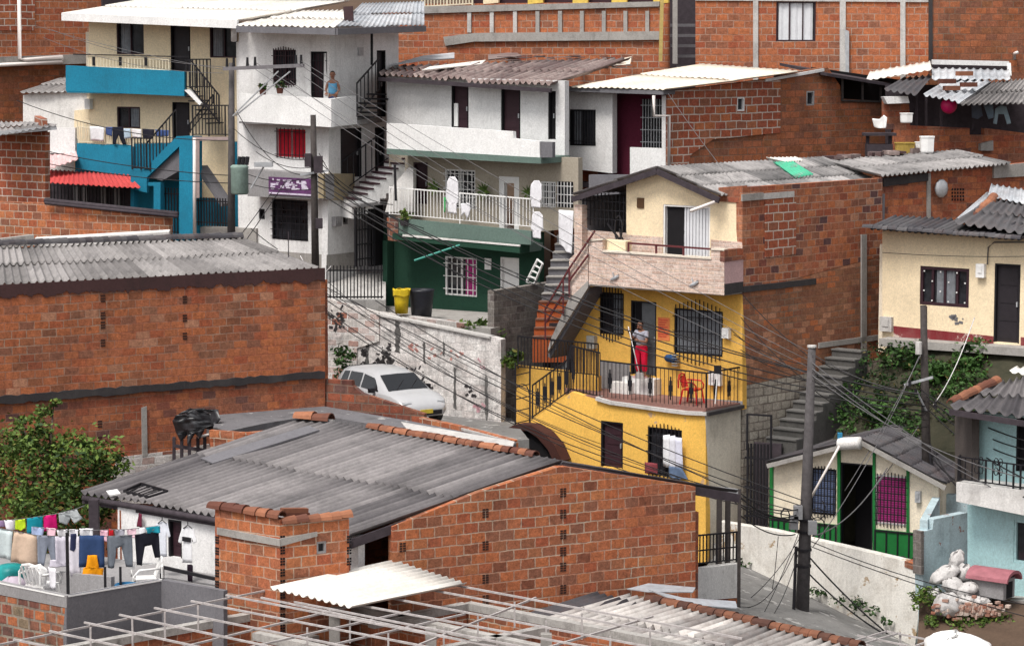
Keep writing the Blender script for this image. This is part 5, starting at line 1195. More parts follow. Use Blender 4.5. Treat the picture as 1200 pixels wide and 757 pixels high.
# ================================================================ white slab-roofed house with maroon wall and brick side
WC = Plane((781, 150, 81.5), (645, 142, 83.6)); BS = Plane((783, 150, 81.5), (985, 141, 86))
wc = thing('white_maroon_house', 'white house with maroon recess, pale sheet roof and a long red brick side wall', 'house', WC.at(740, 210))
H = [window(wc, WC, T4(104, 487, 220, 648), BLACK, GLASS, (9, 1, BLACK), CURG, cpart=(.1, .55))]
wall(wc, WC, T4(28, 400, 294, 415, 294, 770, 28, 740), W_, H, (-.3))
WM = WC.shift(-.7); H = [window(wc, WM, T4(425, 440, 514, 660), BLACK, GLASS, (7, 4, GALV))]
wall(wc, WM, T4(230, 400, 540, 410, 540, 790, 230, 790), MAROON, H)
MB().slab(plane_pts(WC.at(*T4(294, 600)), WM.at(*T4(294, 600))), [], [], 0, .01) if 0 else None
quadbox(wc, WC, T4(372, 655, 530, 660, 530, 790, 372, 790), -.15, 0, W_bright, 'parapet')
quadbox(wc, WC, T4(513, 425, 530, 425, 530, 660, 513, 660), -.2, 0, W_, 'corner_post')
deck(wc, [WC.at(647, 200), WC.at(780, 200), WM.at(800, 200), WM.at(640, 200)], WC.uv(650, 213)[1], .15, FASC, 'floor_slab')
quadbox(wc, WC.shift(.5), T4(-20, 386, 520, 404, 520, 422, 0, 403), -1.2, 0, GDARK, 'roof_edge')
c0, c1 = WC.at(*T4(110, 390), .55), WC.at(*T4(528, 405), .55); c2, c3 = BS.at(*T4(1140, 318), .35), P(*T4(700, 285), 88)
corr(wc, c0, c1, c2, c3, S_cream, 'roof', .24, .02, 2, jit=.02)
H = [window(wc, BS, T4(848, 432, 883, 495), WPAINT, GLASS, mull=0)]
wall(wc, BS, T4(540, 408, 1040, 345, 1040, 590, 740, 620, 640, 690, 620, 800, 540, 800), B_pale, H, name='brick_side_wall')
H = [window(wc, BS, T5(172, 405, 208, 470), GPLAS, GLASS, mull=0)]
wall(wc, BS.shift(-.06), T4(545, 560, 1060, 560, 1060, 800, 545, 800), B_dark, name='brick_side_wall')
wall(wc, BS, T5(55, 330, 265, 300, 320, 380, 330, 440, 520, 450, 520, 800, -20, 800, -20, 620), B_dark, H, -.3, -.02, 'brick_side_wall')
quadbox(wc, BS, T5(-10, 352, 250, 305, 250, 318, -10, 364), .003, .06, W_, 'roof_trim')
pipe(wc, [BS.at(*T4(478, 425), .2), BS.at(*T4(478, 515), .2), BS.at(*T4(545, 515), .1), BS.at(*T4(545, 740), .1)], .05, PIPEW)
quadbox(wc, BS.shift(-1.1), T5(200, 300, 620, 360, 620, 470, 200, 470), -.1, 0, DARK, 'void_shade')  # near-black back panel paints the shade in the opening under the eave
m = MB(); q = [BS.at(*T5(262, 326), .35), BS.at(*T5(575, 378), .35)]; q += [q[1] - BS.n * 2.2 + Vector((0, 0, .3)), q[0] - BS.n * 2.2 + Vector((0, 0, .3))]; m.hexa([p - Vector((0, 0, .09)) for p in q] + q); m.build('lean_to_roof', FASC, wc)
m = MB()
for x in (330, 420, 500): m.bar(BS.at(*T5(x, 340 + (x - 330) * .16), .1), BS.at(*T5(x, 448), .0), .07)
m.bar(BS.at(*T5(320, 447), -.05), BS.at(*T5(525, 452), -.05), .2, .06); m.build('eave_posts', WOODP, wc)
backs(wc, [WC.at(647, 200, -.1), WC.at(647, 200) + BS.u * 5.5, BS.at(985, 150, -.2)], 9, 16.8, B_old)
# ================================================================ brick houses along the top
TM = Plane((772, 60, 91.5), (450, 60, 94.5))
tm = thing('brick_frame_house', 'red brick house with thin concrete columns and yellow posts on its upper ledge', 'house', TM.at(600, 110))
wall(tm, TM, T3(30, 20, 1300, 10, 1300, 420, 30, 420), B_red, name='brick_wall')
quadbox(tm, TM, T3(300, 165, 440, 148, 1260, 140, 1260, 178, 440, 186, 310, 205), .002, .12, CONC, 'concrete_beam')
quadbox(tm, TM, T3(200, 30, 1260, 8, 1260, 30, 200, 62), .002, .1, CONC, 'concrete_beam')
for i, x in enumerate((415, 515, 618, 718, 818, 915, 1012, 1108, 1205)): quadbox(tm, TM, T3(x - 8, 50, x + 9, 50, x + 9, 146, x - 8, 146), .003, .07 + .001 * i, CONCW if i < 3 else CONC, 'concrete_column')
TU = TM.shift(.1); wall(tm, TM.shift(-.25), T3(430, -80, 1300, -80, 1300, 18, 430, 22), DOORM, name='upper_wall')
YELB = paint('yellow_post_paint', (.66, .46, .10), .7)
for x in (500, 698, 897, 1070, 1255): quadbox(tm, TM, T3(x - 22, -60, x + 45, -60, x + 45, 14, x - 22, 20), -.15, .02, YELB if x > 600 else CREAM, 'post')
railing(tm, TM.at(*T3(205, 38), .06), TM.at(*T3(430, 25), .06), .6, 16, CREAMP, .02)
T_R = Plane((1085, 60, 89.5), (815, 60, 91))
trh = thing('brick_curtain_house', 'red brick house with concrete columns and a window with white curtains', 'house', T_R.at(950, 110))
H = [window(trh, T_R, T5(36, 8, 212, 185), DOORM, GLASS, None, CURW, mull=2, cpart=(0.02, .95))]
wall(trh, T_R, (815, -12, 1088, -12, 1088, 140, 815, 130), B_red, H, name='brick_wall')
for x0, x1 in (((883, 888), (985, 992))): pass
for x0, x1 in ((882.5, 888.5), (984, 991), (1055, 1061)): quadbox(trh, T_R, (x0, -12, x1, -12, x1, 110, x0, 110), .003, .06, CONCW, 'concrete_column')
quadbox(trh, T_R, (815, -12, 1088, -12, 1088, 3, 815, 1), .004, .055, CONCW, 'concrete_beam')
quadbox(trh, T_R, (990, 35, 995, 37, 995, 88, 991, 88), .06, .14, GALV, 'zinc_strip')
tcorner = T_R.at(1088, 60); TRR = plane_pts(tcorner, tcorner + Vector((5.5, 1.8, 0)))
tr2 = thing('brown_brick_house', 'darker brown brick wall of the house in the top right corner', 'house', TRR.at(1150, 140))
wall(tr2, TRR, (1089, -14, 1215, -14, 1215, 170, 1089, 160), B_dark, name='brick_wall')
quadbox(tr2, TRR, (1089, -14, 1093, -14, 1093, 75, 1089, 75), .002, .05, TAR, 'joint')
pipe(tr2, [TRR.at(1189, 70, .1), TRR.at(1189, 63, .1), TRR.at(1192, 62, .3)], .06, PIPEW)
gap = plane_pts(P(760, 60, 95), P(830, 60, 95)); gp2 = thing('dark_stairwell', 'dark open stairwell gap between the two brick houses at top', 'stairwell', P(795, 110, 95))
wall(gp2, gap, (755, -20, 840, -20, 840, 130, 755, 130), FASC, (), -.2, 0, 'wall', True)
m = MB()
for k in range(5): m.box(*(P(800, 30 + k * 12, 93.5) + Vector((k * .1, 0, 0))), 1.2, .8, .1)
m.build('stair_slabs', GDARK, gp2)
MB().bar(P(776, -10, 91), P(774, 72, 91), .12).build('yellow_pole', paint('pole_ochre', (.45, .34, .12), .7), None, label='ochre pole standing at the left of the dark stairwell', cat='pole')
MB().bar(P(791, -10, 90.8), P(791, 75, 90.8), .16).build('concrete_post', CONC, None, label='grey concrete post in the dark stairwell gap', cat='post')
# ================================================================ rear brick house behind the yellow house
RB = plane_pts(WY.at(1034, 250) - WY.n * .3, WY.at(1034, 250) - WY.n * .3 + Vector((3.8, 2.2, 0)))
rb = thing('rear_brick_house', 'weathered brick building with grey roof and brick vent behind the cream cottage', 'house', RB.at(1100, 300))
wall(rb, RB, (1030, 206, 1095, 200, 1165, 194, 1215, 190, 1215, 420, 1030, 420), B_old, name='brick_wall')
quadbox(rb, RB, (1036, 209, 1088, 203, 1088, 212, 1036, 219), .003, .08, TAR, 'concrete_band'); quadbox(rb, RB, (1165, 195, 1215, 190, 1215, 206, 1165, 209), .003, .08, CONC, 'concrete_band')
quadbox(rb, RB, (1087, 203, 1091, 203, 1091, 262, 1087, 262), .003, .06, CONC, 'mortar_column')
m = MB()
for r_ in range(4):
    for c_ in range(5): u, z = RB.uv(1115 + c_ * 3.2, 221 + r_ * 4); m.pbox(RB, u, u + .05, z - .06, z, .002, .02)
m.build('vent_block', DARK, rb)
c = RB.at(1103, 221, .15); m = MB(); m.loft([[c + RB.n * .1 * math.sin(k) + RB.u * math.cos(t) * (.05 + .2 * math.cos(k)) + Vector((0, 0, math.sin(t) * (.05 + .24 * math.cos(k)))) for t in [j * .6283 for j in range(10)]] for k in (0, .5, 1, 1.5)]); m.build('dish_antenna', GALV, None, True, 'small grey dish fixed on the rear brick wall beside the vent', 'dish')
rq0, rq1 = RB.at(1032, 207, .3), RB.at(1185, 193, .3); corr(rb, rq0, rq1, rq1 + Vector((-1.3, 2.3, .3)), rq0 + Vector((-1.5, 2.2, .33)), S_mid, 'roof', .18, .04, 2)
m = MB(); rq = random.Random(19); m.hascol = True
for k in range(16): cc = rq0.lerp(rq1, rq.uniform(.02, .8)) + Vector((-1.45, 2.3, .36)); m.box(cc.x, cc.y, cc.z + .04, rq.uniform(.2, .8), rq.uniform(.1, .3), rq.uniform(.05, .16), rq.uniform(0, 3), rq.random())
m.build('ridge_debris', S_rust, None, kind='stuff')
# clutter on that roof
RC = rq0.lerp(rq1, .3) + Vector((-.6, 1.2, .22))
def clutter(px, py, Y, sx, sz, mat, name, label, cat, ph=1):
    c = P(px, py, Y); m = MB(); t = .88; m.loft([[c + Vector((x * sx / 2 * k, y * sx / 2 * k, z * sz)) for x, y in ((-1, -.7), (0, -.9), (1, -.7), (1.1, 0), (1, .7), (0, .9), (-1, .7), (-1.1, 0))] for z, k in ((0, t), (.1, .95), (.85, 1), (.93, 1.08), (1, 1.08), (1, .9), (.9, .85))]); return m.build(name, mat, None, label=label, cat=cat)
clutter(1060, 181, 81.5, .55, .36, paint('tub_yellow', (.32, .22, .05), .8, .4), 'tub', 'dirty yellow tub standing on the rear roof edge', 'tub')
clutter(1086, 179, 81.4, .40, .50, WPAINT, 'paint_bucket', 'large white bucket on the rear roof right of yellow tub', 'bucket')
clutter(1077, 180, 81.7, .24, .36, W_, 'paint_bucket', 'smaller white can between yellow tub and large white bucket', 'bucket')
clutter(1062, 144, 83.2, .36, .30, WPAINT, 'bucket', 'white pail hanging by the low brick wall above the yellow tub', 'bucket')
m = MB(); c = P(1030, 168, 82.4)
for x in (-.35, .35): m.bar(c + Vector((x, 0, -.5)), c + Vector((x, 0, .25)), .1)
m.box(c.x, c.y, c.z + .28, 1.0, .6, .08); m.box(c.x, c.y, c.z - .2, .8, .5, .35); m.build('work_table', FASC, None, label='dark cluttered work table on the rear roof against brick side wall', cat='table')
hang(Plane((1042, 150, 82), (1020, 150, 82.2)), (1022, 139, 1030, 140, 1036, 135, 1040, 138, 1039, 150, 1030, 151, 1024, 149), WPAINT, 'plastic_bag', 'crumpled white plastic bag lying on the dark work table', 'bag', 0, .06, 7)
# ================================================================ shack at upper right
SKp = plane_pts(P(1050, 180, 84), P(1225, 180, 85.2))
sk = thing('sheet_roof_shack', 'shack with scrap sheet roofs over a dark opening above a low brick wall', 'shack', SKp.at(1130, 200))
wall(sk, SKp, T5(560, 555, 895, 570, 895, 600, 960, 600, 960, 570, 1010, 575, 1200, 600, 1200, 760, 560, 760), B_old, (), -.25, 0, 'low_wall', True)
wall(sk, SKp.shift(-2.2), (1040, 100, 1230, 100, 1230, 200, 1040, 200), FASC, (), -.2, 0, 'back_wall', True)
wall(sk, SKp.shift(-.05), (1036, 118, 1065, 116, 1067, 152, 1036, 152), B_old, (), -.2, 0, 'brick_pier', True)
corr(sk, P(1082, 113, 83.2), P(1127, 121, 82.4), P(1165, 95, 86), P(1118, 90, 87), S_zinc, 'roof', .26, .04, 2, jit=.03)
corr(sk, P(1125, 124, 82.2), P(1215, 122, 84.5), P(1230, 90, 87.5), P(1160, 97, 86), S_lgrey, 'roof', .22, .04, 2)
corr(sk, P(1036, 106, 84), P(1075, 112, 83), P(1095, 88, 87), P(1060, 92, 87.5), S_dark, 'roof', .24, .04, 1, jit=.03)
corr(sk, P(1015, 95, 87), P(1092, 82, 86.4), P(1090, 72, 89), P(1020, 84, 89.2), S_white, 'roof', .24, .02, 1, jit=.03)
corr(sk, P(1092, 94, 85.8), P(1184, 94, 86.2), P(1182, 82, 88.5), P(1092, 80, 88.2), S_zinc, 'roof', .24, .03, 1, jit=.03)
f = MB(); f.bar(P(1092, 73, 88.6), P(1182, 75, 88.8), .1, .16); f.bar(P(1182, 75, 88.8), P(1183, 90, 88.6), .12, .12); f.build('roof_trim', W_, sk)
MB().pbox(plane_pts(P(1092, 80, 88.8), P(1182, 80, 89)), 0, 2.6, P(1092, 86, 88.8).z, P(1092, 75, 88.8).z, -.1, 0).build('dark_board', FASC, sk)
quadbox(sk, SKp.shift(.3), (1036, 114, 1064, 113, 1066, 121, 1040, 122), -.3, 0, W_, 'white_board')
for x in (1074, 1085, 1103, 1140): MB().bar(SKp.at(x, 112, -.2), SKp.at(x, 152, -.2), .08).build('post', FASC, sk)
m = MB(); rg = random.Random(31)
for k, (x, y) in enumerate(((1110, 100), (1135, 104), (1115, 108), (1130, 91))): cc = P(x, y, 84); m.box(cc.x, cc.y, cc.z + .12, .5, .25, .14, .4, rg.random())
m.build('roof_bricks', TILE, sk)
c = P(1112, 124, 83.3); m = MB(); m.loft([[c + Vector((math.cos(t) * .26 * math.sin(k), math.sin(t) * .26 * math.sin(k), .26 * math.cos(k))) for t in [j * .449 for j in range(14)]] for k in [.05 + i * .38 for i in range(9)]]); m.build('ball', paint('pink_plastic', (.50, .01, .10), .4), None, True, 'magenta ball shaped bundle hanging under the shack roof', 'ball')
SC = SKp.shift(.1)
hang(SC, (1166, 128, 1172, 124, 1179, 125, 1185, 145, 1180, 146, 1176, 134, 1170, 134, 1168, 146, 1164, 145), cloth('cloth_jeans', (.28, .38, .44)), 'trousers', 'pale blue trousers hanging under the shack roof', 'trousers')
hang(SC, (1138, 121, 1150, 121, 1152, 136, 1146, 140, 1138, 138), cloth('cloth_slate', (.10, .12, .16)), 'shirt', 'slate shirt hanging leftmost under the shack roof', 'shirt')
hang(SC, (1152, 123, 1163, 123, 1164, 138, 1158, 140), cloth('cloth_bluegrey', (.18, .25, .32)), 'shirt', 'blue grey shirt beside the pale blue trousers under shack roof', 'shirt')
quadbox(sk, SKp.shift(.2), T5(945, 640, 1000, 625, 1000, 670, 945, 670), -.3, 0, CONC, 'mortar_lump')
# ================================================================ cream cottage on the bank
CH = Plane((1197, 403, 73.3), (1033, 390))
ch = thing('cream_cottage', 'cream rendered cottage with maroon skirting and dark tiled eave above the green bank', 'house', CH.at(1110, 402))
T9 = lambda *c: tuple(r2(*c))
H = [window(ch, CH, T9(674, 505, 892, 678), DOORM, GLASS, None, CURG, fw=.09, mull=3, cpart=(.3, .72)), door(ch, CH, T9(1003, 490, 1118, 840), DOORB, BLACK)]
wall(ch, CH, (1034, 270, 1225, 282, 1225, 480, 1034, 470), CREAM, H)
st_ = MB(); u0, z0, u1, z1 = CH.rect(T9(674, 505, 892, 678))
for i in range(6):
    for j in range(4):
        if (i + j) % 2: u, z = u0 + (u1 - u0) * (i + .5) / 6, z0 + (z1 - z0) * (j + .5) / 4; st_.pbox(CH, u - .02, u + .02, z - .02, z + .02, -.019, .0)
st_.build('rivets', WPAINT, [o for o in ch.children if o.name.startswith('window')][0])
quadbox(ch, CH.shift(.012), (1047, 382, 1164, 394, 1164, 408, 1047, 398), -.01, 0.0, SKIRT, 'skirting'); quadbox(ch, CH.shift(.012), (1196, 395, 1225, 398, 1225, 412, 1196, 409), -.01, 0, SKIRT, 'skirting')
quadbox(ch, CH, (1080, 359, 1086, 359, 1086, 386, 1080, 385), .004, .03, DOORM, 'wall_patch')
on_wall(CH, (1033, 371, 1047, 388), .12, CONCW, 'meter_cabinet', 'pale meter cabinet with a dark blot at the foot of cream cottage corner', 'cabinet', det=1)
on_wall(CH, (1146, 309, 1156, 325), .14, WPAINT, 'meter_box', 'white meter box left of the dark cottage door', 'meter box', det=1)
pipe(ch, [CH.at(1157, 310, .05), CH.at(1158, 290, .05), CH.at(1165, 284, .05), CH.at(1200, 284, .05)], .02, CABLG)
scribble(ch, CH, [(1116, 368, 1130, 380, 12)], GDARK, .006, 'flaking_patch', 9)
e0, e1 = CH.at(1018, 268, .5), CH.at(1198, 281, .5); up = Vector((0, 0, 1))
corr(ch, e0, e1, e1 - CH.n * 1.6 + up * .3, e0 - CH.n * 1.6 + up * .25, S_dark, 'roof', .2, .05, 1, jit=.02)
tiles(ch, e0 + up * .02, e1 + up * .02, 30, S_dark, .1, 'eave_tiles')
q0 = CH.at(1118, 268, .3) + up * .1; q1 = CH.at(1225, 282, .3) + up * .1
corr(ch, q0, q1, P(1222, 238, 77.5), P(1163, 232, 78.5), S_dark, 'roof', .24, .05, 2, jit=.02)
corr(ch, P(1158, 230, 78.4), P(1225, 244, 76.4), P(1225, 226, 78.5), P(1162, 216, 79.5), S_zinc, 'roof', .24, .03, 1)
corr(ch, P(1112, 265, 75.4), P(1122, 268, 75), P(1166, 228, 79), P(1157, 226, 79), S_zinc, 'roof_flashing', .3, .02, 1)
for k in range(7): pass
tiles(ch, P(1130, 266, 75.2), P(1165, 232, 78.3), 9, TILE, .14)
corr(ch, P(1066, 264, 76.2), P(1110, 268, 75.6), P(1104, 260, 77.2), P(1072, 257, 77.4), S_zinc, 'roof_sheet', .3, .02, 1)
backs(ch, [CH.at(1034, 300, -.1), CH.at(1034, 300) - CH.n * 5, CH.at(1225, 300) - CH.n * 5], 10.5, 13.6, CREAM2)
MB().bar(CH.at(1036, 400, .3), CH.at(1225, 413, .3), .6, .22).build('plinth', CONC, ch)
# ---------------- green bank and the alley stairs
gb_ = [P(968, 530, 73.0), P(1145, 530, 70.8), P(1215, 412, 72.9), P(1040, 402, 75.4)]
ground_patch('bank', gb_, plaster('bank_earth', (.045, .042, .026), .8, (.018, .022, .012), sc=3, drip=0), .16, 2.5, 16)
rg = random.Random(17); mb = MB()
def bank(s, t): return gb_[0].lerp(gb_[1], s).lerp(gb_[3].lerp(gb_[2], s), t)
def greens(x0, y0, x1, y1, n, tone, size=.16):
    for _ in range(n):
        px, py = rg.uniform(x0, x1), rg.uniform(y0, y1); c = on_quad(gb_[0], gb_[1], gb_[3], px, py, .16)
        leaves(mb, c, (.34, .25, .24), 22, size, rg, max(0, tone - .2), min(.75, tone + .2), .05, 3)
greens(985, 470, 1080, 512, 55, .5, .12); greens(1090, 430, 1150, 465, 50, .6, .12); greens(1005, 412, 1090, 460, 45, .15, .12); greens(1125, 405, 1160, 430, 16, .6, .12); greens(1030, 460, 1150, 500, 40, .3, .12); greens(985, 450, 1040, 490, 26, .25, .12)
mb.build('bank_vegetation', LEAF2, None, kind='stuff')
for px, py, n, l in ((1060, 425, 260, 'dark shrub on the bank left of the mossy pole'), (1108, 445, 520, 'bright green shrub on the bank right of the mossy pole'), (1135, 428, 260, 'light green shrub below the cottage plinth'), (1030, 490, 420, 'leafy green shrub above the dark cottage roof apex')):
    m = MB(); leaves(m, on_quad(gb_[0], gb_[1], gb_[3], px, py, .3), (.55, .4, .42), n, .17, rg, .1, .7); m.build('shrub', LEAF2, None, label=l, cat='shrub')
as_ = thing('stone_stairs', 'dark worn concrete stairs climbing beside the long brick side wall', 'stairs', P(925, 525, 72.6))
a, b = P(898, 522, 73.2), P(982, 409, 75.9); steps(as_, a, b, Vector((.78, -.6, 0)), 11, plaster('step_concrete', (.10, .095, .09), .7, (.03, .03, .028), sc=2), 'flight', 1.2, plaster('tread_concrete', (.14, .135, .13), .6, (.07, .07, .065), sc=2))

# ================================================================ cottage with green trim
GW = Plane((1103, 640, 69.6), (903, 620))
gw = thing('green_trim_cottage', 'cream cottage with green pilasters, patterned green panels and a dark corrugated roof', 'house', GW.at(1000, 650))
R7 = lambda *c: tuple(r7(*c)); S3 = lambda *c: tuple(s3(*c)); S4 = lambda *c: tuple(s4(*c))
H = [window(gw, GW, (950, 549, 980, 603), BLACK, GLASS, (8, 6, BLACK, .1), CURB, mull=0), window(gw, GW, (1026, 557, 1064, 615), WPAINT, GLASS, (9, 7, BLACK, .1), CURP, mull=0), door(gw, GW, (984, 543, 1023, 660), DARK, BLACK, open_=True)]
wall(gw, GW, (903, 542, 955, 530, 1007, 517, 1060, 543, 1100, 564, 1100, 700, 903, 690), CREAM2, H)
for i, (x0, x1, y0) in enumerate(((902, 905.5, 545), (981, 984.5, 528), (1022.5, 1025.5, 530), (1062, 1065, 548))): quadbox(gw, GW, (x0, y0, x1, y0, x1, 690, x0, 690), .003, .06, GREENP, 'pilaster')
def panel(x0, y0, x1, y1):
    u0, z0, u1, z1 = GW.rect((x0, y0, x1, y1)); p = MB().pbox(GW, u0, u1, z0, z1, .003, .05).build('green_panel', GREENP, gw); m = MB(); n = 4
    for k in range(n + 1): u = u0 + (u1 - u0) * k / n; m.pbox(GW, u - .02, u + .02, z0, z1, .052, .08)
    for z in (z0 + .03, z1 - .03): m.pbox(GW, u0, u1, z - .02, z + .02, .052, .078)
    for k in range(n):
        c = GW.w(u0 + (u1 - u0) * (k + .5) / n, (z0 + z1) / 2 + .05, .07); r = (u1 - u0) / n * .36
        for sy in (-1, 1): m.tube([c + GW.u * math.cos(a) * r * (1 - a / 9) + Vector((0, 0, sy * (r * .9 + math.sin(a) * r * (1 - a / 9)))) for a in [j * .7 for j in range(9)]], .014, 4)
    m.build('scrollwork', BLACK, p)
panel(906, 607, 933, 690); panel(954, 613, 980, 690); panel(1026, 622, 1079, 700)
ap_ = GW.at(1008, 515, .35); el_ = GW.at(899, 543, .35); er_ = GW.at(1108, 569, .35); bkv = Vector((2.6, 4.4, .12))
corr(gw, er_, er_ + bkv, ap_ + bkv, ap_, S_dark, 'roof', .2, .04, 5, jit=.025); corr(gw, el_ + bkv, el_, ap_, ap_ + bkv, S_dark, 'roof', .2, .04, 2)
f = MB(); f.bar(el_ - up * .07, ap_ - up * .07, .05, .12); f.bar(ap_ - up * .07, er_ - up * .07, .05, .12); f.build('fascia', CONC, gw)
backs(gw, [GW.at(903, 600, -.1), GW.at(903, 600) + Vector((1.9, 4.6, 0)), GW.at(1100, 600) + Vector((1.9, 4.6, 0)), GW.at(1100, 600, -.1)], 3.5, GW.uv(903, 545)[1], CREAM2)
tk = MB(); c0, c1 = GW.at(984, 520, .35), GW.at(1008, 519, .45); tk.tube([c0, c0.lerp(c1, .06), c0.lerp(c1, .94), c1], .17, 12); tko = tk.build('water_tank', W_dirty, None, True, 'white horizontal tank under the gable peak of green trim cottage', 'tank'); MB().bar(c0 + up * .15, c0 + up * .3, .12).build('cap', paint('cap_blue', (.03, .2, .35)), tko)
MB().tube([GW.at(984, 522, .5), GW.at(957, 571, .6), GW.at(951, 582, .5)], .035, 6).build('white_pipe', PIPEW, None, True, 'white pipe slanting down from the tank past the blue curtain', 'pipe')
quadbox(gw, GW.shift(-.6), (1095, 575, 1118, 590, 1118, 650, 1095, 650), -.2, 0, plaster('brown_wall', (.12, .07, .05), .4), 'side_wall')
on_wall(GW, (1074, 575, 1080, 588), .12, GALV, 'meter_box', 'grey meter box on the cream wall right of the pink curtain', 'meter box', det=1)
# left iron fence
ff = plane_pts(P(872, 560, 72.3), P(903, 560, 72)); fnc = thing('iron_fence_gate', 'tall black iron gate between the yellow house and green trim cottage', 'gate', ff.at(888, 620))
m = MB(); u0, z0, u1, z1 = ff.rect((874, 520, 905, 622)); grille(m, ff, u0, z0, u1, z1, 8, 3, 0, .05); m.build('bars', BLACK, fnc)
MB().pbox(ff, u0 - .05, u1, z0 - .3, z1 - .1, -.9, -.8).build('dark_backing', FASC, fnc)
m = MB(); g2 = ff.shift(.1); u0, z0, u1, z1 = g2.rect((875, 485, 905, 528)); m.pbox(g2, u0, u0 + .05, z0, z1, 0, .05); m.pbox(g2, u1 - .05, u1, z0, z1, 0, .05); m.pbox(g2, u0, u1, z1 - .05, z1, .001, .049); m.build('top_frame', BLACK, fnc)
# ---------------- street retaining wall, street, low walls
RWp = plane_pts(P(844, 640, 71.6), P(1082, 690, 67.2))
rw = thing('street_wall', 'long whitewashed street wall below the green trim cottage', 'wall', RWp.at(960, 720))
wall(rw, RWp, (840, 611, 902, 621, 1000, 643, 1060, 657, 1083, 665, 1072, 757, 1060, 790, 840, 720), plaster('street_wall_white', (.76, .73, .68), .55, (.22, .17, .12), .12, (.35, .25, .15), sc=1.1), (), -.3, 0, 'wall', True)
quadbox(rw, RWp, (1060, 657, 1083, 665, 1083, 672, 1060, 664), -.31, .02, brick('brick_red_end', [RD, OR, BR], (.3, .2, .16)), 'brick_end')
ground_patch('street', (P(780, 720, 60.5), P(1090, 800, 60), RWp.at(1072, 757, .0), RWp.at(840, 648, .0)), ASPH, .05, 1.2, 14)
ground_patch('street', (RWp.at(840, 648, .0), RWp.at(870, 660, -.1), P(880, 600, 74), P(820, 600, 74)), ASPH, .03, 1, 6)
rg = random.Random(41); m = MB()
for x, y in ((1000, 700), (1012, 705), (1025, 712), (955, 690), (962, 692), (1040, 722), (985, 700), (872, 655)): leaves(m, RWp.at(x, y + 4, .15), (.3, .15, .12), 40, .12, rg, .05, .5)
m.build('verge_weeds', LEAF2, None, kind='stuff')
lwp = plane_pts(P(812, 690, 63.2), P(866, 680, 64.6))
lw2 = thing('white_yard_wall', 'low white block wall with black railing at the right end of the gable', 'wall', lwp.at(840, 705))
wall(lw2, lwp, (813, 667, 866, 660, 866, 700, 813, 704), W_dirty, (), -.2, 0, 'wall', True); wall(lw2, lwp, (813, 704.5, 866, 700.5, 866, 740, 813, 745), B_old, (), -.2, -.01, 'brick_base', True)
railing(lw2, lwp.at(816, 663, -.1), lwp.at(863, 658, -.1), .75, 12, BLACK, .016, mid=.5)
for x, y0, y1, Y, l in ((843, 582, 662, 65, 'shorter dark timber post behind the white yard wall'), (853, 577, 661, 65.2, 'thick dark timber post behind the white yard wall'), (866.5, 573, 722, 64, 'thin leaning dark post at the street end of the white yard wall')):
    MB().bar(P(x, y0, Y), P(x - 1, y1 + (60 if y1 < 700 else 10), Y), .13 if y1 < 700 else .08).build('timber_post', WOODP, None, label=l, cat='post')
quadbox(gh, GP.shift(-.4), (815, 568, 865, 573, 865, 580, 815, 575), -.1, 0, GALV, 'gutter_end')
# ================================================================ pale blue house bottom right
BH1 = plane_pts(P(1135, 650, 66.8), P(1215, 650, 65.6)); BH0 = plane_pts(P(1080, 650, 66.2), P(1135, 650, 67.6))
bh = thing('pale_blue_house', 'pale turquoise two level house with a railed balcony and dark corrugated roof', 'house', BH1.at(1170, 690))
H = [window(bh, BH1, S4(1090, 200, 1160, 390), LBLUE, GLASS, mull=0, fw=.06)]
wall(bh, BH1, S4(885, 130, 1200, 160, 1200, 560, 885, 520), LBLUE, H)
wall(bh, BH0, S4(683, 250, 730, 238, 735, 195, 885, 165, 885, 520, 690, 560), LBLUE2, (), -.25, 0, 'side_wall', True)
quadbox(bh, BH0, S4(680, 248, 692, 246, 692, 440, 680, 440), -.24, .02, B_grey, 'block_end')
BU = BH1.shift(-.15); q5 = T(1040, 430, 5.045); Q5 = lambda *c: tuple(q5(*c))
H = [door(bh, BU, Q5(760, 300, 850, 620), DARK, DARK)]
wall(bh, BU, Q5(500, 262, 870, 300, 870, 760, 500, 760), LBLUE, H)
BF = BH1.shift(.75); quadbox(bh, BF, S4(835, 30, 1200, 75, 1200, 190, 835, 115), -1.2, 0, W_dirty, 'balcony_slab')
railing(bh, BF.at(*Q5(418, 672), -.08), BF.at(*Q5(785, 725), -.08), .62, 9, BLACK, .016, top=.016); railing(bh, BF.at(*Q5(785, 725), -.08), BF.at(*Q5(900, 735), -.08), .62, 3, BLACK, .016, top=.016)
railing(bh, BF.at(*Q5(418, 672), -.1), BF.at(*Q5(430, 660), -1.1), .62, 3, BLACK, .016, top=.016)
for x, y in ((540, 580), (655, 590)):
    m = MB(); c = BF.at(*Q5(x, y), -.06)
    for k in range(4):
        o = Vector((0, 0, (k // 2 - .5) * .24)) + BF.u * (k % 2 - .5) * .12; m.tube([c + o + BF.u * math.cos(a) * .06 + Vector((0, 0, math.sin(a) * .1)) for a in [j * .9 for j in range(8)]], .014, 4)
    m.build('railing_motif', BLACK, bh)
g0, g1 = P(1113, 478, 66.2), P(1215, 494, 64.6); corr(bh, g0, g1, P(1215, 438, 69.5), P(1160, 452, 69.6), S_grey, 'roof', .26, .055, 2, jit=.03, spw=3)
tiles(bh, P(1116, 472, 66.9), P(1168, 447, 69.4), 9, TILE, .14); corr(bh, P(1183, 436, 70), P(1215, 441, 69.4), P(1215, 432, 71), P(1192, 430, 71), S_white, 'roof_sheet', .26, .03, 1)
MB().bar(g0 - up * .1, g1 - up * .1, .08, .14).build('fascia', FASC, bh)
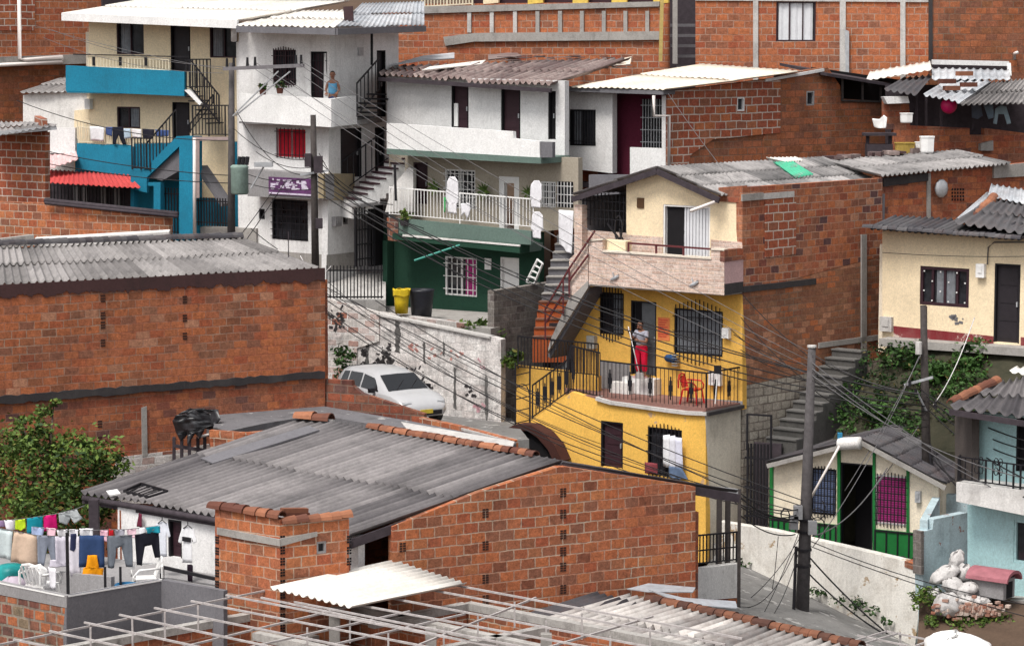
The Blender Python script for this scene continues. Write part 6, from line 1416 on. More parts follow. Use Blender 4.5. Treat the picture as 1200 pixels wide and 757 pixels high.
backs(bh, [BH0.at(1082, 640, -.1), BH0.at(1082, 640) + Vector((1, 4, 0)), BH1.at(1215, 650) + Vector((1, 4, 0))], 4, 7.4, LBLUE2)
wall(bh, plane_pts(P(1118, 480, 67.6), P(1141, 480, 66.4)), (1119, 480, 1139, 483, 1139, 570, 1119, 565), plaster('dark_plaster', (.09, .075, .07), .5), (), -.2, 0, 'side_wall')
yd = [P(1075, 757, 64.2), P(1225, 790, 62), BH1.at(1225, 700, .1), BH0.at(1078, 690, .05)]
ground_patch('yard', yd, SOIL, .1, 2, 14)
quadbox(bh, BH1.shift(.55), S4(990, 545, 1200, 560, 1200, 620, 990, 590), -.55, 0, CONC, 'step')
m = MB(); rg = random.Random(6)
for x, y in [(rg.uniform(1120, 1200), rg.uniform(722, 745)) for _ in range(75)] + [(rg.uniform(1085, 1150), rg.uniform(715, 730)) for _ in range(18)] + [(rg.uniform(1072, 1095), rg.uniform(690, 715)) for _ in range(18)]: leaves(m, P(x, y, 64.4 + (740 - y) * .02), (.25, .2, .1), 26, .1, rg, .2, .75)
m.build('grass_patch', LEAF, None, kind='stuff')
BAGM = plaster('sack_white', (.54, .52, .51), .75, (.17, .13, .11), sc=3, drip=0)
def sack(px, py, Y, r, h, lb, tilt=0):
    r *= .84; h *= .92
    c = P(px, py, Y); rg = random.Random(int(px * py)); m = MB(); m.loft([[c + Vector((math.cos(t) * q * r + tilt * z, math.sin(t) * q * r * .8, z * h)) + noise.noise_vector(Vector((math.cos(t) * 1.8 + px, math.sin(t) * 1.8, z * 4))) * .07 + noise.noise_vector(Vector((math.cos(t) * 4 + px, math.sin(t) * 4, z * 9))) * .045 for t in [j * .2618 for j in range(24)]] for z, q in ((-.5, .6), (-.44, .85), (-.3, 1), (-.15, 1.05), (0, 1.05), (.15, .97), (.28, .85), (.38, .6), (.43, .35), (.45, .1))]); m.build('rubble_sack', BAGM, None, True, lb, 'sack', 'rubble sacks heaped by the blue wall')
for a in ((1122, 655, 65.9, .22, .55, 'topmost white rubble sack of the heap against blue wall', .1), (1108, 672, 65.6, .36, .5, 'large white sack at the left of the rubble heap', .3), (1131, 671, 65.7, .24, .5, 'upright sack at the right of the heap beside the pink kennel', 0), (1118, 686, 65.3, .34, .42, 'white sack in the middle of the rubble heap', -.2),
          (1133, 690, 65.2, .32, .4, 'white sack low at the right of the rubble heap', .2), (1110, 707, 64.8, .40, .62, 'biggest upright sack at the front of the rubble heap', 0), (1132, 706, 64.9, .26, .36, 'small sack right of the biggest front sack', 0), (1095, 695, 65.4, .2, .3, 'small crumpled sack at the left foot of the rubble heap', 0), (1149, 704, 65, .24, .24, 'small sack before the pink roofed kennel', 0)): sack(*a)
m = MB(); rg = random.Random(14); m.hascol = True
for k in range(150): c = P(rg.gauss(1140, 18), rg.gauss(713, 5), 64.6); m.box(c.x, c.y, c.z - .02, rg.uniform(.05, .16), rg.uniform(.05, .14), rg.uniform(.04, .09), rg.uniform(0, 3), rg.random())
m.build('rubble', sheet('rubble', (.28, .11, .07), (.55, .46, .40), 0, spots=.2), None, kind='stuff')
# kennel
kb = P(1160, 701, 65.0); kp = plane_pts(kb + Vector((-.42, .32, 0)), kb + Vector((.36, -.28, 0)))
kn = thing('dog_kennel', 'small grey dog kennel with a rounded pink roof by the blue wall', 'kennel', kb)
kz = kb.z; MB().slab(kp, [(0, kz), (.9, kz), (.9, kz + .5), (0, kz + .5)], (), -.6, 0, True).build('body', GPLAS, kn)
kr = plane_pts(kp.w(.9, 0, .0), kp.w(.9, 0, 0) - kp.n * .6); kd = MB(); kd.pbox(kr, .15, .45, kz + .02, kz + .42, .003, .02); kd.build('opening', DARK, kn)
m = MB(); m.loft([[kp.w(u, kz + .46 + math.sin(a) * .26 * k, -.3 + math.cos(a) * .42 * k) for a in [math.pi * j / 9 for j in range(10)]] + [kp.w(u, kz + .44 + math.sin(a) * .2 * k, -.3 + math.cos(a) * .36 * k) for a in [math.pi * j / 9 for j in range(9, -1, -1)]] for u, k in ((-.1, 1), (1.05, 1))]); m.build('roof', paint('kennel_pink', (.30, .11, .13), .7, .3), kn)
# tarp heap bottom right
c = P(1122, 762, 60.5); rg = random.Random(77); m = MB()
m.loft([[c + Vector((math.cos(t) * q * .85, math.sin(t) * q * .5, z)) + noise.noise_vector(Vector((math.cos(t) * 2, math.sin(t) * 2, z * 3))) * .16 for t in [j * .1963 for j in range(32)]] for z, q in ((-.9, 1.15), (-.5, 1.1), (-.25, 1.05), (-.1, 1), (.03, .96), (.12, .9), (.2, .8), (.28, .65), (.34, .45), (.38, .2), (.4, .05))]); m.build('tarp_heap', WPAINT, None, True, 'white tarpaulin thrown over a heap at the bottom right corner', 'tarp')
# ================================================================ white house with the red window (corner house)
LW = plane_pts(P(281, 200, 86.6), P(386.5, 200, 84)); RW_ = plane_pts(P(386.5, 200, 84), P(462, 200, 87.4))
LWb = plane_pts(LW.w(0, 0, .9), LW.w(LW.len + .35, 0, .9));
cnr = P(388, 130, 82.9); LPp = plane_pts(P(279, 130, 85.7), cnr); RPp = plane_pts(cnr, P(418, 130, 84.2))
wh = thing('white_corner_house', 'three level white corner house with a solid white balcony and a red curtained window', 'house', LW.at(386, 320))
H = [window(wh, LW, T2(303, 222, 405, 380), DOORM, GLASS, (9, 3, DOORM, .12)), door(wh, LW, T2(470, 230, 543, 450), DOORM, DARK, bars=5),
     window(wh, LW, T2(316, 568, 450, 705), WPAINT, GLASS, (8, 2, DOORM), CURR, cpart=(0, 1)), window(wh, LW, T7(298, 205, 458, 385), BLACK, GLASS, (8, 6, BLACK), mull=0), window(wh, LW, T7(240, 246, 266, 292), BLACK, DARK, mull=0)]
wall(wh, LW, T2(150, 110, 557, 110) + T7(540, 450, 540, 800, 150, 790), W_, H)
H = [door(wh, RW_, T2(764, 225, 804, 520), DOORB, DARK), door(wh, RW_, T2(603, 570, 697, 790), DOORB, DARK), door(wh, RW_, T2(755, 565, 800, 790), DARK, DARK),
     window(wh, RW_, T7(637 - 24, 262, 637, 315), GPLAS, DARK, mull=0)]
wall(wh, RW_, T2(557, 110, 860, 110) + T7(860, 790, 540, 800), W_, H)
u0, z0, u1, z1 = RW_.rect(T2(678, 212, 700, 248)); MB().pbox(RW_, u0, u1, z0, z1, .003, .04).build('vent', GALV, wh)
on_wall(RW_, T7(563, 280, 590, 322), .15, GPLAS, 'meter_box', 'grey meter box on the lower right side of white corner house', 'meter box', det=1)
quadbox(wh, LW.shift(.012), T7(150, 420, 540, 450, 540, 520, 150, 500), -.01, 0, CONC, 'dado'); quadbox(wh, RW_.shift(.012), T7(541, 450, 668, 438, 668, 510, 541, 520), -.01, 0, CONC, 'dado')
quadbox(wh, LPp, T2(152, 415, 561, 440, 561, 566, 152, 540), -.14, 0, W_bright, 'parapet');
wall(wh, RPp, T2(561, 440, 676, 426, 676, 552, 561, 566), W_, (), -.14, 0, 'parapet')
fz = LPp.uv(*T2(350, 553))[1]
deck(wh, [LPp.at(280, 150, -.02), LPp.at(387, 150, -.02), RPp.at(420, 150, -.02), RW_.at(452, 150, -.1), LW.at(284, 150, -.1)], fz + .14, .16, GPLAS, 'balcony_floor')
# mid ledge, banner
lz = LW.uv(*T7(380, 80))[1]
LM = plane_pts(LW.w(-.2, 0, .55), LW.w(LW.len + .2, 0, .55))
quadbox(wh, LM, T7(190, 70, 525, 95, 525, 205, 190, 190), -.5, 0, GPLAS, 'ledge')
RM = plane_pts(LM.at(*T7(527, 140)), LM.at(*T7(527, 140)) + (RW_.B - RW_.A).normalized() * 1.9); quadbox(wh, RM, T7(527, 90, 665, 90, 665, 215, 527, 200), -.2, 0, plaster('stone_ochre', (.36, .29, .18), .6, (.2, .18, .17), sc=2.5), 'ledge_side')
bn = MB(); u0, z0, u1, z1 = LM.rect(T7(288, 108, 480, 186)); bn.pbox(LM, u0, u1, z0, z1, .02, .05)
bnr = bn.build('banner', paint('banner_purple', (.10, .035, .11), .6, .7, sc=3), None, label='weathered purple banner with white marks on the ledge of white corner house', cat='banner')
rg = random.Random(2); m = MB()
m.pbox(LM, u0 + .02, u1 - .02, z0 + .02, z0 + .07, .052, .056)
for k in range(34):
    a = u0 + rg.uniform(.05, u1 - u0 - .3); z = z0 + rg.uniform(.15, z1 - z0 - .1); m.pbox(LM, a, a + rg.uniform(.05, .25), z, z + rg.uniform(.02, .09), .0505, .055 + k * .0001)
m.build('print', paint('banner_print', (.55, .5, .6), .7, .4, sc=8), bnr)
# roof
ra, rb = P(275, 33, 85.4), P(470, 33, 84.6)
corr(wh, P(278, 31, 85.2), P(394, 33, 82.2), P(418, 12, 88), P(330, 14, 90), S_white, 'roof', .24, .03, 2)
corr(wh, P(394, 33, 82.2), P(497, 31, 88.2), P(497, 2, 91), P(425, 4, 91), S_zinc, 'roof', .24, .02, 2, jit=.03)
f = MB(); f.bar(P(278, 34.5, 85.2), P(394, 37.5, 82.1), .1, .2); f.bar(P(394, 37.5, 82.1), P(498, 34, 88), .1, .2); f.build('fascia', GDARK, wh)
MB().bar(P(408, 8, 84.5), P(409, 25, 84.5), .3, .2).build('chimney', S_rust, wh)
backs(wh, [LW.at(281, 200, -.1), LW.at(281, 200) + (RW_.B - RW_.A), RW_.at(462, 200, -.1)], 10, 19.3, W_dirty)
# black stair and rails on the right side
railing(wh, RW_.at(*T2(676, 520), 1.0), RW_.at(*T2(775, 405), .6), 1.05, 6, BLACK, .016)
m = MB()
for k in range(6): c = RW_.at(*T2(690 + k * 18, 520 - k * 20), .5); m.bar(c - RW_.n * .45, c + RW_.n * .45, .26, .05)
m.build('metal_steps', BLACK, wh)
m = MB(); m.bar(RW_.at(*T2(741, 150), .3), RW_.at(*T2(741, 290), .3), .08); m.build('post', BLACK, wh)
# white sawtooth stair between the houses
ws = thing('white_stairs', 'white side stairs with dark treads rising between white corner house and green house', 'stairs', P(430, 260, 83.5))
s0, s1_ = P(*T7(668, 200), 83.6), P(*T7(912, 25), 84.6); dv = (s1_ - s0); wdv = Vector((-.5, 1.0, 0))
steps(ws, s0 - Vector((0, 0, .2)), s1_, wdv, 9, W_bright, 'flight', .45)
m = MB(); rn_ = Vector((dv.x, dv.y, 0))
for k in range(9):
    a = s0 + rn_ * (k + .5) / 9; z = s0.z - .2 + (dv.z + .2) * (k + 1) / 9 + .02; m.bar((a.x + wdv.x * .02, a.y - .03, z), (a.x + wdv.x, a.y + wdv.y, z), rn_.length / 9 + .04, .05)
m.build('treads', DOORM, ws)
railing(ws, s0 + wdv + Vector((0, 0, .1)), s1_ + wdv + Vector((0, 0, .1)), 1.0, 9, BLACK, .015)
m = MB(); m.bar(P(*T7(848, 210), 83), P(*T7(843, 50), 83), .08); m.build('post', BLACK, ws)
quadbox(ws, plane_pts(P(452, 240, 84), P(482, 240, 83.6)), T7(830, 150, 905, 60, 925, 70, 925, 260, 800, 260), -.2, 0, W_dirty, 'side_wall')
# black grille door and dark passage
GDp = plane_pts(P(*T7(668, 400), 83.3), P(*T7(812, 400), 84.8))
gdr = thing('passage_gate', 'tall black grille gate and dark passage under the white side stairs', 'gate', P(*T7(740, 500), 84))
m = MB(); u0, z0, u1, z1 = GDp.rect(T7(668, 238, 752, 498)); grille(m, GDp, u0, z0, u1, z1, 7, 4, 0, .035); m.pbox(GDp, u0 - .03, u0 + .04, z0, z1, -.03, .03); m.pbox(GDp, u1 - .04, u1 + .03, z0, z1, -.03, .03); m.build('gate', BLACK, gdr)
u0, z0, u1, z1 = GDp.rect(T7(752, 225, 815, 500)); MB().pbox(GDp, u0 + .04, u1, z0, z1, -.3, -.2).build('dark_wall', DARK, gdr)
u0, z0, u1, z1 = GDp.rect(T7(668, 215, 815, 240)); MB().pbox(GDp, u0, u1, z1 - .1, z1, -.4, .2).build('canopy', GPLAS, gdr)
MB().slab(plane_pts(P(400, 330, 85.2), P(448, 330, 85.6)), px_uv(plane_pts(P(400, 330, 85.2), P(448, 330, 85.6)), T7(660, 230, 830, 230, 830, 520, 660, 520)), (), -.2, 0, True).build('passage_wall', GPLAS, gdr)
# people: child on the white balcony is added with the figures
# ================================================================ cream and blue house (top left)
FC = plane_pts(P(104, 120, 91), P(279, 120, 87.8)); FC9 = FC.shift(.9)
cb = thing('cream_blue_house', 'three level cream house with bright blue balconies, black stairs and white sheet roof', 'house', FC.at(190, 280))
H = [window(cb, FC, T1(517, 100, 638, 243), DOORM, GLASS, None, CURG, cpart=(.1, .5)), door(cb, FC, T1(757, 110, 845, 320), DOORB, DARK), window(cb, FC, T1(930, 115, 1055, 258), DOORM, GLASS, None, CURG, cpart=(.05, .4)),
     window(cb, FC, T1(519, 475, 622, 570), DOORM, GLASS, None, CURG, cpart=(.55, .95)), door(cb, FC, T1(765, 455, 842, 625), DOORB, DARK)]
wall(cb, FC, (104, 20, 279, 26, 279, 166, 104, 170), CREAM, H)
wall(cb, FC, (88, 168, 279, 166.5, 279, 390, 88, 390), BLUE)
wall(cb, FC.shift(.03), (226, 160, 268, 160, 268, 232, 226, 232), CREAM, (), -.02, 0)
quadbox(cb, FC9, (77, 77, 216, 84, 216, 113, 77, 107), -.14, 0, BLUE, 'balcony_parapet')
deck(cb, [FC9.at(78, 100, -.01), FC9.at(216, 100, -.01), FC.at(225, 100, .01), FC.at(104, 100, .01)], FC9.uv(150, 106)[1], .12, BLUE, 'balcony_floor')
quadbox(cb, FC9, (90, 168, 156, 172, 156, 206, 90, 199), -.14, 0, BLUE, 'balcony_parapet')
deck(cb, [FC9.at(90, 180, -.01), FC9.at(215, 190, -.01), FC.at(225, 100, .01), FC.at(92, 100, .01)], FC9.uv(120, 199)[1] + .1, .12, BLUE, 'balcony_floor')
railing(cb, FC9.at(104, 79, -.1), FC9.at(198, 83, -.1), .36, 26, CREAMP, .014, low=.02)
for x in (110, 141, 171): m = MB(); c = FC9.at(x, 74, -.06); m.bar(c - Vector((0, 0, .1)), c + Vector((0, 0, .2)), .1, .04); m.build('railing_motif', BLACK, cb)
MB().bar(FC9.at(86, 64, -.05), FC9.at(222, 67, -.05), .035).build('top_rail', BLACK, cb)
railing(cb, FC9.at(92, 168, -.05), FC9.at(156, 172, -.05), .55, 26, CREAMP, .014)
railing(cb, FC.at(91, 163, .5), FC.at(105, 163, .6), .6, 4, CREAMP, .014)
wall(cb, plane_pts(P(87, 150, 91.4), P(104, 150, 91)), (87, 130, 104, 128, 104, 200, 87, 200), CREAM, (), -.15, 0)
pl_p = FC.shift(.75)
quadbox(cb, FC.shift(1.6), (210, 160, 226, 160, 226, 280, 210, 280), -.5, 0, BLUE, 'pillar')
pipe(cb, [FC.at(228, 162, 1.65), FC.at(228, 280, 1.65)], .06, PIPEW)
mm = MB(); mm.bar(FC.at(226, 163, 1.6), FC.at(268, 163, 1.2), .12); mm.bar(FC.at(232, 163, 1.6), FC.at(232, 232, 1.6), .1); mm.build('frame_bar', paint('pipe_mauve', (.35, .27, .26), .7), cb)
# lower blue stair with black rails
st = FC.shift(1.5)
quadbox(cb, st, (207, 160, 212, 160, 212, 170, 172, 208, 172, 226, 153, 222, 153, 201, 168, 200), -.12, 0, BLUE, 'stair_side')
quadbox(cb, st, (211, 170, 211, 200, 190, 212, 174, 208), -.9, -.125, GDARK, 'stair_underside')
quadbox(cb, st.shift(-.05), (153, 214, 188, 214, 188, 270, 180, 270, 180, 218, 157, 218, 157, 270, 153, 270), -.2, 0, BLUE, 'door_frame')
railing(cb, st.at(172, 206, -.05), st.at(207, 166, -.05), 1.05, 9, BLACK, .016)
railing(cb, st.at(155, 199, .02), st.at(176, 200, .02), 1.05, 6, BLACK, .016)
railing(cb, st.at(226, 160, -.2), st.at(268, 160, -.3), 1.0, 11, BLACK, .016)
# upper black stair
railing(cb, FC9.at(218, 104, -.1), FC9.at(247, 104, -.1), .95, 7, BLACK, .016)
railing(cb, FC9.at(223, 104, .1), FC9.at(257, 146, .1), .95, 12, BLACK, .018)
quadbox(cb, FC9.shift(.15), (216, 106, 221, 105, 236, 121, 234, 124), -.14, 0, W_, 'stair_side')
m = MB()
for k in range(8): c = FC.at(224 + k * 4, 108 + k * 5.2, .5); m.bar(c - FC.n * .35, c + FC.n * .4, .2, .04)
m.build('metal_steps', BLACK, cb)
railing(cb, FC9.at(223, 156, -.1), FC9.at(250, 122, -.1), .3, 6, BLACK, .014)
for x in (236, 241): pass
# awning and ground floor grille
aw = FC.shift(1.1)
corr(cb, FC.at(50, 214, 2.0), FC.at(165, 221, 2.0), FC.at(150, 205, .9), FC.at(56, 199, .9), S_red, 'awning', .2, .025, 1, jit=.01)
wall(cb, FC.shift(.03), (50, 205, 153, 208, 153, 270, 50, 270), FASC, (), -.02, 0, 'shopfront')
m = MB(); u0, z0, u1, z1 = FC.rect((54, 214, 152, 250)); grille(m, FC, u0, z0, u1, z1, 24, 2, .2, .03); m.build('grille', BLACK, cb)
for x in (88, 97, 120, 135): u = FC.uv(x, 230)[0]; MB().pbox(FC, u, u + .25, z0, z1, .04, .08).build('pale_panel', GPLAS, cb)
m = MB(); g0 = FC.shift(1.4); u0, z0, u1, z1 = g0.rect((231, 232, 266, 265)); grille(m, g0, u0, z0, u1, z1, 11, 2, 0, .035); m.build('iron_fence', BLACK, cb)
m = MB(); u0, z0, u1, z1 = g0.rect((186, 221, 210, 280)); grille(m, g0, u0, z0, u1, z1, 7, 2, -.3, .03); m.build('iron_fence', BLACK, cb)
quadbox(cb, g0.shift(-.2), (230, 266, 300, 268, 300, 300, 230, 300), -.5, 0, CONC, 'base_wall')
MB().bar(FC.at(236, 196, .9), FC.at(266, 240, .9), .5, .16).build('stair_underside', GDARK, cb)
# roof
corr(cb, P(73, 18, 90.8), P(279, 26, 85.8), P(410, 2, 92), P(170, 0, 97), S_white, 'roof', .24, .035, 2)
MB().bar(P(73, 20, 90.7), P(279, 29, 85.7), .08, .26).build('fascia', W_bright, cb)
pipe(cb, [P(274, 32, 86.4), P(274, 48, 86.6)], .1, W_)
backs(cb, [FC.at(104, 120, -.1), FC.at(104, 120) - FC.n * 6, FC.at(279, 120) - FC.n * 6, FC.at(279, 120, -.1)], 10, 19.6, CREAM2)
on_wall(FC.shift(.02), (103, 116, 109, 128), .18, WPAINT, 'meter_box', 'white meter box at the left edge of cream wall under blue balcony', 'meter box', det=1)
def cl(pl, o, c, n, l): return hang(pl, o, cloth('cloth_%02x%02x%02x' % tuple(int(v * 255) for v in c), c), n, l, 'garment', 0, .02, 12)
LQ = FC9.shift(.05)
cl(LQ, (106, 148, 123, 149, 122, 166, 107, 165), (.68, .68, .70), 'sheet', 'white cloth hanging on the lower blue balcony rail, left end')
cl(LQ, (124, 149, 132, 149, 132, 160, 124, 158), (.05, .08, .2), 'shirt', 'navy shirt on the lower blue balcony rail beside white cloth')
cl(LQ, (132, 149, 144, 149, 148, 170, 144, 170, 139, 158, 136, 170, 132, 169), (.015, .016, .025), 'trousers', 'black trousers on the lower blue balcony rail')
cl(LQ, (145, 151, 153, 151, 153, 162, 146, 163), (.4, .5, .6), 'shirt', 'pale blue garment on the lower blue balcony rail')
cl(LQ, (154, 151, 166, 152, 166, 162, 155, 161), (.7, .69, .70), 'sheet', 'white cloth hanging at the right of the lower blue balcony rail')
cl(LQ, (167, 151, 181, 152, 180, 163, 168, 163), (.02, .02, .03), 'shirt', 'black cloth hanging beside the stair rail of the blue balcony')
cl(LQ.shift(-.3), (182, 152, 198, 153, 198, 160, 183, 160), (.06, .1, .25), 'shirt', 'dark blue cloth behind the lower black stair rail')
# ================================================================ buildings at the left edge
TLh = plane_pts(P(-20, 60, 95), P(108, 60, 97.5))
tl = thing('red_brick_block', 'tall red brick wall with a concrete ledge and white drain pipe at top left', 'house', TLh.at(50, 140))
wall(tl, TLh, (-30, -20, 128, -20, 128, 66, -30, 70), B_red, name='brick_wall'); wall(tl, TLh, (-30, 78, 128, 74, 128, 190, -30, 190), B_dark, name='brick_wall')
quadbox(tl, TLh, (-30, 68, 128, 63, 128, 74, -30, 79), -.2, .25, CONC, 'concrete_ledge')
quadbox(tl, TLh, (-30, -20, 41, -20, 41, 36, -30, 36), .002, .03, B_pale, 'brick_panel')
quadbox(tl, TLh, (120, -20, 200, -20, 200, 12, 120, 12), -.4, .1, FASC, 'dark_gap')
pipe(tl, [TLh.at(22, -20, .3), TLh.at(23, 69, .35), TLh.at(30, 70.5, .4), TLh.at(73, 67, .4), TLh.at(73, 72, .4)], .07, PIPEW); pipe(tl, [TLh.at(-10, 77, .4), TLh.at(73, 73, .4)], .07, PIPEW)
SH = plane_pts(P(27, 150, 92.5), P(106, 150, 91.2))
sh = thing('white_shed', 'small white rendered shed with grey roof left of the blue balcony', 'shed', SH.at(60, 200))
H = [window(sh, SH, (57, 156, 64, 162), GPLAS, DARK, mull=0)]
wall(sh, SH, (27, 112, 40, 109, 106, 106, 106, 215, 55, 215, 27, 200), W_dirty, H); corr(sh, P(24, 110, 92.3), P(106, 108, 91), P(118, 88, 96), P(72, 92, 96), S_lgrey, 'roof', .2, .03, 2)
corr(sh, P(54, 200, 89.8), P(92, 187, 89.6), P(88, 172, 91.4), P(52, 178, 91.6), paint('sheet_pink', (.58, .40, .40), .7), 'lean_to_roof', .2, .025, 1)
quadbox(sh, SH.shift(.7), (52, 150, 88, 150, 88, 180, 52, 180), -.2, 0, W_, 'parapet')
ll = Plane((53, 220, 84), (-20, 210, 85.5)); lr_ = plane_pts(ll.at(53, 220), ll.at(53, 220) + Vector((.8, 1.6, 0)))
lh = thing('brick_shed', 'small red brick building with pale mortar and a sheet roof at the left edge', 'house', ll.at(20, 300))
wall(lh, ll, (-20, 155, 53, 155, 53, 300, -20, 300), B_pale, name='brick_wall'); backs(lh, [ll.at(53, 200, -.1), ll.at(53, 200) + Vector((-.75, 3, 0))], 10, 16.9, B_pale)
corr(lh, P(-20, 163, 83.2), P(67, 148, 83.2), P(40, 144, 87), P(-20, 142, 87.5), S_lgrey, 'roof', .2, .03, 2); MB().bar(P(-20, 158, 83.2), P(66, 150, 83.3), .12).build('roof_pole', GALV, lh)
# low brick wall with pipe on top and white flashing
lb2 = plane_pts(P(50, 260, 82.5), P(198, 270, 80.2))
lwl = thing('pipe_topped_wall', 'low orange brick wall with a long dark pipe along its top', 'wall', lb2.at(120, 290))
wall(lwl, lb2, (-20, 236, 53, 238, 198, 253, 198, 300, -20, 300), B_fg, (), -.2, 0, 'wall', True)
pp = MB(); pp.tube([lb2.at(53, 235, .0), lb2.at(120, 242, .02), lb2.at(208, 251, .05)], .08, 8); pp.tube([lb2.at(53, 238, .16), lb2.at(208, 254, .16)], .05, 7); pp.build('pipe', FASC, lwl, True)
m = MB(); a, b = P(40, 281, 76), P(198, 272, 76.6); m.hexa([a + Vector((0, 0, -.35)), b + Vector((0, 0, -.35)), b + Vector((0, .3, -.35)), a + Vector((0, .3, -.35)), a + Vector((0, 0, .0)), b + Vector((0, 0, .0)), b + Vector((0, .3, .05)), a + Vector((0, .3, .05))])
m.build('white_flashing', W_old if 0 else W_dirty, None, label='long whitewashed flashing strip behind the light grey roof ridge', cat='flashing')
m = MB(); a, b = P(-10, 287, 75.5), P(40, 281, 75.8); m.bar(a, b, .3, .3); m.build('mortar_strip', CONC, None, label='short grey mortar ridge at the left of whitewashed flashing', cat='mortar')
# ================================================================ poles
def pole(name, label, top, bot, r0, r1, mat):
    t = thing(name, label, 'utility pole', bot); MB().tube([bot, Vector(bot).lerp(top, .5), top], r1, 10, r0).build('shaft', mat, t, True); return t
def insul(root, p, h=.16): MB().tube([p, p + Vector((0, 0, h * .3)), p + Vector((0, 0, h * .5)), p + Vector((0, 0, h))], .05, 7, .035).build('insulator', BLACK, root)
p1 = pole('utility_pole', 'grey utility pole with crossarm and green transformer before the cream house', P(271.5, 74, 81.5), P(271, 300, 81.5), .085, .13, CPOLE)
a, b = P(262, 81, 81.2), P(356, 77, 80.2); MB().bar(a, b, .09, .11).build('crossarm', paint('crossarm', (.16, .15, .16), .7), p1)
for x in (266, 274, 290, 299, 347, 353): insul(p1, P(x, 79.6 - (x - 262) * .045, 81.2 - (x - 262) / 94), .28)
m = MB(); m.bar(P(273, 136, 81.3), P(326, 84, 80.5), .035); m.bar(P(276, 136, 81.3), P(340, 84, 80.4), .035); m.build('arm_brace', GALV, p1)
tb = P(281, 228, 81.0); m = MB(); m.loft([[tb + Vector((math.cos(t) * q * .27, math.sin(t) * q * .24, z)) for t in [j * .524 for j in range(12)]] for z, q in ((0, .85), (.05, 1), (.8, 1), (.85, 1.05), (.9, .8))])
tro = m.build('transformer', paint('transformer_green', (.20, .27, .24), .6, .3), p1, True)
for dx in (-.12, 0, .12): MB().tube([tb + Vector((dx + .1, 0, .9)), tb + Vector((dx + .14, 0, 1.15))], .06, 7).build('bushing', BLACK, tro)
m = MB(); m.box(*(P(309, 193, 80.6)), .55, .3, .14); m.bar(P(294, 221, 80.8), P(310, 194, 80.6), .04); m.build('street_lamp', GALV, p1)
p2 = pole('utility_pole', 'dark wooden utility pole with cable boxes in front of white corner house', P(367, 135, 79.5), P(370, 335, 79.5), .085, .125, WOODP)
for x, y, w, h in ((373, 193, .26, .5), (361, 188, .2, .4), (374, 262, .2, .3)): c = P(x, y, 79.3); m = MB(); m.box(c.x, c.y, c.z, w, .2, h); m.build('cable_box', FASC, p2)
m = MB(); m.bar(P(352, 205, 79.4), P(385, 200, 79.3), .06); m.build('bracket', GALV, p2)
p3 = pole('utility_pole', 'tall leaning weathered grey utility pole wrapped in cables on the street', P(951.5, 407, 66.8), P(939, 745, 66.8), .10, .19, CPOLE)
m = MB(); c = P(951.5, 407, 66.8); m.tube([c, c + Vector((0, 0, .05))], .12, 10); m.build('pole_cap', CONCW, p3)
m = MB(); m.tube([P(933, 640, 66.5), P(929.5, 730, 66.4)], .045, 6); m.build('conduit', BLACK, p3)
for y in (610, 624, 645, 664): m = MB(); q = P(943.5 - (y - 610) * .035, y, 66.8); m.tube([q, q + Vector((0, 0, .06))], .2, 10); m.build('pole_band', BLACK, p3)
for x, y in ((930, 612), (952, 618), (935, 600)): c = P(x, y, 66.5); m = MB(); m.box(c.x, c.y, c.z, .22, .2, .34); m.build('cable_box', paint('box_steel', (.2, .2, .21), .6), p3)
p4 = pole('utility_pole', 'dark mossy utility pole rising from the bank before the cream cottage', P(1082, 358, 70.5), P(1087.5, 625, 70.5), .085, .15, WOODP)
m = MB(); m.bar(P(1060, 451, 70.3), P(1093, 442, 69.9), .06, .07); m.bar(P(1073, 456, 70.2), P(1086, 482, 70.4), .04); m.build('crossarm', GALV, p4)
for x, y in ((1066, 453), (1073, 463), (1096, 478)): insul(p4, P(x, y, 70.1), .18)
c = P(1076.5, 415, 70.3); MB().tube([c, c + Vector((0, 0, .33))], .09, 10).build('meter_can', CONCW, p4)
m = MB(); m.tube([P(1090, 530, 70.3), P(1093, 560, 70.2), P(1102, 590, 70.0)], .05, 6); m.build('cable_run', BLACK, p4)
# ================================================================ cables
A3 = lambda t: P(*t)
def cabs(label, group, lst, r=.011, mat=CABLE):
    for a, b, s in lst: cable(A3(a), A3(b), s, r, mat, label, group if len(lst) > 1 else None)
cabs('thick black cable sagging from the dark wooden pole to the mossy bank pole', 'thick cables to the mossy bank pole', [((372, 225, 79.3), (1087, 482, 70.3), 1.2), ((373, 208, 79.3), (1080, 466, 70.3), .75), ((372, 213, 79.3), (1084, 470, 70.3), 1.05), ((372, 218, 79.3), (1084, 476, 70.3), 1.15), ((371, 206, 79.3), (1076, 462, 70.2), .9)], .018)
cabs('pale thin wire running from the crossarm pole down to the tall leaning pole', 'pale wires from the crossarm to the leaning pole', [((353, 72, 80.2), (951, 414, 66.7), .12), ((347, 73, 80.3), (951, 424, 66.7), .35), ((300, 74, 80.9), (951, 432, 66.7), .25), ((290, 75, 81), (950, 440, 66.7), .55)], .008, CABLG)
cabs('dark wire crossing low over the car lane towards the tall leaning pole', 'dark wires over the car lane', [((380, 335, 79), (940, 586, 66.5), .35), ((372, 356, 79), (936, 606, 66.5), .95), ((376, 340, 79), (938, 592, 66.5), .5), ((374, 346, 79), (938, 600, 66.5), .75), ((440, 352, 80), (866, 577, 64.4), .3), ((384, 372, 79), (866, 580, 64.4), .65)], .014)
cabs('dark wire strung across the blue balconies to the transformer pole', 'wires across the blue balconies', [((-10, 162, 86), (271, 206, 81.5), .2), ((-10, 178, 86), (271, 215, 81.5), .2), ((20, 118, 90), (271, 165, 81.5), .35)], .014)
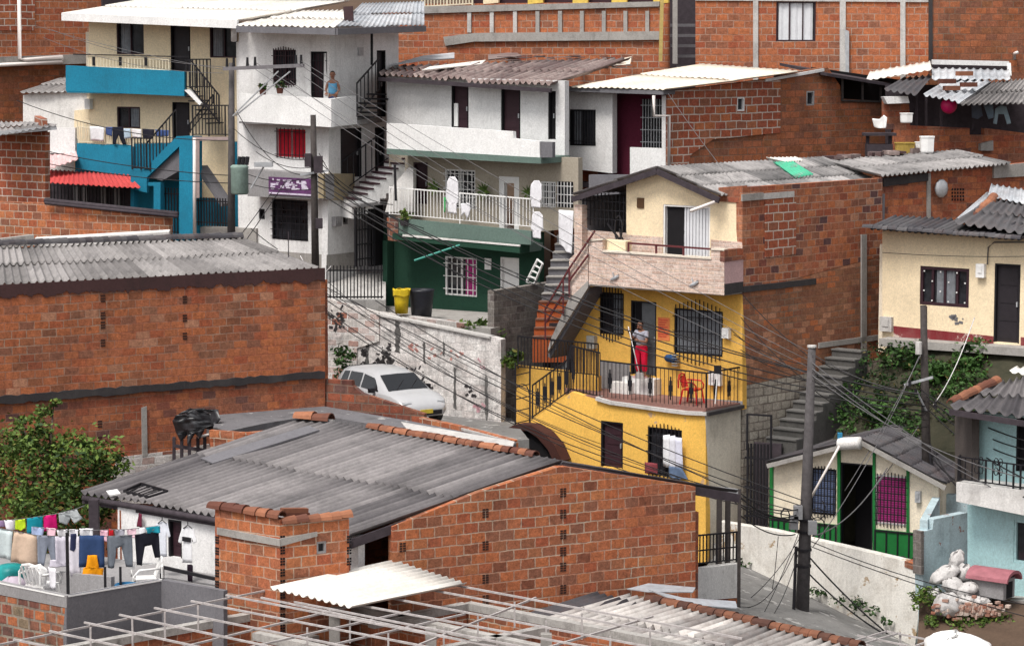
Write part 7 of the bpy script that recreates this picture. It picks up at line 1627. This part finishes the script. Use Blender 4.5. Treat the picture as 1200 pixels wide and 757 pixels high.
cabs('thin pale wire in front of the upper cream storey under the white roof', 'thin wires before the cream storey', [((40, 30, 93), (262, 82, 81.3), .1), ((60, 35, 92), (266, 79, 81.3), .25), ((50, 44, 92), (262, 86, 81.3), .3)], .008, CABLG)
cabs('short slack wire between the transformer pole and the dark wooden pole', 'slack wires between the two left poles', [((272, 196, 81.4), (366, 208, 79.5), .25), ((273, 150, 81.4), (366, 186, 79.5), .35), ((300, 178, 81), (367, 196, 79.5), .2), ((290, 215, 81), (366, 222, 79.5), .1), ((276, 128, 81.4), (366, 205, 79.5), .6)], .012)
cabs('dark stay wire slanting from the banner ledge down to the light grey roof', 'stay wires at the banner ledge', [((318, 226, 83), (270, 290, 76), .05), ((335, 212, 83), (288, 282, 76), .02), ((294, 268, 83.4), (325, 292, 76.2), .02)], .014)
cabs('dark cable drooping from the dark wooden pole towards the green house', 'cables from the dark pole to the green house', [((372, 196, 79.4), (498, 268, 82.8), .25), ((372, 200, 79.4), (560, 335, 80), .2), ((373, 188, 79.4), (460, 240, 83), .3), ((374, 180, 79.4), (420, 228, 83.4), .3)], .013)
cabs('thin grey wire passing in front of the white long house', 'thin wires before the white long house', [((356, 90, 80.2), (690, 300, 77), .1), ((340, 95, 80.3), (640, 290, 78), .2)], .009, CABLG)
cabs('pale wire rising from the yellow balcony to the red brick side wall', None, [((783, 110, 81), (860, 215, 73.4), .06)], .008, CABLG)
cabs('dark wire between the yellow house and the tall leaning pole', 'wires from the yellow house to the leaning pole', [((868, 410, 72.6), (951, 446, 66.8), .1), ((868, 372, 72.7), (950, 450, 66.8), .12), ((860, 392, 72.6), (951, 428, 66.8), .15), ((856, 386, 72.6), (951, 436, 66.8), .2), ((870, 345, 72.9), (951, 420, 66.8), .1)], .012)
cabs('pale cable from the tall leaning pole across the dark roof to the turquoise balcony', 'pale cables to the turquoise balcony', [((952, 432, 66.7), (1180, 580, 65.5), .2), ((952, 425, 66.7), (1142, 556, 66), .12), ((952, 440, 66.7), (1200, 560, 65), .35), ((952, 415, 66.7), (1084, 462, 70.3), .2)], .013, CABLG)
cabs('thick black cable from the mossy bank pole down past the turquoise wall', 'thick cables past the turquoise wall', [((1086, 465, 70.2), (1225, 530, 64), .3), ((1087, 470, 70.2), (1225, 542, 64), .35), ((1078, 456, 70.2), (1225, 522, 64), .2), ((1088, 480, 70.2), (1225, 570, 63.5), .25)], .018)
cabs('pale slack cable hanging from the cottage wall to the mossy pole', None, [((1142, 372, 73.2), (1094, 474, 70.2), .25)], .014, CABLW)
cabs('pale wire dropping from the mossy pole over the dark roof to the green cottage door', 'pale wires to the green cottage door', [((1079, 416, 70.2), (990, 575, 70.3), .12), ((1077, 418, 70.2), (953, 640, 66.8), .35), ((1076, 500, 70.4), (1022, 575, 70.2), .05)], .012, CABLG)
cabs('light thick wire from the leaning pole up to the green cottage door', None, [((952, 628, 66.7), (1040, 548, 70), .35)], .017, CABLG)
cabs('black wire running from the leaning pole along the street wall to the turquoise house', 'wires along the street wall', [((950, 634, 66.6), (1225, 712, 63), .2), ((950, 640, 66.6), (1225, 728, 63), .1)], .013)
cabs('thick dark stay cable from the leaning pole to the street corner', 'stay cables at the leaning pole', [((948, 652, 66.7), (1040, 742, 66.4), .08), ((948, 672, 66.7), (1035, 742, 66.4), .1)], .022)
cabs('tangled dark wire between the timber posts and the leaning pole', 'tangled wires at the leaning pole', [((864, 575, 64.3), (938, 596, 66.5), .22), ((864, 578, 64.3), (936, 602, 66.5), .3), ((866, 582, 64.1), (938, 608, 66.5), .18), ((866, 590, 64.1), (936, 612, 66.5), .12), ((852, 580, 65), (936, 606, 66.5), .3), ((866, 602, 64.1), (932, 626, 66.4), .2)], .016)
cabs('thin loose wire drooping from the leaning pole onto the street', 'loose wires drooping by the leaning pole', [((936, 624, 66.4), (893, 722, 64.5), .1), ((934, 640, 66.4), (870, 711, 64.2), .45), ((935, 650, 66.4), (903, 724, 64.6), .2), ((912, 628, 66), (905, 690, 65.5), .15), ((936, 632, 66.4), (880, 700, 64.4), .12)], .010)
cabs('thin wire across the upper shack and the cream cottage roof', None, [((1034, 296, 75.6), (1225, 300, 72.5), .06)], .009)
cabs('white cord looped along the edge of the light grey roof', None, [((352, 300, 74.5), (388, 312, 74), .35)], .012, CABLW)
m = MB(); m.bar(P(338, 318, 72.5), P(338, 272, 72.5), .025); m.box(*P(338, 314, 72.5), .3, .2, .16); m.build('antenna_mast', FASC, None, label='thin antenna mast on the right corner of the light grey roof', cat='antenna')
# birds of clutter: dark lumps on the pole
m = MB(); rg = random.Random(12); m.tube([P(934, 604, 66.4) + Vector((.12 * math.cos(k * .9) - .3, .1 * math.sin(k), .18 * math.sin(k * .9))) for k in range(20)], .016, 4); m.build('cable_coil', CABLE, p3, True); m = MB(); m.tube([P(955, 610, 66.5) + Vector((.18 * math.cos(k * .8) + .1, .1, .22 * math.sin(k * .8) + .03 * k - .2)) for k in range(18)], .014, 4)
m.build('cable_coil', CABLE, p3, True)
# ================================================================ people
def figure(name, label, base, ux, fy, J, E, RAD, mat):
    """J: joints in local (x right, y away from viewer, z up)"""
    t = thing(name, label, 'person', base)
    f = lambda v: tuple(ux * v[0] + fy * v[1] + Vector((0, 0, v[2])))
    b = skin_mesh('body', [f(v) for v in J], E, RAD, mat, t, 2); return t, f
def clothes(name, t, f, J, E, RAD, mat): return skin_mesh(name, [f(v) for v in J], E, RAD, mat, t, 2)
def head_parts(t, f, c, s, look=(0, -1), hair=HAIR, hl=.0):
    """face and hair on a head centred at c (local), scale s = head height"""
    cx, cy, cz = c; L = lambda x, y, z: Vector(f((cx + x * s, cy + y * s, cz + z * s))) + t.location
    m = MB()
    rings = []
    for k in range(7):
        a = -.15 + k * .27; rr = math.cos(a) if a > 0 else 1
        rings.append([L(.40 * rr * math.cos(q), .06 + .45 * rr * math.sin(q) if math.sin(q) > -.35 or a > .5 else -.10, .12 + .46 * math.sin(a)) for q in [j * .5236 for j in range(12)]])
    m.loft(rings); m.build('hair', hair, t, True)
    e = MB()
    for sx in (-1, 1): e.box(*L(sx * .15, -.405, .02), .045 * s * 2, .02, .03 * s * 2)
    e.build('eyes', BLACK, t)
    n = MB(); n.loft([[L(x * w, y, z) for x, y in ((-1, -.38), (1, -.38), (0, -.38 - d))] for z, w, d in ((.04, .03, .03), (-.10, .07, .11), (-.13, .05, .02))]); n.build('nose', SKIN, t)
    mo = MB(); mo.bar(L(-.11, -.385, -.24), L(.11, -.385, -.24), .02, .018); mo.build('mouth', paint('lips', (.2, .05, .04)), t)
    for sx in (-1, 1): mo = MB(); mo.bar(L(sx * .38, .02, -.08), L(sx * .40, .04, .08), .03, .05); mo.build('ear', SKIN, t)
def hand(t, f, w, d, mat=SKIN, s=1):
    """palm and five curled fingers from the wrist w along direction d (local)"""
    w, d = Vector(w), Vector(d).normalized(); x = d.cross(Vector((0, 1, 0)));
    if x.length < .1: x = Vector((1, 0, 0))
    x.normalize(); y = x.cross(d); m = MB(); W = lambda v: Vector(f(v)) + t.location
    m.loft([[W(w + d * a + x * (px * ww) + y * (py * .014)) for px, py in ((-1, -1), (1, -1), (1, 1), (-1, 1))] for a, ww in ((-.01, .025), (.04, .038), (.085, .036))])
    for k, l in enumerate((.07, .08, .075, .06)):
        o = w + d * .08 + x * (-.027 + k * .018); m.tube([W(o), W(o + d * l * .5 + y * .012), W(o + d * l * .62 + y * .04), W(o + d * l * .4 + y * .055)], .009, 5, .007)
    o = w + d * .03 - x * .035; m.tube([W(o), W(o - x * .025 + d * .03 + y * .01), W(o - x * .02 + d * .06 + y * .03)], .011, 5, .008)
    return m.build('hand', mat, t, True)
fb = FY.w(FY.uv(751.5, 440, .2)[0], FY.uv(751.5, 440, .2)[1], .2); fb.z = FY.uv(750, 441)[1] + .002
UX, FYV = FY.u, -FY.n
J = [(0, 0, .88), (0, 0, 1.0), (0, .0, 1.16), (0, .0, 1.30), (0, -.02, 1.38), (-.01, -.05, 1.44), (-.01, -.07, 1.52), (-.01, -.06, 1.60),
     (-.16, 0, 1.29), (-.27, -.08, 1.10), (-.26, -.22, 1.28), (.17, 0, 1.29), (.24, -.10, 1.04), (.06, -.24, 1.08),
     (-.10, 0, .82), (-.11, -.03, .46), (-.12, .02, .09), (-.13, -.13, .035), (.10, 0, .82), (.12, -.03, .46), (.11, .02, .09), (.13, -.13, .035)]
E = [(0, 1), (1, 2), (2, 3), (3, 4), (4, 5), (5, 6), (6, 7), (3, 8), (8, 9), (9, 10), (3, 11), (11, 12), (12, 13), (0, 14), (14, 15), (15, 16), (16, 17), (0, 18), (18, 19), (19, 20), (20, 21)]
RAD = [(.14, .10), (.13, .10), (.14, .10), (.12, .08), .05, .075, .095, .06, .06, .045, .03, .06, .045, .03, .09, .06, .045, .035, .09, .06, .045, .035]
wm, wf = figure('person', 'woman in grey shirt and red trousers sweeping at the open doorway', fb, UX, FYV, J, E, RAD, SKIN)
head_parts(wm, wf, (-.01, -.05, 1.50), .21)
hand(wm, wf, (-.26, -.22, 1.28), (-.02, -.1, .25)); hand(wm, wf, (.06, -.24, 1.08), (-.4, -.1, .1))
JS = [J[0], J[1], J[2], (0, 0, 1.31), J[8], (-.24, -.055, 1.15), J[11], (.225, -.07, 1.12)]
clothes('shirt', wm, wf, JS, [(0, 1), (1, 2), (2, 3), (3, 4), (4, 5), (3, 6), (6, 7)], [(.165, .125), (.16, .125), (.165, .12), (.12, .09), .085, .07, .085, .07], cloth('cloth_heather', (.34, .34, .40)))
JT = [(0, 0, .94), (0, 0, .86), J[14], J[15], (-.12, .02, .16), J[18], J[19], (.11, .02, .16)]
clothes('trousers', wm, wf, JT, [(0, 1), (1, 2), (2, 3), (3, 4), (1, 5), (5, 6), (6, 7)], [(.165, .125), (.17, .13), .115, .09, .08, .115, .09, .08], cloth('cloth_red', (.62, .015, .05)))
for x in (-.13, .13): m = MB(); W = lambda v: Vector(wf(v)) + wm.location; m.loft([[W((x + a * .045, y, z)) for a, z in ((-1, 0), (1, 0), (.9, .05), (-.9, .05))] for y in (-.17, -.02, .06)]); m.build('sandal', cloth('sandal_pink', (.5, .3, .32)), wm)
W = lambda v: Vector(wf(v)) + wm.location
bt_ = thing('broom', 'long handled broom held by the woman in the doorway', 'broom', W((.22, -.38, .0)))
MB().tube([W((-.29, -.24, 1.46)), W((.20, -.38, .16))], .014, 6).build('handle', WPAINT, bt_, True)
m = MB(); m.loft([[W((.20 + .03 * k + a * (.10 + .05 * k), -.38 + b * .04, .2 - .17 * k)) for a, b in ((-1, -1), (1, -1), (1, 1), (-1, 1))] for k in (0, 1)]); m.build('bristles', cloth('bristle', (.36, .34, .33)), bt_)
b2 = thing('broom', 'second broom leaning on the railing in front of the white cabinet', 'broom', FL.at(838, 478, -.3)); bb = root_of(b2); bb.z = YF
MB().tube([bb + Vector((0, 0, .1)), bb + Vector((.06, 0, 1.0))], .016, 6).build('handle', WPAINT, b2); m = MB(); m.box(bb.x + .06, bb.y, bb.z + 1.05, .2, .06, .22); m.build('brush_head', BLACK, b2)
# child on the white balcony
cbp = LPp.at(390, 112, -.75); cbp.z = fz + .142
cux, cfy = Vector((1, 0, 0)), Vector((0, 1, 0))
JC = [(0, 0, .72), (0, 0, .86), (0, 0, 1.0), (0, 0, 1.12), (0, -.01, 1.2), (0, -.03, 1.27), (0, -.04, 1.35), (0, -.03, 1.42), (-.14, 0, 1.1), (-.2, -.02, .88), (-.16, -.2, .8), (.14, 0, 1.1), (.2, -.02, .88), (.14, -.2, .82), (-.08, 0, .66), (-.09, -.02, .36), (-.09, .02, .07), (-.09, -.1, .03), (.08, 0, .66), (.09, -.02, .36), (.09, .02, .07), (.09, -.1, .03)]
RC_ = [(.11, .08), (.11, .08), (.12, .08), (.1, .07), .04, .065, .085, .055, .05, .035, .026, .05, .035, .026, .07, .05, .035, .03, .07, .05, .035, .03]
k_, kf = figure('person', 'child in a light blue sleeveless top standing behind the white balcony parapet', cbp, cux, cfy, JC, E, RC_, SKIN)
k_.scale = (1.08, 1.08, 1.08)
head_parts(k_, kf, (0, -.03, 1.33), .19); hand(k_, kf, JC[10], (0, -.3, -.1), s=.8); hand(k_, kf, JC[13], (0, -.3, -.1), s=.8)
clothes('vest', k_, kf, [JC[0], JC[1], JC[2], (0, 0, 1.1), (-.11, 0, 1.12), (.11, 0, 1.12)], [(0, 1), (1, 2), (2, 3), (3, 4), (3, 5)], [(.14, .1), (.14, .1), (.14, .1), (.11, .085), .05, .05], cloth('cloth_sky', (.12, .34, .55)))
clothes('shorts', k_, kf, [(0, 0, .74), (0, 0, .68), JC[14], (-.085, -.01, .45), JC[18], (.085, -.01, .45)], [(0, 1), (1, 2), (2, 3), (1, 4), (4, 5)], [(.125, .1), (.13, .1), .09, .08, .09, .08], cloth('cloth_navy2', (.03, .05, .15)))
# plants on that balcony
for x, y, l in ((308, 108, 'small potted plant on the white balcony parapet, left'), (328, 106, 'bushy potted plant on the white balcony parapet under the window')):
    c = LPp.at(x, y + 4, -.07); t_ = thing('potted_plant', l, 'plant', c); m = MB(); rg = random.Random(x); leaves(m, c + Vector((0, 0, .3)), (.2, .15, .16), 110, .12, rg, .05, .5, .2); m.build('foliage', LEAF2, t_); MB().tube([c, c + Vector((0, 0, .18))], .09, 8, .12).build('pot', TILE, t_)
# red chair on the terrace
cc = FL.at(811, 474, -.55); plastic_chair('plastic_chair', 'red plastic armchair on the yellow house terrace behind the railing', (cc.x, cc.y, YF), R(62), paint('red_plastic', (.55, .02, .02), .4, .08), None, .95)

cabs('dark wire stretched between the tall leaning pole and the mossy bank pole', 'dark wires between the two right poles', [((952, 418, 66.7), (1070, 456, 70.2), .2), ((952, 436, 66.7), (1084, 486, 70.3), .3), ((952, 446, 66.7), (1086, 492, 70.3), .18), ((951, 455, 66.7), (1087, 500, 70.3), .35)], .012)
cabs('fine dark wire sagging from the long brick house corner past the yellow stair wall', 'fine dark wires past the yellow stair wall', [((384, 330, 74), (704, 520, 69), .5), ((386, 340, 74), (868, 578, 64.5), .8), ((410, 350, 80), (830, 560, 66), .25)], .009)
cabs('dark cable looping from the mossy bank pole to the green cottage roof edge', 'cables looping to the green cottage roof', [((1090, 520, 70.3), (1150, 590, 66.5), .3), ((1091, 535, 70.3), (1200, 582, 65), .45)], .02)
